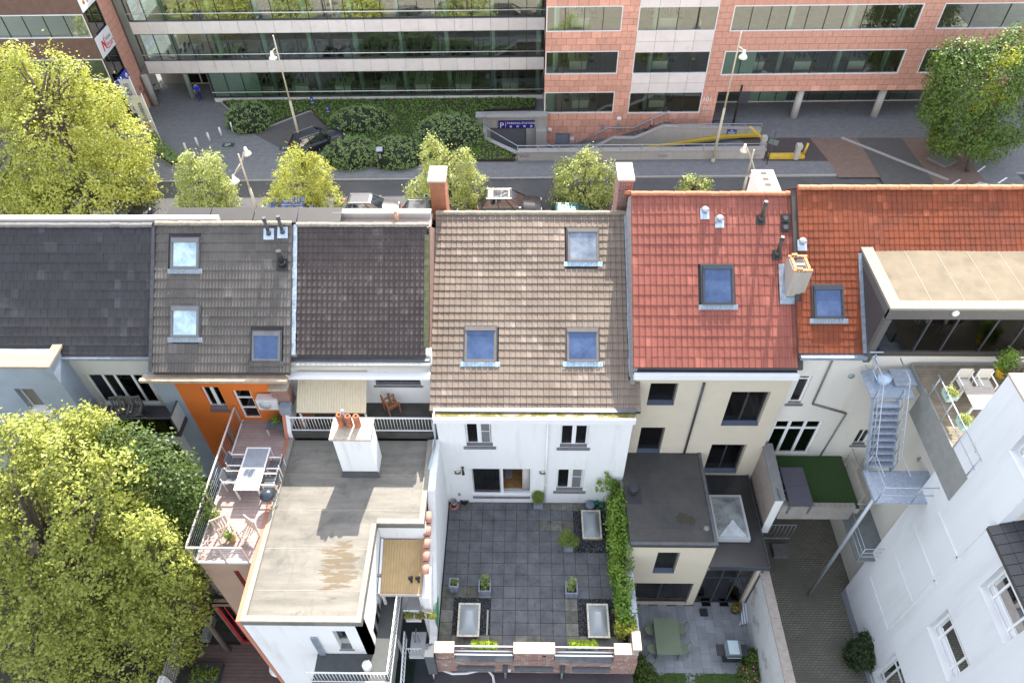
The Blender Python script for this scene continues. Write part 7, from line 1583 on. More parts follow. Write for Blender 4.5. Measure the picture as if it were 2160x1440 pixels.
for i in range(nst):
 k=(i+1)/(nst+1);y=fy_t+(fy_b-fy_t)*k;z=lz+(zb_-lz)*k;piece('step', 'stp', lambda m:m.box(0, .91, -.14, .14, -.03, 0), [steel_blue], STS, (fx0+.02, y, z))
for x in(fx0-.02, fx1+.0):m=MB();m.bar((x, fy_t, lz-.08), (x, fy_b, zb_-.08), .04, .24);m.build('stringer', [steel_blue], STS)
for x in(fx0-.02, fx1):m=MB();m.tube([(x, fyD-.4, lz+1.0), (x, fy_t, lz+1.0), (x, fy_b, zb_+1.0), (x, fy_b-.9, zb_+1.0)], .024, 6);m.tube([(x, fy_t, lz+.5), (x, fy_b, zb_+.5)], .018, 6);m.build('handrail', [galv], STS)
for i in range(6):
 k=i/5;y=fy_t+(fy_b-fy_t)*k;z=lz+(zb_-lz)*k
 for x in(fx0-.02, fx1):piece('baluster', 'balu', lambda m:m.tube([(0, 0, 0), (0, 0, 1.0)], .018, 5), [galv], STS, (x, y, z))
l2=(fx0-.15, fx1+1.5, fy_b-1.35, fy_b)
m=MB();m.box(*l2, zb_-.1, zb_);m.build('landing', [steel_blue], STS)
m=MB()
for z in(.5, 1.0):m.tube([(l2[0], l2[3], zb_+z), (l2[0], l2[2], zb_+z), (l2[1], l2[2], zb_+z)], .022, 6)
for x, y in((l2[0], l2[2]), (l2[0], l2[3]), (l2[1], l2[2]), ((l2[0]+l2[1])/2, l2[2])):m.tube([(x, y, zb_), (x, y, zb_+1.0)], .022, 5)
m.build('handrail', [galv], STS)
gxz=.6
for i in range(11):k=(i+1)/12;piece('step', 'stp2', lambda m:m.box(0, .26, -.45, .45, -.03, 0), [steel_blue], STS, (fx1+1.4+k*2.3-.0, fy_b-.6+.9, zb_-k*4.6))
for yy in(-.12, .85):m=MB();m.bar((fx1+1.3, fy_b-.6+yy+.4, zb_-.1), (fx1+3.8, fy_b-.6+yy+.4, zb_-4.7), .04, .22);m.tube([(fx1+1.3, fy_b-.6+yy+.4, zb_+.9), (fx1+3.8, fy_b-.6+yy+.4, zb_-3.7)], .024, 6);m.build('stringer', [galv], STS)
pst=W.gz(1705, 1254, PZG);ptp=W.gx(1850, 1062, pst[0])
m=MB();m.tube([(pst[0], pst[1], PZG), (pst[0]+.02, pst[1]+.05, zb_-.1)], .07, 8);m.build('post', [galv], STS)
m=MB();m.bar((pst[0], pst[1], zb_-.2), (l2[1], pst[1]+.1, zb_-.2), .1, .14);m.build('beam', [galv], STS)
p=W.gz(1865, 780, lz+.3)
m=MB();m.lathe((fx0+.5, fy_t+.7, lz), [(0, 0), (.2, 0), (.24, .35), (0, .4)], 14);solo('storage_tub', 'blue wrapped tub on the top landing of the steel stairs', 'tub', m, M('pale_blue_plastic', (.45, .58, .75), .4, .08), (fx0+.5, fy_t+.7, lz))
t=thing('bicycle', 'bicycle leaning on the railing of the top stair landing', 'bicycle', (fx0+.15, fy_t+1.0, lz))
def wheel(m, c, r, ax):m.lathe(c, [(r-.02, -.015), (r, 0), (r-.02, .015), (r-.035, 0), (r-.02, -.015)], 18, 0, ax)
for dy in(-.45, .45):m=MB();wheel(m, (fx0+.15, fy_t+1.0+dy, lz+.33), .33, (1, 0, 0));m.build('wheel', [M('pale_tyre', (.35, .37, .40), .6, .1)], t)
m=MB();P0=(fx0+.15, fy_t+.55, lz+.33);P1=(fx0+.15, fy_t+.9, lz+.85);P2=(fx0+.15, fy_t+1.3, lz+.9);P3=(fx0+.15, fy_t+1.0, lz+.33);m.tube([P0, P3, P1, P2, P3], .018, 5);m.tube([P2, (fx0+.15, fy_t+1.45, lz+.33)], .018, 5);m.bar((fx0-.1, fy_t+1.32, lz+1.0), (fx0+.4, fy_t+1.32, lz+1.0), .03);m.build('frame', [M('pale_blue_metal', (.5, .6, .75), .4, .05)], t)
ga=[W.gz(*q, gz_)for q in((1620, 968), (1775, 968), (1640, 1072), (1795, 1095))]
gx0, gx1, gy0_, gy1_=ga[0][0]-.1, ga[1][0]+.05, ga[2][1], YF-.01
GT=thing('grass_terrace', 'small roof terrace with artificial grass between brick walls', 'terrace', ((gx0+gx1)/2, 16.5, gz_))
m=MB();m.box(gx0, gx1, gy0_, gy1_, gz_-.35, gz_);m.build('slab', [concrete], GT)
m=MB();m.box(gx0+.02, gx1-.02, gy0_+.02, gy1_-.02, gz_+.001, gz_+.03);m.build('artificial_grass', [M('artificial_grass', (.035, .075, .02), .95, .25, 30, .8, 60)], GT)
pbrick=brick_mat('pinkish_grey_brick', (.36, .28, .24), (.31, .24, .21), (.42, .40, .37), 'y')
pbrx=brick_mat('grey_brown_brick', (.30, .27, .24), (.27, .24, .21), (.40, .38, .35), 'x')
m=MB();m.xprism([(gy0_-.05, gz_-1.9), (gy0_-.05, gz_+.75), (gy0_+.9, gz_+.85), (gy1_-.1, gz_+1.0), (gy1_-.1, gz_-1.9)], gx0-.34, gx0-.02);w_=m.build('side_wall', [pbrick], GT)
m=MB();m.xprism([(gy0_-.09, gz_+.752), (gy0_-.09, gz_+.85), (gy0_+.9, gz_+.95), (gy1_-.1, gz_+1.1), (gy1_-.1, gz_+1.002), (gy0_+.9, gz_+.852)], gx0-.40, gx0+.04);m.build('coping', [M('slate_grey_coping', (.20, .20, .20), .9, .1, 6)], w_)
m=MB();m.box(gx0-.34, gx0-.02, gy0_-.1, gy0_-.052, gz_-1.9, gz_+.75);m.build('white_end', [white_paint], w_)
m=MB();m.box(gx0+.0, gx1-.4, gy0_-.2, gy0_, gz_-.5, gz_+.5);m.build('front_wall', [pbrx], GT)
m=MB();m.box(gx1, gx1+.12, gy0_+.3, gy1_-.6, gz_-.5, gz_+.55);m.build('side_panel', [M('grey_beige_panel', (.36, .33, .29), .9, .08, 3)], GT)
m=MB();m.tube([(gx1+.06, gy1_-.3, gz_+1.0), (gx1+.06, gy0_-.1, gz_+1.0), (gx1+.06, gy0_-.1, gz_-.2)], .02, 6);m.tube([(gx1+.06, gy1_-.3, gz_+1.0), (gx1+.06, gy1_-.3, gz_)], .02, 6);m.tube([(gx1-.35, gy0_-.1, gz_+.6), (gx1+.06, gy0_-.1, gz_+.6)], .02, 6);m.build('handrail', [galv], GT)
c0=W.gz(1643, 985, gz_+.74);c1=W.gz(1706, 1065, gz_+.74);t=thing('garden_table', 'dark plum grey table on the artificial grass', 'table', (c0[0]+.6, c0[1]-.9, gz_));xa, xb, ya_, yb_2=c0[0]+.03, W.gz(1693, 985, gz_+.74)[0], c1[1]-.0, c0[1]
m=MB();m.box(xa, xb, ya_, (ya_+yb_2)/2-.004, gz_+.71, gz_+.74);m.box(xa, xb, (ya_+yb_2)/2+.004, yb_2, gz_+.71, gz_+.74);m.build('top', [M('plum_grey_top', (.075, .07, .095), .5, .06)], t)
for xx in(xa+.06, xb-.06):
 for yy in(ya_+.06, yb_2-.06):piece('leg', 'pgl', lambda m:m.box(-.035, .035, -.035, .035, 0, .71), [dk], t, (xx, yy, gz_))
for k, dy in enumerate((.45, 1.35)):metal_chair(xa-.1, ya_+dy, gz_+.03, 1.571, ['dark chair, nearer one left of the plum grey table', 'dark chair, farther one left of the plum grey table'][k], dk, dk, 'dark chairs on the artificial grass')
GG=thing('steel_gallery', 'grated steel gallery with railing between grass terrace and white gable', 'gallery', (gx1+.8, gy0_-.6, .3))
pz=.5;g0=W.gz(1755, 1100, pz);g1=W.gz(1800, 1172, pz);gX0, gX1, gY0, gY1=gx1-.25, gx1+2.6, g1[1]-.2, g0[1]+.6
m=MB();m.box(gX0, gX1, gY0, gY1, pz-.08, pz);m.build('grate', [M('steel_grating', (.22, .24, .25), .6, .1, metal=.3)], GG)
for z in(.35, .68, 1.0):m=MB();m.tube([(gX0, gY1, pz+z), (gX0, gY0, pz+z), (gX1, gY0, pz+z)], .02, 6);m.build('rail', [galv], GG)
for x, y in((gX0, gY1), (gX0, gY0), ((gX0+gX1)/2, gY0)):piece('post', 'ggp', lambda m:m.tube([(0, 0, 0), (0, 0, 1.0)], .022, 5), [galv], GG, (x, y, pz))
m=MB();a=W.gz(1620, 1108, -1.0);b=W.gz(1680, 1108, -1.0);BF=thing('bar_fence', 'dark barred fence below the grass terrace at the passage', 'fence', (a[0], a[1], -3.5))
m.box(a[0], b[0], a[1]-.02, a[1]+.02, -.95, -.9);m.box(a[0], b[0], a[1]-.02, a[1]+.02, -2.2, -2.15);m.build('rail', [galv], BF)
bar_parts(BF, (a[0], a[1], 0), (b[0], a[1], 0), .17, .012, -2.2, -.9, galv, 'bfb')
wet, n, l, b_=nt('dark_wet_cobbles')
pos=n.new('ShaderNodeNewGeometry').outputs['Position'];bt=n.new('ShaderNodeTexBrick');l.new(pos, bt.inputs['Vector']);bt.inputs['Scale'].default_value=1;bt.inputs['Brick Width'].default_value=.21;bt.inputs['Row Height'].default_value=.105;bt.inputs['Mortar Size'].default_value=.01;bt.inputs['Color1'].default_value=(.24, .225, .175, 1);bt.inputs['Color2'].default_value=(.19, .18, .15, 1);bt.inputs['Mortar'].default_value=(.04, .045, .03, 1)
f1=noise_n(n, l, pos, .7, 4);c_=mix_col(n, l, ramp_n(n, l, f1, .4, .65), bt.outputs['Color'], (.13, .125, .105));l.new(c_, b_.inputs['Base Color']);b_.inputs['Roughness'].default_value=.75;bump_n(n, l, b_, math_n(n, l, 'SUBTRACT', 1, bt.outputs['Fac']), .5, .02)
m=MB();m.box(gxa+.17, 30, 3, YF-.01, -3.62, PZG-.02);structure('paved_passage', m, wet)
p=W.gz(1650, 1165, PZG);m=MB();m.box(p[0]-.5, p[0]+.2, p[1]-.3, p[1]+.3, PZG-.02, PZG+.3);solo('stone_step', 'dark stone block at the foot of the barred fence', 'step', m, bluestone, (p[0], p[1], PZG))
GX=14.44;GZ0=-3.5
gyF=W.gz(1776, 1250, PZG)[1];GZT=W.gx(2150, 830, GX)[2]
GB=thing('white_building', 'tall white rendered building with small paned windows at the right edge', 'house', (GX+3, 9, -3.5))
gwall=M('smooth_white_render', (.70, .72, .73), .85, .03, 1.0, .12, 50, dirt=(.56, .575, .58), streak=True, dirt_scale=1.5, dirt_lo=.52, dirt_hi=.85)
eav=W.gx(2103, 1108, GX);GZE=eav[2];ystep=eav[1]
def gwin(pa, pb):a=W.gx(*pa, GX);b=W.gx(*pb, GX);return tuple(sorted((a[1], b[1])))+tuple(sorted((a[2], b[2])))
gw_=[gwin((2062, 1243), (2172, 1300)), gwin((1957, 1327), (2050, 1360)), gwin((1848, 1420), (1890, 1440))]
w1=(8.24, 10.04, 6.32, 7.91)
w2=(8.38, 10.23, 2.51, 4.15)
w3=(8.6, 10.42, -3.1, -.43)
w4=(W.gx(2130, 950, GX)[1]-1.2, W.gx(2130, 950, GX)[1], W.gx(2130, 950, GX)[2], W.gx(2130, 950, GX)[2]+1.5)
gops=[w1, w2, w3, w4]
Oy=(GX, 0, 0);Uy=(0, 1, 0);Nx=(1, 0, 0)
m=MB();wall_grid(m, Oy, Uy, Nx, ystep, gyF, GZ0-.1, GZT, .4, [o for o in gops if o[0]>=ystep]);wall_grid(m, Oy, Uy, Nx, -1, ystep-.002, GZ0-.1, GZE-.02, .4, [o for o in gops if o[0]<ystep]);m.box(GX+.4, GX+7, gyF-.3, gyF, GZ0-.1, GZT);m.build('wall', [gwall], GB)
for o_ in gops:
 room(GB, Oy, Uy, Nx, *o_, 1.6, room_dark, room_dark)
pale_pane=glass_mat('pale_reflecting_pane', (.35, .42, .42), .22)
for k, o_ in enumerate(gops):window(GB, Oy, Uy, Nx, *o_, .22, .07, white_pvc, (.22, .78), (.22, .72), pale_pane, (white_paint, .0, .05, .04), .075)
m=MB()
m.box(GX-.02, GX-.001, -1, gyF, GZ0-.1, GZ0+.55);m.build('plinth', [M('grey_plinth', (.33, .36, .42), .85, .06)], GB)
hl_=W.gx(1872, 1325, GX)
for z in(W.gx(1872, 1325, GX)[2], W.gx(1990, 1225, GX)[2]):pass
fr_y=sorted(((W.gx(1835, 1215, GX)[1]), (W.gx(1872, 1325, GX)[1])))
for(pa, pb)in(((1887, 1168), (1924, 1270)), ((1979, 1080), (2024, 1180)), ((1835, 1215), (1872, 1325)), ((1925, 1105), (1978, 1232))):
 a=W.gx(*pa, GX);b=W.gx(*pb, GX);m=MB();m.box(GX-.03, GX-.001, b[1], a[1], a[2]-.04, a[2]+.04);m.build('moulding', [gwall], GB)
a=W.gx(1876, 1322, GX);b=W.gx(2096, 1130, GX);m=MB();m.box(GX-.03, GX-.0015, a[1]-.06, a[1]+.0, a[2], b[2]);m.build('moulding', [gwall], GB)
m=MB();m.box(GX-.02, GX+.5, ystep-.0, gyF+.02, GZT, GZT+.08);m.build('coping', [cop], GB)
m=MB();m.add([(GX-.25, -1, GZE-.05), (GX+5, -1, GZE+2.5), (GX+5, ystep-.01, GZE+2.5), (GX-.25, ystep-.01, GZE-.05), (GX-.25, -1, GZE-.2), (GX+5, -1, GZE+2.35), (GX+5, ystep-.01, GZE+2.35), (GX-.25, ystep-.01, GZE-.2)], [(0, 1, 2, 3), (7, 6, 5, 4), (0, 3, 7, 4), (3, 2, 6, 7)])
rfG=m.build('roof', [under], GB)
for i in range(16):
 for j in range(6):
  y=ystep-.32*(i+1)
  if y<6.5:continue
  piece('tile', 'gtile', lambda m:m.hull2([(0, 0, .02), (0, .3, .02), (0, .3, .05), (0, 0, .05)], [(.36, 0, .0), (.36, .3, .0), (.36, .3, .02), (.36, 0, .02)]), [M('black_glazed_tile', (.035, .035, .04), .35, .1)], rfG, (GX-.27+j*.31, y, GZE-.05+j*.31*2.55/5.25+.005), (0, -math.atan(2.55/5.25), 0))
p=W.gz(1815, 1385, PZG+.7);t=thing('shrub', 'dark clipped shrub at the foot of the white building', 'shrub', (p[0]-.1, p[1], PZG));m=MB();m.tube([(p[0]-.1, p[1], PZG), (p[0]-.1, p[1], PZG+.8)], .04, 6);m.build('trunk', [bark], t)
dark_leaf=leaf_mat('dark_leaf', (.02, .045, .015), (.04, .075, .02), (.05, .08, .02));crown(t, [(p[0]-.1, p[1], PZG+.9, .62, .62, .7), (p[0]+.2, p[1]+.4, PZG+1.2, .4, .4, .4)], 4200, .09, dark_leaf, 'crown', cl=14, spread=.07, shell=.6)
Z0=-4.0
pav=brick_mat('grey_block_paving', (.21, .215, .225), (.18, .185, .195), (.11, .11, .115), 'z', .42, .21, mort=.012)
pav2=brick_mat('dark_block_paving', (.13, .125, .12), (.11, .105, .10), (.06, .06, .06), 'z', .22, .11, mort=.01)
pav3=brick_mat('brown_block_paving', (.25, .17, .135), (.21, .145, .115), (.13, .10, .085), 'z', .22, .11, mort=.01)
kerb_m=M('pale_kerb', (.34, .33, .32), .85, .08, 4)
VK=47.6
m=MB()
for q in((-70, RX0, VK, 66), (RX1, 70, VK, 66), (RX0, RX1, VK, RY0), (RX0, RX1, RY1, 66)):m.box(*q, -4.4, Z0)
structure('pavement', m, pav, SF)
m=MB()
for i in range(46):m.box(-46+i*2, -44.01+i*2, VK-.16, VK-.001, -4.4, Z0-.01)
structure('kerb', m, kerb_m, SF)
m=MB();m.box(-46, 46, 28.2, 41.2, -4.4, Z0);structure('near_pavement', m, brick_mat('beige_block_paving', (.34, .30, .25), (.30, .27, .23), (.2, .18, .16), 'z', .3, .15), SF)
G=lambda px, py, z=Z0:SF.gz(px, py, z)[:2]
def sheet(name, pts, mat, h=.004):m=MB();m.prism([G(*p)for p in pts], Z0-.02, Z0+h);return structure(name, m, mat, SF)
sheet('parking_bay', [(533, 281), (652, 234), (790, 300), (700, 330), (620, 330)], pav2)
sheet('paved_stripe', [(1560, 291), (1708, 291), (1748, 340), (1610, 340)], M('dark_red_asphalt', (.075, .062, .062), .9, .1, 3), .004)
sheet('paved_stripe', [(1708, 291), (1808, 291), (1856, 374), (1768, 374), (1748, 340)], pav3, .005)
sheet('paved_stripe', [(1808, 291), (1902, 291), (1975, 392), (1866, 392), (1856, 374)], pav2, .006)
sheet('paved_stripe', [(1902, 291), (2010, 291), (2110, 392), (1975, 392)], pav3, .007)
sheet('paved_stripe', [(2040, 330), (2110, 330), (2170, 392), (2085, 392)], pav, .008)
m=MB();a, b=G(1775, 291), G(2000, 380);m.bar((*a, Z0+.02), (*b, Z0+.02), .3, .06);structure('paving_edge', m, kerb_m, SF)
for q in((2062, 2078, 356), (2005, 2025, 384), (2105, 2124, 380)):m=MB();m.bar((*G(q[0], q[2]+7), Z0+.012), (*G(q[1], q[2]-5), Z0+.012), .12, .02);structure('road_marking', m, white_paint, SF)
lawn_leaf=leaf_mat('ground_cover_leaf', (.12, .25, .04), (.22, .36, .07), (.17, .30, .05))
hedge_leaf=leaf_mat('hedge_leaf', (.19, .29, .10), (.33, .44, .18), (.26, .36, .15))
def bed(name, pts, h, n, label, size=.16, mat=lawn_leaf):
 P_=[G(*p)for p in pts];m=MB();m.prism(P_, Z0-.02, Z0+h*.6);o=solo(name, None, None, m, soil, (0, 0, 0), None, SF, 'stuff')
 A=np.array(P_);lo, hi=A.min(0), A.max(0);k=[]
 while len(k)<n:
  c=RNG.uniform(lo, hi, (n*2, 2));ins=np.zeros(len(c), bool);j=len(A)-1
  for i in range(len(A)):
   xi, yi=A[i];xj, yj=A[j];ins^=((yi>c[:, 1])!=(yj>c[:, 1]))&(c[:, 0]<(xj-xi)*(c[:, 1]-yi)/(yj-yi+1e-9)+xi);j=i
  k+=c[ins].tolist()
 k=np.array(k[:n]);pts=np.concatenate([k, (Z0+RNG.uniform(h*.55, h, n))[:, None]], 1)
 q=bpy.data.objects.new(name, leaf_mesh(name, pts, RNG.normal(size=(n, 3))*.6+[0, 0, .8], size, mat));COL.objects.link(q);q.rotation_euler=(0, 0, SF.a);tag(q, label, None, None, 'stuff')
bed('ground_cover', [(468, 214), (640, 214), (820, 212), (980, 210), (1130, 212), (1128, 232), (1020, 236), (1018, 290), (1088, 330), (1085, 341), (930, 341), (672, 341), (690, 330), (712, 290), (655, 234), (540, 278)], .35, 16000, 'low green ground cover filling the planting beds before the office')
bed('ground_cover', [(325, 285), (388, 345), (362, 350), (318, 320)], .5, 2600, 'low hedge strip along the entrance paving by the flag poles', .16, hedge_leaf)
gv2=chips('gravel', [(-2, 1.3, 58.3, 59.5)], 900, .06, tint_mat('pale_gravel', (.15, .14, .13), (.35, .32, .29)), Z0+.03);gv2.rotation_euler=(0, 0, SF.a);gv2['label']='grey gravel strip at the foot of the glazed facade'
m=MB();m.bar((*G(465, 216), Z0+.04), (*G(538, 280), Z0+.04), .12, .12);m.bar((*G(538, 280), Z0+.04), (*G(655, 235), Z0+.04), .12, .12);m.bar((*G(655, 235), Z0+.04), (*G(720, 275), Z0+.04), .12, .12);m.bar((*G(318, 320), Z0+.04), (*G(362, 350), Z0+.04), .12, .12);structure('bed_edging', m, kerb_m, SF)
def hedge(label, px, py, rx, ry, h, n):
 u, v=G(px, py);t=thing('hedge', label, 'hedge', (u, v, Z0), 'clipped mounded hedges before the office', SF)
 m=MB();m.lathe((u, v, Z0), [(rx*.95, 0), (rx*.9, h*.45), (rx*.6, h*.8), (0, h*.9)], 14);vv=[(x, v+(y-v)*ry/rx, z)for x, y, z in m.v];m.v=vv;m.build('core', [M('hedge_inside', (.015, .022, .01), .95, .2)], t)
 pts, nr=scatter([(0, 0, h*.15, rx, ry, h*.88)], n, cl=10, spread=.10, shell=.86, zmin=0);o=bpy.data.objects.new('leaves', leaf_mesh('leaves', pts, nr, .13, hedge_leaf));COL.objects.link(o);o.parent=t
hedge('loose rounded bush at the tip between entrance paving and parking bay', 530, 262, 2.0, 1.7, 1.9, 5000)
hedge('clipped mound between the blue parking signs and the glazed facade', 765, 268, 2.9, 1.5, 1.7, 6500)
hedge('largest clipped mound beside the garage wall', 948, 296, 2.9, 2.1, 2.1, 8500)
hedge('clipped front mound beside the parked dark car', 745, 335, 2.4, 1.7, 1.6, 6500)
hedge('clipped front mound behind the parking ticket machine', 838, 335, 2.5, 1.7, 1.6, 6500)
RZB=-6.1;ua=G(1605, 290)[0];vs_w=G(1600, 290)[1]
m=MB();m.add([(RX1, RY0, Z0), (RX1, RY1, Z0), (4, RY1, RZB), (4, RY0, RZB), (RX0, RY1, RZB), (RX0, RY0, RZB)], [(0, 1, 2, 3), (3, 2, 4, 5)]);m.box(RX0-.3, RX1+.3, RY0-.3, RY1+.3, -6.6, -6.3);structure('garage_ramp', m, M('ramp_paving', (.15, .155, .165), .85, .1, 4), SF)
m=MB();m.prism([(RX0, RY0), G(1088, 322), (RX0, G(1022, 290)[1])], -6.3, Z0);structure('ramp_corner', m, soil, SF)
LWL=thing('ramp_wall', 'low concrete wall with railing and graffiti between pavement and garage ramp', 'wall', (9, 50, Z0), None, SF)
u0, u1=G(1092, 340)[0], G(1612, 338)[0]
m=MB();m.box(u0, u1, RY0-.2, RY0+.12, -6.3, Z0+.72);m.build('wall', [concrete], LWL);m=MB();m.box(u0-.05, u1+.05, RY0-.26, RY0+.3, Z0+.72, Z0+.84);m.build('coping', [kerb_m], LWL)
lc=SF.gz(1024, 243, -3.7)[:2];ld=SF.gz(1021, 288, -3.7)[:2];m=MB();zt_=Z0+.45
m.bar((lc[0], lc[1], -5.2), (ld[0], ld[1], -5.2), .3, 2.6);m.bar((ld[0], ld[1], -5.2), (u0, RY0, -5.2), .3, 2.7);m.build('wall', [concrete], LWL);m=MB();m.bar((lc[0], lc[1], -3.84), (ld[0], ld[1], -3.84), .36, .1);m.bar((ld[0], ld[1], -3.8), (u0, RY0, -3.4), .36, .1);m.build('coping', [kerb_m], LWL)
m=MB();z=Z0+1.25;m.tube([(lc[0]+3.9, 55.2, z), (lc[0], 55.2, z), (ld[0], ld[1], z), (u0, RY0, z), (u1, RY0, z)], .035, 6);m.tube([(lc[0]+3.9, 55.2, z-.25), (lc[0], 55.2, z-.25)], .03, 6);m.build('rail', [galv], LWL)
for i in range(13):x=u0+(u1-u0)*i/12;piece('post', 'rwp', lambda m:m.tube([(0, 0, -.45), (0, 0, 0)], .025, 5), [galv], LWL, (x, RY0, z))
tagm=M('purple_spray', (.22, .07, .20), .7, .1)
for px in(1105, 1398, 1592):
 c=SF.gy(px, 328, RY0-.2);m=MB();pts=[(c[0]-.45+i*.085, RY0-.204, c[2]+.16*math.sin(i*2.3)*(1-.04*i)+random.uniform(-.05, .05))for i in range(12)];m.tube(pts, .018, 4);m.tube([(c[0]-.3, RY0-.204, c[2]-.1), (c[0]+.4, RY0-.204, c[2]-.13)], .014, 4);m.build('graffiti', [tagm], LWL)
vsw=vs_w+.05
SWL=thing('stair_wall', 'stepped concrete wall with yellow kerb along the garage ramp stairs', 'wall', (12, vsw, Z0), None, SF)
sp=[SF.gy(*p, vsw)for p in((1245, 318), (1293, 293), (1340, 293), (1400, 268), (1606, 273))]
m=MB();m.yprism([(sp[0][0], -6.3)]+[(p[0], p[2])for p in sp]+[(sp[4][0], -6.3)], vsw, vsw+.25);m.build('wall', [concrete], SWL)
m=MB()
for a, b in zip(sp[:-1], sp[1:]):m.bar((a[0], vsw+.12, a[2]+.03), (b[0], vsw+.12, b[2]+.03), .42, .07)
m.build('coping', [kerb_m], SWL)
m=MB();a, b=SF.gy(1380, 310, vsw-.2), SF.gy(1530, 288, vsw-.2);c=SF.gy(1604, 285, vsw-.2);yel=M('chipped_yellow_paint', (.55, .38, .03), .7, .15, 8, dirt=(.3, .26, .2), dirt_scale=6, dirt_lo=.6, dirt_hi=.7)
m.bar((a[0]-3, vsw-.2, a[2]-.5), (a[0], vsw-.2, a[2]), .3, .2);m.bar(a, b, .3, .2);m.bar(b, c, .3, .2);m.build('yellow_kerb', [yel], SWL)
m=MB();z=sp[4][2]+.45;m.tube([(sp[3][0]+1.2, vsw+.12, z), (sp[4][0], vsw+.12, z)], .03, 6)
for i in range(6):x=sp[3][0]+1.2+(sp[4][0]-sp[3][0]-1.2)*i/5;m.tube([(x, vsw+.12, z-.42), (x, vsw+.12, z)], .022, 5)
m.build('rail', [galv], SWL)
nst=14;s0=sp[0][0]+.8;s1=sp[3][0]+1.0
for i in range(nst):
 x=s0+(s1-s0)*i/nst;zt_=-6.0+(Z0+6.0)*(i+1)/nst;m=MB();m.box(x, s1+.1 if i==nst-1 else x+(s1-s0)/nst+.03, vsw+.26, 55.5, zt_-.5, zt_);m.build('step', [M('stair_step', (.13, .13, .135), .85, .1)], SWL)
m=MB();m.tube([SF.gy(*p, 55.35)for p in((1222, 301), (1282, 270), (1336, 270), (1412, 234))], .05, 6);m.tube([SF.gy(*p, 54)for p in((1152, 303), (1180, 316), (1262, 303))], .035, 6);m.build('hand_rail', [galv], SWL)
m=MB();c=[SF.gy(*p, vsw-.03)for p in((1534, 273), (1532, 287), (1552, 286), (1555, 274))];m.add(c+[(p[0], p[1]+.025, p[2])for p in c], [(0, 1, 2, 3), (0, 4, 5, 1), (1, 5, 6, 2), (2, 6, 7, 3), (3, 7, 4, 0)]);blue_sign=M('blue_sign', (.03, .07, .30), .5, .05);sg=m.build('notice_board', [blue_sign], SWL)
m=MB();cx_, cz_=(c[0][0]+c[2][0])/2, (c[0][2]+c[2][2])/2;m.yprism([(cx_-.1, cz_+.12), (cx_+.1, cz_+.12), (cx_, cz_+.24)], vsw-.045, vsw-.031)
for k in range(3):m.box(cx_-.32+.08*k, cx_+.32-.08*k, vsw-.045, vsw-.031, cz_-.0-.1*k, cz_+.03-.1*k)
m.build('lettering', [white_paint], sg)
GV=55.0
GF=thing('garage_front', 'concrete garage entrance with grey roller door and blue sign', 'garage', (-1.5, GV, RZB), None, SF)
q=[SF.gy(*p, GV)for p in((1034, 270), (1110, 313), (1147, 244))];du0, du1, dzt=q[0][0], q[1][0], q[0][2]
m=MB();wall_grid(m, (0, GV, 0), Ux, Ny, RX0, q[2][0]+.3, -6.3, q[2][2], .4, [(du0, du1, RZB-.05, dzt)]);m.build('wall', [concrete], GF);m=MB();m.box(RX0-.1, q[2][0]+.3, GV-.35, GV+.5, q[2][2], q[2][2]+.12);m.build('coping', [kerb_m], GF)
for i in range(8):m=MB();h=(dzt-RZB)/8;m.box(du0, du1, GV+.2, GV+.24, RZB+h*i+.006, RZB+h*(i+1)-.006);m.build('door_slat', [M('grey_roller_door', (.17, .175, .185), .55, .05, 2)], GF)
sq=SF.rect(1051, 255, 1127.5, 269.5, GV-.06);m=MB();m.box(sq[0], sq[1], GV-.12, GV-.003, sq[2], sq[3]);navy=M('navy_sign', (.02, .02, .22), .5, .04);sg=m.build('sign', [navy], GF)
def text(parent, s, size, loc, ux, uz, mat, name='lettering', ext=.004, align='LEFT', mirror=False):
 c=bpy.data.curves.new(name, 'FONT');c.body=s;c.size=size;c.extrude=ext;c.align_x=align;c.materials.append(mat);o=bpy.data.objects.new(name, c);COL.objects.link(o)
 ux, uz=Vector(ux), Vector(uz);n_=ux.cross(uz)
 if mirror:ux=-ux
 g=parent['_o'];o.parent=parent;mt_=Matrix.Identity(4)
 for i in range(3):mt_[i][0]=ux[i];mt_[i][1]=uz[i];mt_[i][2]=n_[i];mt_[i][3]=loc[i]-g[i]
 o.matrix_local=mt_;return o
h=sq[3]-sq[2]
text(sg, 'P', h*1.05, (sq[0]+.1, GV-.128, sq[2]+.08*h), (1, 0, 0), (0, 0, 1), white_paint, ext=.008)
text(sg, 'PARKING STATION', h*.405, (sq[0]+.72, GV-.128, sq[2]+.56*h), (1, 0, 0), (0, 0, 1), white_paint, ext=.006)
m=MB();m.box(sq[0]+.6, sq[0]+.63, GV-.13, GV-.121, sq[2]+.1*h, sq[3]-.1*h);m.build('divider', [white_paint], sg)
for k in range(4):x=sq[0]+1.05+k*.58;m=MB();m.lathe((x, GV-.122, sq[2]+.22*h), [(.1, 0), (.1, -.006), (0, -.007)], 14, 0, (0, 1, 0));m.lathe((x, GV-.129, sq[2]+.22*h), [(.055, 0), (.055, -.004), (0, -.005)], 12, 1, (0, 1, 0));m.build('road_sign_symbol', [white_paint, M('red_symbol', (.45, .03, .03), .5, .05)], sg)
m=MB();z=RZB;m.box(q[2][0]-.65, q[2][0]+.25, GV-.6, GV-.004, RZB, dzt+.0);m.build('pier', [concrete], GF)
OB=thing('office_building', 'long office block of pink stone, white panels and green glass', 'office', (0, 57, Z0), None, SF)
VG=59.62;VP=55.6;VL=55.0
pink_m=M('pink_stone_slab', (.68, .36, .27), .8, .10, 5, .2, 30, rnd=.13, dirt=(.56, .28, .21), dirt_scale=2.5, dirt_lo=.55, dirt_hi=.8)
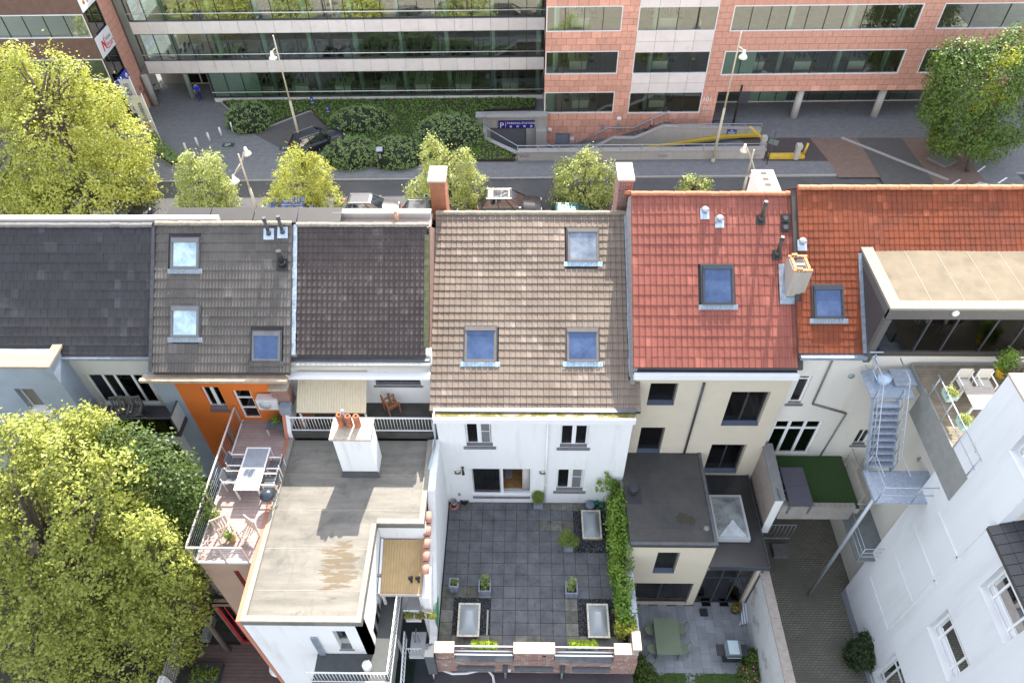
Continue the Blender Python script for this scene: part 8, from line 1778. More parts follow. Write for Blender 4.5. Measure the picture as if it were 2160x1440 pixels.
whitep=M('white_facade_panel', (.74, .69, .67), .55, .04, 1.2, rnd=.05, dirt=(.60, .53, .50), dirt_scale=1.4, dirt_lo=.55, dirt_hi=.85)
joint=M('dark_joint', (.17, .10, .08), .9, .1);mull=M('dark_green_mullion', (.02, .035, .03), .4, .05)
slab_n=[0];rest=MB();rest_w=MB()
def slabs(u0, u1, z0, z1, w, h, ops, mat, plane='y', at_=VP, key='slab', limit=300, rest=rest, stag=.5):
 zb_=sorted({z0, z1, *[o[2]for o in ops if z0<o[2]<z1], *[o[3]for o in ops if z0<o[3]<z1]});row=0
 for za, zc in zip(zb_[:-1], zb_[1:]):
  nr=max(1, round((zc-za)/h));hh=(zc-za)/nr
  for r_ in range(nr):
   row+=1;zz=za+hh*r_;cut=sorted([(o[0], o[1])for o in ops if o[2]<zz+hh/2<o[3]]);a=u0;iv=[]
   for c0, c1 in cut:iv.append((a, max(a, c0)));a=max(a, c1)
   iv.append((a, u1))
   for ia, ib in iv:
    if ib-ia<.04:continue
    e=[ia];x=math.floor(ia/w)*w+(row%2)*w*stag
    while x<ib-.12:
     if x>ia+.12:e.append(x)
     x+=w
    e.append(ib)
    for xa, xb in zip(e[:-1], e[1:]):
     j=.012;bx_=(xa+j, xb-j, at_-.03-random.uniform(0, .006), at_, zz+j, zz+hh-j)
     if slab_n[0]<limit:
      slab_n[0]+=1
      if plane=='y':piece('stone_slab', key, lambda m:m.box(0, 1, 0, .03, 0, 1), [mat], OB, (bx_[0], bx_[2], bx_[4]), (0, 0, 0), (bx_[1]-bx_[0], 1, bx_[5]-bx_[4]))
      else:piece('stone_slab', key+'x', lambda m:m.box(0, .03, 0, 1, 0, 1), [mat], OB, (at_+.003, bx_[0], bx_[4]), (0, 0, 0), (1, bx_[1]-bx_[0], bx_[5]-bx_[4]))
     elif plane=='y':rest.box(*bx_)
     else:rest.box(at_, at_+.03, bx_[0], bx_[1], bx_[4], bx_[5])
def glazing(u0, u1, z0, z1, v, n, rail=None, frame=white_pvc, name='window', plane='y'):
 d=(u1-u0)/n;f=.07
 def B(m, a, b, c, e, z, y):m.box(a, b, c, e, z, y)if plane=='y' else m.box(-e, -c, a, b, z, y)
 m=MB();B(m, u0, u1, v-.03, v+.12, z0, z0+f);B(m, u0, u1, v-.03, v+.12, z1-f, z1);B(m, u0, u0+f, v-.03, v+.12, z0+f, z1-f);B(m, u1-f, u1, v-.03, v+.12, z0+f, z1-f)
 w_=m.build(name, [frame], OB)
 for i in range(1, n):m=MB();B(m, u0+d*i-.025, u0+d*i+.025, v+.02, v+.11, z0+f, z1-f);m.build('mullion', [mull], w_)
 for i in range(n):
  m=MB();B(m, u0+d*i+(f if not i else.03), u0+d*(i+1)-(f if i==n-1 else.03), v+.06, v+.08, z0+f, z1-f);m.build('pane', [office_glass], w_)
 if rail:m=MB();z=z0+(z1-z0)*rail;m.tube([(u0, v-.12, z), (u1, v-.12, z)], .035, 6);m.build('rail', [steel_white], w_)
ZT=9.4
yz=lambda y, v, x=1000:SF.gy(x, y, v)[2]
ul, ur=SF.gy(330, 190, VG)[0], SF.gy(1147, 150, VG)[0]
bands=[(yz(209, VG), yz(201, VG)), (yz(147, VG), yz(121.5, VG)), (yz(64, VG), yz(38, VG)), (yz(38, VG)+2.75, ZT)]
un=SF.gy(447, 190, VG)[0];npan=25
for k, (za, zc)in enumerate(bands):
 a0=ul if k else un;n_=round((ur-a0)/1.46)
 for i in range(n_):
  x0=a0+(ur-a0)*i/n_;piece('facade_panel', 'fp%d%d'%(k, 0 if k else 1), lambda m:m.box(.012, (ur-a0)/n_-.012, -.10, .0, 0.012, zc-za-.012), [whitep], OB, (x0, VG-.02, za))
 m=MB();m.box(a0, ur, VG, VG+.3, za, zc);m.build('spandrel', [joint], OB)
for k in range(3):
 za, zc=bands[k][1], bands[k+1][0];a0=un if k==0 else ul;glazing(a0, ur, za, zc, VG, round((ur-a0)/1.46), .24, grey_alu, 'window_band')
ze=bands[1][0];m=MB();m.box(ul-1, un, VG+3.6, VG+3.7, Z0, ze);m.box(un-.1, un, VG+.1, VG+3.6, Z0, ze);m.box(ul-1, un, VG, VG+3.7, ze-.1, ze-.003);m.build('entrance_recess', [M('recess_wall', (.20, .19, .18), .9, .05)], OB)
for i in range(3):
 a=ul+1.2+i*1.5;m=MB();m.box(a, a+.06, VG+3.4, VG+3.5, Z0, ze-.1);m.box(a+1.42, a+1.48, VG+3.4, VG+3.5, Z0, ze-.1);m.box(a+.06, a+1.42, VG+3.4, VG+3.5, Z0+.0, Z0+.08);m.box(a+.06, a+1.42, VG+3.4, VG+3.5, ze-.35, ze-.28);d_=m.build('entrance_door', [M('cream_door_frame', (.62, .57, .5), .5, .04)], OB);m=MB();m.box(a+.06, a+1.42, VG+3.44, VG+3.46, Z0+.08, ze-.35);m.build('pane', [pane_dim], d_)
m=MB();c=G(331, 208);m.tube([(c[0]+.3, VG-.4, Z0), (c[0]+.3, VG-.4, ze)], .28, 14);m.build('column', [concrete], OB)
pa0, pa1=SF.gy(1149, 150, VP)[0], SF.gy(1352, 10, VP)[0];ps1=SF.gy(1508, 60, VP)[0];pe=45.0
wA=[SF.rect(1154, 14, 1309, 66, VP), SF.rect(1151, 109, 1301, 156, VP), SF.rect(1148.5, 195, 1291, 238, VP)]
wA=[(wA[1][0], wA[1][1], o[2], o[3])for o in wA]
wS=[SF.rect(1353, 14, 1508, 65, VP), SF.rect(1339, 109, 1490, 155, VP), SF.rect(1328, 195, 1474, 238, VP)]
sL, sR=wS[1][0]-.02, wS[1][1]+.03;wS=[(sL, sR, o[2], o[3])for o in wS]
wB=[SF.rect(1553, 12, 1934, 62, VP), SF.rect(1530, 108, 1893, 155, VP)];bL, bR=wB[1][0], wB[1][1];wB=[(bL, bR, o[2], o[3])for o in wB]
cL=SF.gy(1953, 107, VP)[0];wC=[(cL, pe, o[2], o[3])for o in wB]
uar=SF.gy(1511, 215, VP)[0];zar=SF.gy(1600, 193, VP)[2];zlow=-6.4
ops_all=wA+wS+wB+wC+[(uar, pe, zlow, zar)]
m=MB();wall_grid(m, (0, VP, 0), Ux, Ny, pa0, pe+.1, zlow, ZT, .3, ops_all+[SF.rect(1172, 281, 1200, 312, VP)]);m.build('wall', [joint], OB)
dd=SF.rect(1172, 281, 1200, 312, VP);m=MB();m.box(*dd[:2], VP+.1, VP+.16, dd[2], dd[3]);m.build('steel_door', [M('grey_blue_door', (.24, .28, .33), .5, .05)], OB)
slabs(pa0, sL, zlow, ZT, .78, .55, wA+[dd], pink_m);slabs(sL, sR, zlow, wS[2][2], .78, .55, [dd], pink_m);slabs(sR, pe, zlow, ZT, .78, .55, wB+wC+[(uar, pe, zlow, zar)], pink_m)
for(za, zc)in((wS[2][3], wS[1][2]), (wS[1][3], wS[0][2]), (wS[0][3], ZT)):
 for i in range(4):
  for j in range(2):a, b=sL+(sR-sL)*i/4, sL+(sR-sL)*(i+1)/4;h=(zc-za)/2;m=MB();m.box(a+.012, b-.012, VP-.04, VP-.001, za+h*j+.012, za+h*(j+1)-.012);m.build('facade_panel', [whitep], OB)
for o in wA:glazing(*o, VP, 4)
for o in wS:glazing(*o, VP, 4)
for o in wB:glazing(*o, VP, 10)
for o in wC:glazing(*o, VP, 5)
VA=58.55;m=MB();m.box(uar, pe, VP+.31, 66, zar-.02, zar+.1);m.build('arcade_ceiling', [concrete], OB);glazing(uar+.3, SF.gy(1940, 215, VA)[0], Z0+.05, zar-.03, VA, 13, None, M('cream_door_frame', (.62, .57, .5)), 'shop_front')
for px in(1675, 1846, 2017):c=G(px, 250);m=MB();m.tube([(c[0], 56.1, Z0), (c[0], 56.1, zar)], .30, 16);m.build('column', [M('pale_round_column', (.47, .45, .43), .7, .05)], OB)
m=MB();m.box(uar-.3, uar, VP+.31, VA+.3, Z0, zar);m.build('side_wall', [pink_m], OB)
n101=SF.gy(1481, 214, VP-.05);text(OB, '101', .55, (n101[0], VP-.05, n101[2]), (1, 0, 0), (0, 0, 1), white_paint, 'house_number')
c=SF.gy(1488, 230, VP-.05);m=MB();m.tube([(c[0]-.14, VP-.04, c[2]-.2), (c[0]-.16, VP-.04, c[2]+.1), (c[0], VP-.04, c[2]+.26), (c[0]+.16, VP-.04, c[2]+.1), (c[0]+.14, VP-.04, c[2]-.2)], .03, 5);m.tube([(c[0], VP-.04, c[2]-.2), (c[0], VP-.04, c[2]+.1)], .025, 5);m.build('emblem', [white_paint], OB)
for px, py in((1159, 274), (1306, 251)):c=SF.gy(px, py, VP-.04);m=MB();m.lathe((c[0], VP-.03, c[2]), [(.2, 0), (.2, -.06), (.12, -.11), (0, -.12)], 16, 0, (0, 1, 0));m.build('round_lamp', [white_paint], OB)
for px, py in((1271, 269), (1304, 269)):c=SF.gy(px, py, VP-.04);m=MB();m.box(c[0]-.13, c[0]+.13, VP-.07, VP-.031, c[2]-.32, c[2]+.32);m.build('wall_grille', [galv], OB)
c=SF.gy(1207, 292, VP);m=MB();m.box(c[0]-.16, c[0]+.16, VP-.06, VP-.031, c[2]-.17, c[2]+.17);m.build('door_sign', [white_paint], OB)
UL=G(319, 221)[0];lw=[(-52, UL-.02, SF.gx(195, 82, UL)[2], SF.gx(175, 30, UL)[2]), (-52, UL-.02, SF.gx(218, 180, UL)[2]-.3, SF.gx(216, 125, UL)[2])]
lw.append((-52, UL-.02, lw[0][3]+1.7, ZT-.3))
m=MB();wall_grid(m, (0, VL, 0), Ux, Ny, -52, UL, Z0, ZT, .3, lw);m.build('wall', [joint], OB);slabs(-52, UL, lw[1][3], ZT, .9, .5, lw, pink_m)
for o in lw:glazing(max(o[0], -47), o[1], o[2], o[3], VL, 9)
vq=57.55;m=MB();m.box(UL-.3, UL, vq, VG+.3, Z0, ZT);m.build('pier', [joint], OB);slabs(vq, VG, Z0, ZT, .75, .55, [], pink_m, 'x', UL, 'slab')
for z0_, z1_ in((Z0+1.0, ZT), ):glazing(VL+.02, vq, z0_, z1_, -UL, 2, None, mull, 'corner_glazing', 'x')
rest.build('stone_slabs', [pink_m], OB, stuff=True)
text(OB, '102', .42, (UL+.04, 58.2, SF.gx(300, 185, UL)[2]), (0, 1, 0), (0, 0, 1), M('dark_number', (.08, .05, .05)), 'house_number');text(OB, '108', .42, (UL+.04, 58.5, SF.gx(305, 197, UL)[2]), (0, 1, 0), (0, 0, 1), MATS['dark_number'], 'house_number')
def board(label, cs, mats, org_z):
 P_=[SF.gx(*c, UL+.12)for c in cs];y0, y1, z0, z1=VL+.0, vq-.02, (P_[2][2]+P_[3][2])/2, (P_[0][2]+P_[1][2])/2
 t=thing('sign_board', label, 'sign', (UL+.1, y0, z0), 'company boards on the corner of the office', SF);k=len(mats);m=MB()
 for i, mt_ in enumerate(mats):m.box(UL+.05, UL+.12, y0, y1, z0+(z1-z0)*i/k, z0+(z1-z0)*(i+1)/k-(.003 if i<k-1 else 0), i)
 m.build('panel', mats, t);return t, y0, y1, z0, z1
wsig=M('white_sign', (.72, .74, .76), .5, .03);red_m=M('signal_red', (.55, .015, .02), .5, .04);blk=M('dark_grey_letter', (.08, .08, .10), .5, .04);gr_s=M('green_sign', (.02, .30, .20), .5, .05);bl_s=M('bright_blue_sign', (.05, .08, .48), .5, .05)
t, y0, y1, z0, z1=board('white board with red mark and red and grey company name', ((197, 82), (231, 53), (248, 92), (217, 124)), [wsig], 0)
X=UL+.125;text(t, 'Nobel', .42, (X, y0+1.25, z0+.82), (0, 1, 0), (0, 0, 1), blk);text(t, 'Biocare', .42, (X, y0+1.22, z0+.42), (0, 1, 0), (0, 0, 1), red_m)
m=MB();m.xprism([(y0+.5, z0+.3), (y0+.66, z0+.3), (y0+.74, z0+.85), (y0+1.0, z0+.42), (y0+1.14, z0+.42), (y0+1.14, z0+1.05), (y0+1.28, z0+1.4), (y0+1.0, z0+1.05), (y0+1.0, z0+.75), (y0+.78, z0+1.1), (y0+.62, z0+1.1)], X-.004, X+.006);m.tube([(X, y0+.95, z0+.42), (X, y0+1.4, z0+.26), (X, y0+2.2, z0+.36)], .035, 5);m.build('emblem', [red_m], t)
t, y0, y1, z0, z1=board('white board at the top edge with grey lettering and an orange mark', ((150, 0), (185, -30), (204, 5), (170, 27)), [wsig], 0);text(t, 'arm', .5, (X, y0+1.0, z0+.35), (0, 1, 0), (0, 0, 1), blk);m=MB();m.lathe((X, y0+.6, z0+.6), [(.2, 0), (.2, .005), (0, .006)], 14, 0, (1, 0, 0));m.build('emblem', [M('orange_mark', (.7, .25, .03), .5)], t)
t, y0, y1, z0, z1=board('blue over green company board nearest the ground', ((243, 168), (272, 143), (287, 178), (258, 203)), [gr_s, bl_s], 0);text(t, 'vidson', .4, (X, y0+.7, z0+(z1-z0)*.6), (0, 1, 0), (0, 0, 1), white_paint);text(t, 'barle', .4, (X, y0+.7, z0+.3), (0, 1, 0), (0, 0, 1), white_paint)
m=MB()
for z in(.25, .72):m.lathe((X-.004, y0+2.15, z0+(z1-z0)*z), [(.2, 0), (.2, .006), (0, .007)], 14, 0, (1, 0, 0))
m.build('emblem', [white_paint], t)
m=MB()
for z in(Z0+.02, bands[1][0]+.1, bands[2][0]+.1, bands[3][0]+.1):m.box(un if z<Z0+1 else ul+.1, 46, VG+.35, 72, z-.12, z+.0);m.box(pa0+.05, uar-.4 if z<Z0+1 else 46, VP+.35, VG+.4, (z if z>Z0+1 else wA[2][2]-.25)-.12, z if z>Z0+1 else wA[2][2]-.25)
m.build('floor', [M('brown_office_floor', (.40, .31, .23), .8, .1, 2)], OB)
m=MB();m.box(ul, 46, 71, 71.2, Z0, ZT);m.box(-52, UL-.1, 62, 62.2, Z0, ZT);m.build('back_wall', [M('office_wall', (.62, .62, .56), .9, .03)], OB);m=MB();m.box(-52, 46, 71, 71.3, ZT, ZT+.2);m.box(ul, 46, VG, 71, ZT, ZT+.2);m.box(-52, UL, VL, 71, ZT, ZT+.2);m.box(pa0, 46, VP, VG, ZT, ZT+.2);m.build('roof', [concrete], OB)
colm=M('pale_green_column', (.45, .55, .50), .6, .04)
for i in range(9):
 for v_ in(VG+.9, ):m=MB();x=ul+2.6+i*3.9;m.tube([(x, v_, Z0), (x, v_, ZT)], .22, 12);m.build('column', [colm], OB)
for x in(pa0+.9, sL+1.5, bL+4.8, bL+9.5, bR-1):m=MB();m.tube([(x, VP+.9, wA[2][2]-.2 if x<uar else zar+.1), (x, VP+.9, ZT)], .22, 12);m.build('column', [colm], OB)
blind=M('pale_green_blind', (.42, .52, .48), .8, .04)
for(a, b, z0_, z1_, v_)in((un+.1, un+4.4, bands[0][1], bands[1][0], VG+.22), (bL+.1, bL+2.6, wB[1][2], wB[1][3], VP+.22), (wA[2][0]+.05, wA[2][0]+.8, wA[2][2], wA[2][3], VP+.2), (uar+3, uar+7, Z0+.1, zar, VA+.2)):m=MB();m.box(a, b, v_, v_+.02, z0_, z1_);m.build('blind', [blind], OB)
desk_m=M('pale_desk', (.78, .74, .66), .6, .04)
def desk(u, v, z):
 t=thing('office_desk', 'pale office desk with screens and chairs behind the green glass', 'desk', (u, v, z), 'desks inside the office', SF)
 m=MB();m.box(u-.75, u+.75, v, v+2.4, z+.7, z+.74);m.build('top', [desk_m], t)
 for dy in(.1, 2.3):m=MB();m.box(u-.7, u+.7, v+dy-.03, v+dy+.03, z, z+.7);m.build('leg', [desk_m], t)
 for dy in(.6, 1.7):
  for s_ in(-1, 1):m=MB();m.box(u+s_*.2-.02, u+s_*.2+.02, v+dy-.27, v+dy+.27, z+.82, z+1.15);m.box(u+s_*.2-.05, u+s_*.2+.05, v+dy-.04, v+dy+.04, z+.741, z+.82);m.build('screen', [black_plastic], t)
  for s_ in(-1, 1):m=MB();m.box(u+s_*1.15-.22, u+s_*1.15+.22, v+dy-.22, v+dy+.22, z+.42, z+.48);m.box(u+s_*1.36-.04, u+s_*1.36+.0, v+dy-.2, v+dy+.2, z+.55, z+1.0);m.tube([(u+s_*1.15, v+dy, z+.05), (u+s_*1.15, v+dy, z+.42)], .03, 5);m.build('chair', [black_plastic], t)
 return t
d0=None;ORD='first second third fourth fifth sixth seventh eighth'.split()
for z in(Z0+.02, bands[1][0]+.1, bands[2][0]+.1):
 for i in range(8):
  x=ul+(9 if z<Z0+1 else 3)+i*3.7+random.uniform(-.4, .4)
  if x>ur-1.5:continue
  lb='pale office desk with black screens, %s from the left inside the %s glazed band'%(ORD[i], ('lowest' if z<Z0+1 else 'middle' if z<bands[1][0]+.2 else 'upper'))
  if d0 is None:d0=desk(x, VG+1.3, z);d0['label']=lb
  else:dup(d0, SF.w((x, VG+1.3, z)), SF.a, lb)
for o, nm in zip(wA+wS+wB[1:], [a+' window of the '+b for b in('pink bay beside the glazed front', 'white panelled bay')for a in('upper', 'middle', 'lower')]+['long middle window above the arcade']):
 for k in range(max(1, int((o[1]-o[0])/4.5))):dup(d0, SF.w((o[0]+2.8+4.2*k+random.uniform(-.5, .5), VP+1.2, o[2]-.25)), SF.a, ('' if not k else ORD[k]+' ')+'pale office desk behind the '+nm)
lampm=M('cream_lamp_post', (.50, .46, .36), .6, .06);lamp_w=M('white_lamp_shade', (.72, .70, .64), .45, .04)
def street_lamp(label, base, top, arms):
 u, v=G(*base);zt=SF.gy(*top, v)[2];t=thing('street_lamp', label, 'street lamp', (u, v, Z0), 'tall street lamps', SF)
 m=MB();zm=Z0+(zt-Z0)*.45;m.cone((u, v, Z0), (u, v, Z0+.35), .16, .14, 10);m.tube([(u, v, Z0), (u, v, zm)], [.11, .10], 10);m.tube([(u, v, zm), (u, v, zt)], [.075, .05], 10);m.build('pole', [lampm], t)
 for a in arms:
  hx, hv, hz=SF.gy(*a[0], v+a[1]);hz0=hz;s=(u, v, a[2]*(zt-Z0)+Z0)
  m=MB();e=(hx, hv, hz+.45);m.tube([s, ((s[0]+e[0])/2, (s[1]+e[1])/2, (s[2]+e[2])/2+.05), e], [.05, .045, .04], 6);m.tube([(s[0], s[1], s[2]-.25), e], .015, 4);m.build('arm', [lampm], t)
  m=MB();m.lathe((hx, hv, hz), [(0, -.02), (.28, -.05), (.31, 0), (.26, .12), (.14, .26), (.10, .50), (.05, .56), (0, .56)], 16);m.build('lamp_shade', [lamp_w], t)
street_lamp('street lamp with one shade standing behind the parked dark car', (637, 312), (578, 75), [((576, 124), -.5, .90)])
street_lamp('street lamp with one shade rising in front of the low graffiti wall', (1503, 342), (1563, 68), [((1567, 122), -.5, .90)])
street_lamp('double armed street lamp between the two left street trees', (545, 452), (499, 325), [((521, 325), .6, .86), ((496, 383), -.6, .86)])
street_lamp('double armed street lamp behind the red ridge beside the white chimney', (1565, 412), (1588, 316), [((1569, 318), .6, .80), ((1589, 372), -.6, .80)])
for k, (px, py)in enumerate(((395, 321), (419, 309.5), (443.5, 299), (468, 288), (492, 277))):
 u, v=G(px, py);lb=['first white bollard, nearest the road, of the slanting row', 'second white bollard from the road in the slanting row', 'middle white bollard of the slanting row of five', 'fourth white bollard from the road in the slanting row', 'last white bollard of the row, beside the rounded bush'][k]
 m=MB();m.cone((u, v, Z0), (u, v, Z0+.82), .085, .085, 10);m.cone((u, v, Z0+.82), (u, v, Z0+.86), .085, .06, 10);solo('bollard', lb, 'bollard', m, steel_white, (u, v, Z0), 'white bollards on the entrance paving', SF)
for k, (px, py)in enumerate(((662, 228), (695, 247), (726, 264))):
 u, v=G(px, py);t=thing('parking_sign', ['small blue parking sign, leftmost of three in the planting', 'small blue parking sign, middle of three in the planting', 'small blue parking sign, rightmost of three in the planting'][k], 'sign', (u, v, Z0), 'blue parking signs', SF);m=MB();m.tube([(u, v, Z0), (u, v, Z0+1.0)], .03, 6);m.build('post', [galv], t)
 m=MB();m.box(u-.13, u+.13, v-.045, v-.02, Z0+.4, Z0+1.05);pn_=m.build('panel', [blue_sign], t);text(pn_, 'P', .26, (u-.08, v-.05, Z0+.72), (1, 0, 0), (0, 0, 1), white_paint);m=MB();m.box(u-.1, u+.1, v-.05, v-.046, Z0+.52, Z0+.57);m.build('mark', [white_paint], pn_)
u, v=G(806, 351);t=thing('ticket_machine', 'black parking ticket machine with pale solar top on the pavement', 'ticket machine', (u, v, Z0), None, SF);m=MB();m.box(u-.16, u+.16, v-.14, v+.14, Z0, Z0+1.45);m.box(u-.2, u+.2, v-.18, v+.18, Z0, Z0+.04);m.build('case', [black_plastic], t);m=MB();m.add([(u-.24, v-.2, Z0+1.5), (u+.24, v-.2, Z0+1.5), (u+.24, v+.24, Z0+1.62), (u-.24, v+.24, Z0+1.62), (u-.24, v-.2, Z0+1.46), (u+.24, v-.2, Z0+1.46), (u+.24, v+.24, Z0+1.58), (u-.24, v+.24, Z0+1.58)], [(0, 1, 2, 3), (7, 6, 5, 4), (0, 4, 5, 1), (1, 5, 6, 2), (2, 6, 7, 3), (3, 7, 4, 0)]);m.build('solar_panel', [zinc], t);m=MB();m.box(u-.1, u+.1, v-.15, v-.141, Z0+.8, Z0+1.25);m.build('screen', [galv], t)
u, v=G(1545, 267);t=thing('information_pillar', 'slim black post with a dark panel before the arcade', 'sign', (u, v, Z0), None, SF);zt=SF.gy(1570, 180, v)[2];m=MB();m.box(u-.07, u+.07, v-.07, v+.07, Z0, zt);m.build('post', [black_plastic], t);m=MB();m.box(u-.05, u+.75, v-.14, v-.075, zt-1.5, zt-.5);m.build('panel', [grey_alu], t)
u, v=G(1617, 347);t=thing('traffic_sign', 'round traffic sign on a dark post seen from behind with a small panel', 'sign', (u, v, Z0), None, SF);zt=SF.gy(1636, 277, v)[2];m=MB();m.tube([(u, v, Z0), (u, v, zt)], .04, 6);m.build('post', [dgp], t);m=MB();m.lathe((u, v+.05, zt-.3), [(.33, 0), (.33, .03), (.29, .035), (0, .035)], 20, 0, (.6, .8, 0));m.build('disc', [M('grey_sign_back', (.16, .18, .22), .5, .05)], t);m=MB();m.bar((u-.3, v+.06, zt-.85), (u+.4, v-.1, zt-1.0), .04, .42);m.build('panel', [M('grey_green_sign', (.14, .18, .17), .5, .05)], t)
yel2=M('yellow_paint', (.62, .42, .04), .6, .08, dirt=(.4, .3, .1), dirt_scale=4)
u0b, v0b=G(1622, 336);u1b, _=G(1697, 336);t=thing('barrier_island', 'yellow kerbed island with ticket column and yellow post at the ramp entry', 'barrier', (u0b, v0b, Z0), None, SF);m=MB();m.box(u0b, u1b, v0b, v0b+.5, Z0, Z0+.25);m.build('kerb', [yel2], t)
def column(t, u, v):m=MB();m.box(u-.17, u+.17, v-.15, v+.2, Z0, Z0+.95);m.yprism([(u-.22, Z0+.96), (u+.22, Z0+.96), (u+.22, Z0+1.3), (u-.17, Z0+1.3)], v-.2, v+.25);m.build('ticket_column', [M('cream_metal', (.45, .43, .40), .5, .06)], t)
uu, vv_=G(1680, 332, Z0+.2);column(t, uu, vv_+.1);uu, vv_=G(1694, 333);m=MB();m.tube([(uu, vv_+.15, Z0+.2), (uu+.1, vv_+.15, Z0+1.2)], .10, 8);m.build('post', [yel2], t)
uu, vv_=G(1605, 318);t=thing('ramp_barrier', 'raised yellow barrier arm with pale column at the top of the ramp', 'barrier', (uu, vv_, Z0), None, SF);column(t, uu, vv_);m=MB();e=SF.gy(1582, 267, vv_+.3);m.bar((uu-.15, vv_+.1, Z0+1.1), e, .12, .12);m.build('arm', [yel2], t)
for k, (b, tp, f, s, lb)in enumerate((((348, 318), (296, 197), ((278, 199), (294, 196), (318, 255), (303, 258)), 'Euvieta', 'white flag pole with a banner nearest the entrance paving'), ((322, 280), (255, 162), ((239, 172), (250, 170), (279, 222), (262, 232)), 'DEXIS', 'white flag pole with a banner partly behind the big tree'))):
 u, v=G(*b);t=thing('flag_pole', lb, 'flag pole', (u, v, Z0), 'flag poles before the office', SF);zt=SF.gy(*tp, v)[2];m=MB();m.tube([(u, v, Z0), (u, v, zt)], [.06, .04], 8);m.tube([(u-1.0, v, zt-.25), (u, v, zt-.25)], .025, 5);m.build('pole', [steel_white], t)
 m=MB();n=9;A=[(u-.06, v+.02*math.sin(i), zt-.3-2.9*i/n)for i in range(n+1)];Bq=[(u-.98, v+.05*math.sin(i*1.7), zt-.3-2.9*i/n)for i in range(n+1)];c=n+1;m.add(A+Bq, [(i, i+1, c+i+1, c+i)for i in range(n)], 0, True);fl_=m.build('banner', [M('white_banner', (.66, .64, .62), .8, .04)], t)
 text(fl_, s, .55, (u-.3, v-.07, zt-(2.35 if k==0 else 2.0)), (0, 0, 1), (-1, 0, 0), blk, mirror=False);m=MB();m.lathe((u-.5, v-.07, zt-2.75), [(.24, 0), (.24, -.01), (.17, -.012), (.17, 0)], 16, 0, (0, 1, 0));m.lathe((u-.5, v-.07, zt-2.75), [(.1, 0), (.1, -.012), (0, -.013)], 12, 0, (0, 1, 0));m.build('emblem', [M('faded_red_print', (.45, .16, .14), .8, .05)], fl_)
u, v=G(338, 197);t=thing('bicycle', 'black bicycle parked in the office entrance recess', 'bicycle', (u, v, Z0), None, SF);dv=(.35, .5)
for s_ in(-1, 1):m=MB();wheel(m, (u+dv[0]*s_, v+dv[1]*s_, Z0+.34), .34, (.82, -.57, 0));m.build('wheel', [M('pale_rim', (.35, .35, .35), .5)], t)
m=MB();w0_, w1_=(u-dv[0], v-dv[1], Z0+.34), (u+dv[0], v+dv[1], Z0+.34);bb=(u-.05, v-.08, Z0+.3);st_=(u-.15, v-.2, Z0+.9);hd_=(u+.24, v+.35, Z0+.95);m.tube([w0_, bb, st_, w0_], .02, 5);m.tube([bb, hd_, st_], .02, 5);m.tube([hd_, w1_], .02, 5);m.bar((hd_[0]-.2, hd_[1]+.14, hd_[2]+.05), (hd_[0]+.2, hd_[1]-.14, hd_[2]+.05), .03);m.build('frame', [black_plastic], t);m=MB();m.box(st_[0]-.08, st_[0]+.08, st_[1]-.12, st_[1]+.1, st_[2], st_[2]+.05);m.build('saddle', [black_plastic], t)
u, v=G(1995, 338);m=MB();m.prism([G(1955, 336), G(1993, 355), G(2020, 342), G(1975, 322)], Z0, Z0+.16);solo('tree_planter', 'low dark diamond shaped planter under the right street tree', 'planter', m, bluestone, (u, v, Z0), None, SF)
for px, py in((482, 306), (603, 313)):u, v=G(px, py);m=MB();m.box(u-.5, u+.5, v-.3, v+.3, Z0-.001, Z0+.012);o=structure('paint_patch', m, M('black_patch', (.05, .05, .05), .9), SF);o['_o']=(0, 0, 0);text(o, 'SP', .5, (u-.33, v-.15, Z0+.016), (1, 0, 0), (0, 1, 0), M('mint_paint', (.5, .65, .58), .7), ext=.002)
tyre=M('black_tyre', (.02, .02, .022), .9, .1);rim_m=M('alloy_rim', (.35, .35, .37), .35, .05, metal=.7);car_glass=sky_glass('car_glass', (.015, .02, .025), 0);chrome=M('bright_trim', (.55, .56, .58), .3, .03, metal=.6);tail=M('red_lens', (.35, .01, .01), .25, .05);headl=M('clear_lens', (.6, .62, .64), .2, .03)
def car_paint(name, c):m, n, l, b=nt(name);b.inputs['Base Color'].default_value=(*c, 1);b.inputs['Roughness'].default_value=.3;b.inputs['Metallic'].default_value=.4;b.inputs['Coat Weight'].default_value=.25;b.inputs['Coat Roughness'].default_value=.05;return m
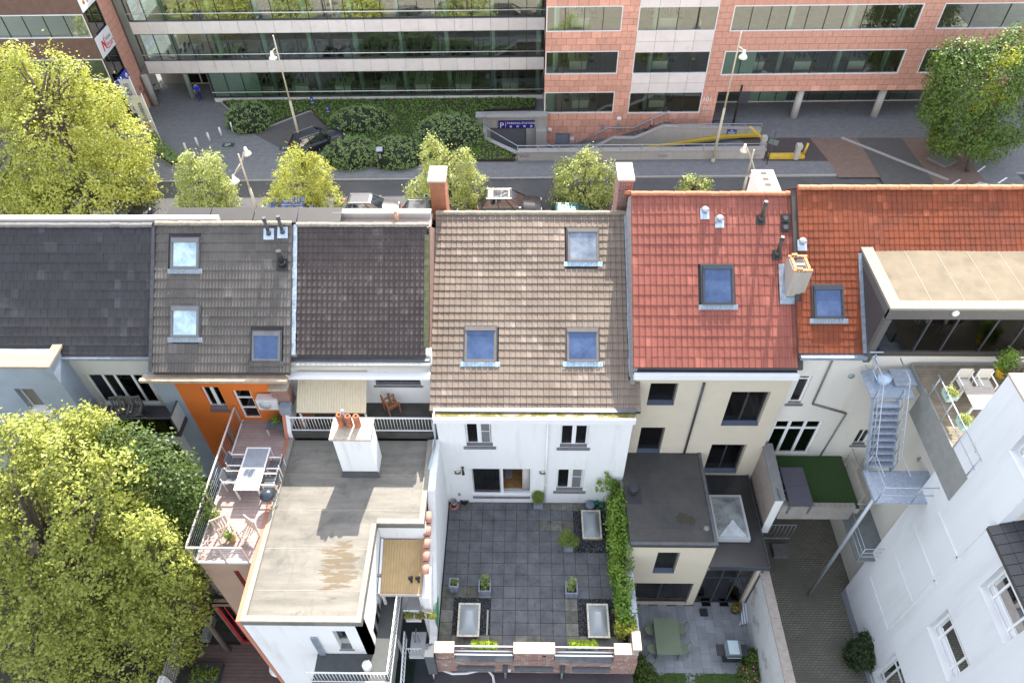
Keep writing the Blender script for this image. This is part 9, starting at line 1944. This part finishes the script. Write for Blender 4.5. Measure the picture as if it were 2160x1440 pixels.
def car(label, u, v, ang, L, Wd, H, paint, sunroof=False, group='parked cars'):
 t=thing('parked_car', label, 'car', (u, v, Z0-.13), group, SF, rz=ang);g_=t['_o'];hw=Wd/2
 def part(nm, f, mats, par=None):m=MB();f(m);m.v=[(a+g_[0], b+g_[1], c+g_[2])for a, b, c in m.v];return m.build(nm, mats, par or t)
 zb_=H*.60
 st=[(-L/2, .84, .42, .52), (-L/2+.06, .95, .26, zb_*.93), (-L*.40, 1, .22, zb_*1.01), (-L*.1, 1, .20, zb_*1.0), (L*.14, 1, .20, zb_*.98), (L*.20, 1, .20, zb_*.97), (L*.38, .97, .22, zb_*.88), (L/2-.08, .86, .26, zb_*.74), (L/2, .72, .38, .52)]
 def body(m):
  rings=[]
  for x, w, z0_, z1_ in st:w*=hw;rings.append([(x, -w*.9, z0_), (x, -w, z0_+.12), (x, -w, z1_-.14), (x, -w*.86, z1_-.02), (x, 0, z1_+.02), (x, w*.86, z1_-.02), (x, w, z1_-.14), (x, w, z0_+.12), (x, w*.9, z0_)])
  for a, b in zip(rings[:-1], rings[1:]):m.hull2(a, b, 0, True, False)
  m.add(rings[0], [tuple(range(9))]);m.add(rings[-1], [tuple(range(8, -1, -1))])
 part('body', body, [paint])
 xs=(-L*.44, -L*.36, L*.02, L*.21);zr=H
 low=[(xs[0], -hw*.88), (xs[3], -hw*.84), (xs[3], hw*.84), (xs[0], hw*.88)];top=[(xs[1], -hw*.66), (xs[2], -hw*.66), (xs[2], hw*.66), (xs[1], hw*.66)];zl=zb_-.03
 lv=[(x, y, zl)for x, y in low];tv=[(x, y, zr-.06)for x, y in top]
 part('window_glass', lambda m:m.hull2(lv, tv, 0, False, False), [car_glass])
 def pil(m):
  for a, b in zip(lv, tv):m.bar(a, (b[0], b[1], b[2]+.02), .09, .07)
  for k in(0, 1):
   s_=1 if k else-1
   for q in(.42, .75):m.bar((xs[0]+(xs[3]-xs[0])*q, s_*hw*.87, zl), (xs[1]+(xs[2]-xs[1])*q, s_*hw*.665, zr-.05), .07, .05)
  R0=[(xs[1]-.06, -hw*.68, zr-.07), (xs[2]+.05, -hw*.68, zr-.07), (xs[2]+.05, hw*.68, zr-.07), (xs[1]-.06, hw*.68, zr-.07)];R1=[(xs[1]+.1, -hw*.56, zr), (xs[2]-.12, -hw*.56, zr-.0), (xs[2]-.12, hw*.56, zr), (xs[1]+.1, hw*.56, zr)];m.hull2(R0, R1)
 part('roof', pil, [paint])
 if sunroof:part('sunroof', lambda m:(m.box(xs[1]+.5, xs[2]-.75, -hw*.45, hw*.45, zr+.001, zr+.012), m.box(xs[2]-.72, xs[2]-.2, -hw*.45, hw*.45, zr+.001, zr+.014)), [car_glass])
 for s_ in(-1, 1):
  part('roof_rail', lambda m:m.bar((xs[1], s_*hw*.63, zr+.02), (xs[2], s_*hw*.63, zr+.01), .03), [chrome])
  part('mirror', lambda m:m.box(xs[3]-.35, xs[3]-.2, s_*hw*.9, s_*(hw*.9+.2), zl+.02, zl+.16), [paint])
  part('headlight', lambda m:m.box(L/2-.2, L/2-.045, s_*hw*.48, s_*hw*.76, zb_*.60, zb_*.74), [headl]);part('tail_light', lambda m:m.box(-L/2+.0, -L/2+.1, s_*hw*.55, s_*hw*.93, zb_*.72, zb_*.9), [tail])
  for x in(-L*.31, L*.31):
   w_=part('wheel', lambda m:m.lathe((x, s_*(hw-.1), .33), [(.2, -.11), (.33, -.1), (.34, 0), (.33, .1), (.2, .11)], 16, 0, (0, 1, 0)), [tyre]);part('rim', lambda m:m.lathe((x, s_*(hw-.1), .33), [(.22, s_*.1), (.2, s_*.105), (0, s_*.08)], 10, 0, (0, 1, 0)), [rim_m], w_)
 part('bumper', lambda m:(m.box(-L/2-.03, -L/2+.08, -hw*.78, hw*.78, .3, .5), m.box(L/2-.12, L/2+.01, -hw*.66, hw*.66, .28, .46)), [black_plastic]);part('number_plate', lambda m:m.box(-L/2-.04, -L/2-.031, -.26, .26, .4, .5), [white_paint])
cg=lambda px, py:SF.gz(px, py, Z0+.75)[:2]
a=cg(782, 432);car('silver grey hatchback parked behind the coping beside the rusty post', a[0], a[1], 0, 4.15, 1.76, 1.46, car_paint('silver_grey_paint', (.12, .12, .122)))
a=cg(1076, 426);car('dark grey estate car with glass sunroof parked between two street trees', a[0], a[1], 0, 4.75, 1.88, 1.62, car_paint('warm_grey_paint', (.07, .066, .062)), True)
a=cg(668, 290);car('dark car parked slantwise in the bay under the single lamp', a[0], a[1], .62, 4.5, 1.82, 1.58, car_paint('blue_black_paint', (.035, .038, .05)))
a=cg(248, 446);car('black car mostly hidden below the big sunlit tree', a[0], a[1], 0, 4.3, 1.8, 1.48, car_paint('black_paint', (.02, .022, .028)))
a=cg(604, 438);car('blue car hidden behind the second street tree', a[0], a[1], 3.14159, 4.0, 1.7, 1.5, car_paint('bright_blue_paint', (.06, .10, .45)))
a=cg(905, 446);car('dark car behind the brick chimney with red tail light showing', a[0], a[1], 0, 4.2, 1.75, 1.48, car_paint('dark_graphite_paint', (.05, .05, .055)))
a=cg(1216, 452);car('teal car hidden behind the tree beside the dark brick chimney', a[0], a[1], 0, 4.0, 1.7, 1.45, car_paint('teal_paint', (.04, .14, .13)))
for(u, v, a_, nm, c, rz)in((35, 43.6, 4.0, 'white car parked on our side of the street beyond the tiled ridge', (.7, .7, .7), 2.0), (41, 44.4, 4.1, 'dark blue hatchback parked beyond the tiled ridge', (.03, .05, .12), 0)):car(nm, u, v, rz, a_, 1.75, 1.5, car_paint(nm.split()[0]+'_car_paint', c))
def person(label, u, v, z, H, rz, pose, mats, zs, hair):
 t=thing('person', label, 'person', (u, v, z), None, SF, rz=rz);k=H/1.8
 J={'pel':(0, 0, .95, .135), 'sp':(0, .01, 1.2, .135), 'ch':(0, 0, 1.40, .15), 'nk':(0, 0, 1.53, .062), 'hd0':(0, -.02, 1.62, .085), 'hd1':(0, -.015, 1.73, .095)};E=[('pel', 'sp'), ('sp', 'ch'), ('ch', 'nk'), ('nk', 'hd0'), ('hd0', 'hd1')]
 for s_ in(-1, 1):
  n='LR'[s_>0];p=pose[n]
  J.update({'sh'+n:(s_*.19, 0, 1.43, .075), 'el'+n:(s_*.24, p[0], 1.15, .05), 'wr'+n:(s_*.22, p[1], .92+p[2], .035), 'ha'+n:(s_*.21, p[1]-.03, .83+p[2], .04), 'hp'+n:(s_*.10, 0, .90, .105), 'kn'+n:(s_*.11, p[3], .50+p[6]*.5, .07), 'an'+n:(s_*.11, p[4], .09+p[6], .045), 'to'+n:(s_*.12, p[4]-.17, .035+p[6], .04)})
  E+=[('ch', 'sh'+n), ('sh'+n, 'el'+n), ('el'+n, 'wr'+n), ('wr'+n, 'ha'+n), ('pel', 'hp'+n), ('hp'+n, 'kn'+n), ('kn'+n, 'an'+n), ('an'+n, 'to'+n)]
  for f in range(5):nm='f%d%s'%(f, n);h=J['ha'+n];J[nm]=(h[0]+(-.02*s_ if f else-.03*s_), h[1]+.03-.02*f, h[2]-(.10-.012*abs(f-2)if f else.04), .011);E.append(('ha'+n, nm))
 ks=list(J);me=bpy.data.meshes.new('body');me.from_pydata([(J[q][0]*k, J[q][1]*k, J[q][2]*k)for q in ks], [(ks.index(a), ks.index(b))for a, b in E], []);o=bpy.data.objects.new('body', me);COL.objects.link(o)
 sk=o.modifiers.new('s', 'SKIN');o.modifiers.new('d', 'SUBSURF').levels=1
 for i, q in enumerate(ks):r_=J[q][3]*k;me.skin_vertices[0].data[i].radius=(r_, r_*(.75 if q in('ch', 'sp', 'pel')else 1))
 me.skin_vertices[0].data[0].use_root=True
 dg=bpy.context.evaluated_depsgraph_get();nm_=bpy.data.meshes.new_from_object(o.evaluated_get(dg));bpy.data.objects.remove(o);b_=bpy.data.objects.new('body', nm_);COL.objects.link(b_);b_.parent=t
 for mt_ in mats:nm_.materials.append(mt_)
 for p in nm_.polygons:z_=p.center.z/k;x_=abs(p.center.x/k);p.use_smooth=True;p.material_index=3 if z_<.09+max(0, pose['L'][6]*.5)else 2 if z_<.98 and x_<.185 else 0 if z_>1.49 or(x_>.185 and z_<zs)else 1
 m=MB();m.v=[];c=(u, v-.005*k, z+1.735*k);m.lathe((c[0], c[1]+.012, c[2]-.03), [(.098*k, -.03), (.108*k, .02), (.09*k, .075), (.05*k, .105), (0, .115)], 14);m.build('hair', [hair], t)
 m=MB();c=(u, v-.10*k, z+1.69*k)
 for s_ in(-1, 1):m.lathe((c[0]+s_*.035, c[1], c[2]+.02), [(.012, 0), (.008, .008), (0, .01)], 8, 0, (0, -1, 0))
 m.box(c[0]-.02, c[0]+.02, c[1]-.004, c[1]+.004, c[2]-.075, c[2]-.065);m.build('face', [M('dark_feature', (.06, .03, .03), .7)], t);m=MB();m.cone((c[0], c[1]+.02, c[2]-.03), (c[0], c[1]-.022, c[2]-.035), .018, .01, 6);m.build('nose', [mats[0]], t)
 return t
skin=M('skin', (.50, .30, .22), .6, .05);shoe=M('dark_shoe', (.03, .03, .03), .6, .1)
u, v=G(424, 214);person('person in bright blue top and navy trousers walking to the office entrance', u, v, Z0, 1.80, -2.6, {'L':(.04, -.10, .03, -.08, -.20, 0, .02), 'R':(-.02, .06, .02, .02, .16, 0, .03)}, [skin, M('bright_blue_top', (.02, .05, .50), .8, .08), M('navy_trousers', (.025, .03, .12), .85, .1), shoe], 1.2, M('short_brown_hair', (.10, .06, .04), .8, .1))
pz_=-5.0;u, v, pz_=SF.gy(1372, 277, vsw+.9);ti=int((u-s0)/((s1-s0)/nst));pz_=-6.0+(Z0+6.0)*(ti+1)/nst
person('person in dark red top and jeans climbing the garage stairs', u, vsw+.9, pz_, 1.68, 1.571, {'L':(.03, -.12, .06, -.16, -.10, 0, .16), 'R':(-.02, .05, 0, .03, .12, 0, .0)}, [skin, M('dark_red_top', (.16, .02, .05), .8, .08), M('blue_jeans', (.06, .09, .20), .85, .1), shoe], 1.24, M('fair_hair', (.40, .24, .11), .7, .1))
m=MB();m.box(u-.55, u-.22, vsw+.55, vsw+.72, pz_+.55, pz_+.95);m.tube([(u-.5, vsw+.64, pz_+.95), (u-.38, vsw+.66, pz_+1.15), (u-.27, vsw+.64, pz_+.95)], .012, 4);solo('bag', 'dark bag carried by the person on the garage stairs', 'bag', m, black_plastic, (u-.4, vsw+.64, pz_+.7), None, SF)
def tree(name, label, blobs_px, v, depth, n, size, mat, base_px=None, base=None, fr=SF, group='street trees', cl=20, spread=.28, zg=Z0, r0=.16, shell=.5, up=.5, nl=16):
 bl=[]
 for(px, py, rx, ry, dv)in blobs_px:
  c=fr.gy(px, py, v+dv);e=fr.gy(px+rx, py, v+dv);q=fr.gy(px, py-ry, v+dv);r_=abs(e[0]-c[0]);bl.append((c[0], c[1], c[2], r_, r_*depth, abs(q[2]-c[2])))
 cx=np.mean([b[0]for b in bl]);u0_=base if base else(cx, v)
 t=thing(name, label, 'tree', (u0_[0], u0_[1], zg), group, fr)
 top=max(b[2]for b in bl);limbs(t, (u0_[0], u0_[1], zg), (cx*.7+u0_[0]*.3, v, zg+(top-zg)*.8), r0, bl, bark, nl)
 crown(t, bl, n, size, mat, cl=cl, spread=spread, shell=shell, up=up);return t
lime=leaf_mat('sunny_lime_leaf', (.35, .40, .055), (.60, .60, .16), (.49, .50, .11));street_leaf=leaf_mat('pale_street_tree_leaf', (.28, .36, .08), (.58, .58, .26), (.36, .42, .12));darkg=leaf_mat('dark_feathery_leaf', (.085, .16, .03), (.17, .26, .05), (.12, .20, .04));yell=leaf_mat('yellow_tip_leaf', (.36, .42, .04), (.55, .50, .06), (.36, .42, .05));garden=leaf_mat('garden_tree_leaf', (.19, .25, .035), (.46, .45, .11), (.30, .33, .06))
tree('broadleaf_tree', 'very large sunlit yellow green tree in front of the left office wing', [(120, 290, 115, 105, 0), (40, 340, 110, 120, -.5), (235, 300, 80, 85, .5), (150, 385, 150, 75, -1), (60, 215, 70, 70, 1), (140, 165, 36, 52, 1.2), (215, 215, 45, 45, .8), (30, 160, 50, 50, 1.5), (265, 385, 65, 60, -.5), (35, 120, 26, 30, 1.5), (120, 125, 16, 24, 1.2), (175, 150, 12, 20, 1.2), (10, 430, 90, 40, -1)], 45.5, .85, 72000, .17, lime, r0=.4, cl=24, spread=.26, nl=36)
def st(label, blobs, v, n, mat=street_leaf):return tree('street_tree', label, blobs, v, .95, n, .135, mat, cl=16, spread=.15, shell=.45, r0=.12)
st('small street tree left of the double armed lamp', [(428, 395, 55, 50, 0), (400, 365, 28, 34, 0), (440, 350, 34, 26, 0), (470, 410, 32, 42, -.3), (410, 440, 42, 35, -.3), (398, 335, 10, 18, 0)], 44.5, 15000)
st('small yellowish street tree between lamp and silver hatchback', [(635, 390, 62, 45, 0), (618, 350, 30, 32, 0), (665, 365, 40, 30, .2), (610, 430, 55, 32, -.3), (690, 420, 34, 34, -.3), (625, 325, 14, 20, 0), (660, 335, 14, 14, 0)], 44.5, 17000, lime)
st('small street tree behind the orange brick chimney', [(940, 385, 62, 48, 0), (915, 335, 32, 34, 0), (975, 350, 30, 30, .2), (1005, 400, 26, 38, -.2), (885, 415, 30, 34, -.2), (912, 303, 11, 20, 0), (980, 325, 9, 12, 0), (950, 430, 60, 26, -.3)], 44.5, 17000)
st('small street tree left of the dark brick chimney', [(1225, 385, 56, 46, 0), (1240, 345, 30, 26, 0), (1195, 365, 26, 26, .1), (1275, 390, 24, 40, -.2), (1190, 420, 30, 26, -.2), (1242, 325, 8, 14, 0), (1288, 352, 8, 14, 0), (1230, 425, 50, 22, -.3)], 44.5, 16000)
st('treetop just showing above the bright red ridge', [(1465, 402, 34, 22, 0), (1448, 384, 14, 14, 0), (1485, 388, 14, 14, 0), (1460, 440, 45, 35, -.2)], 43.8, 6000)
tb=G(2040, 362)
T7=tree('locust_tree', 'dark green feathery tree with yellow tips standing in the striped paving', [(2060, 190, 95, 85, 0), (2000, 215, 50, 60, -.5), (2020, 130, 55, 45, .5), (2110, 140, 60, 60, .5), (2120, 250, 70, 60, -.5), (2040, 270, 70, 45, -.6), (1985, 170, 30, 30, .3), (2000, 290, 40, 35, -.6), (2150, 90, 40, 30, 1), (2090, 300, 45, 35, -.8), (1965, 235, 22, 16, 0)], 49.5, .9, 34000, .17, darkg, base=tb, r0=.17, spread=.26)
pts, nr=scatter([(b[0], b[1], b[2], .8, .8, .6)for b in[SF.gy(px, py, 48.8)for px, py in((2100, 140), (2085, 180), (2120, 200), (2060, 215), (1990, 290), (2070, 310), (2130, 120), (2050, 290))]], 3200, cl=14, spread=.2);o=bpy.data.objects.new('yellow_foliage', leaf_mesh('yellow_foliage', pts-np.array(T7['_o']), nr, .17, yell));COL.objects.link(o);o.parent=T7
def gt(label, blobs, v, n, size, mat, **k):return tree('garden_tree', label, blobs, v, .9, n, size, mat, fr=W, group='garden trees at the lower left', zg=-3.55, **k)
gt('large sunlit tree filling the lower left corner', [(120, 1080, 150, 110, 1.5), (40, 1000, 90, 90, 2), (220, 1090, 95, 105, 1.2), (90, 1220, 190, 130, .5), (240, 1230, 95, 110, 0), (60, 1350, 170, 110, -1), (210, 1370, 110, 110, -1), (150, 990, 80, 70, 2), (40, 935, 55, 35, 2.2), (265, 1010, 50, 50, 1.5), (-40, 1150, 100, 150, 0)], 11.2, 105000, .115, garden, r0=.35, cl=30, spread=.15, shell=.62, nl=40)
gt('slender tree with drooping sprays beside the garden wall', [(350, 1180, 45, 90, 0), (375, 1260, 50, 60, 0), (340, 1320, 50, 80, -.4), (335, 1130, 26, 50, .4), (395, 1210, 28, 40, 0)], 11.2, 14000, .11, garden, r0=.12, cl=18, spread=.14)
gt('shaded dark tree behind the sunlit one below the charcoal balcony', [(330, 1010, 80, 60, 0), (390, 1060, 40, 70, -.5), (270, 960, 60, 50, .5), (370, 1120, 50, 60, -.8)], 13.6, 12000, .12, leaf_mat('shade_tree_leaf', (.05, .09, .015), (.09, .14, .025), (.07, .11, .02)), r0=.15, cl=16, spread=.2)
gt('light green bush tops against the blue grey wing', [(120, 920, 70, 30, 0), (70, 905, 28, 22, 0), (180, 900, 40, 28, 0), (225, 915, 30, 40, .2), (140, 960, 100, 40, -.5)], 14.6, 9000, .12, garden, r0=.12, cl=14, spread=.17)
c=SF.gy(71, 98, 52);m=MB();m.cone((c[0]-.18, c[1], c[2]-.05), (c[0]+.16, c[1], c[2]+.08), .05, .03, 6);m.add([(c[0]-.05, c[1], c[2]), (c[0]+.05, c[1], c[2]+.04), (c[0]+.22, c[1]-.4, c[2]+.25), (c[0]+.05, c[1]+.35, c[2]+.3)], [(0, 1, 2), (1, 0, 3)]);solo('bird', 'small white bird flying in front of the left office wing', 'bird', m, white_paint, c, None, SF)
dg=bpy.context.evaluated_depsgraph_get();dg.update()
for o in[o for o in bpy.data.objects if o.type=='FONT']:
 me=bpy.data.meshes.new_from_object(o.evaluated_get(dg));q=bpy.data.objects.new(o.name, me);nm=o.name.split('.')[0];COL.objects.link(q);q.parent=o.parent;q.matrix_local=o.matrix_local;bpy.data.objects.remove(o);q.name=nm
for o in bpy.data.objects:
 if '_o' in o:del o['_o']
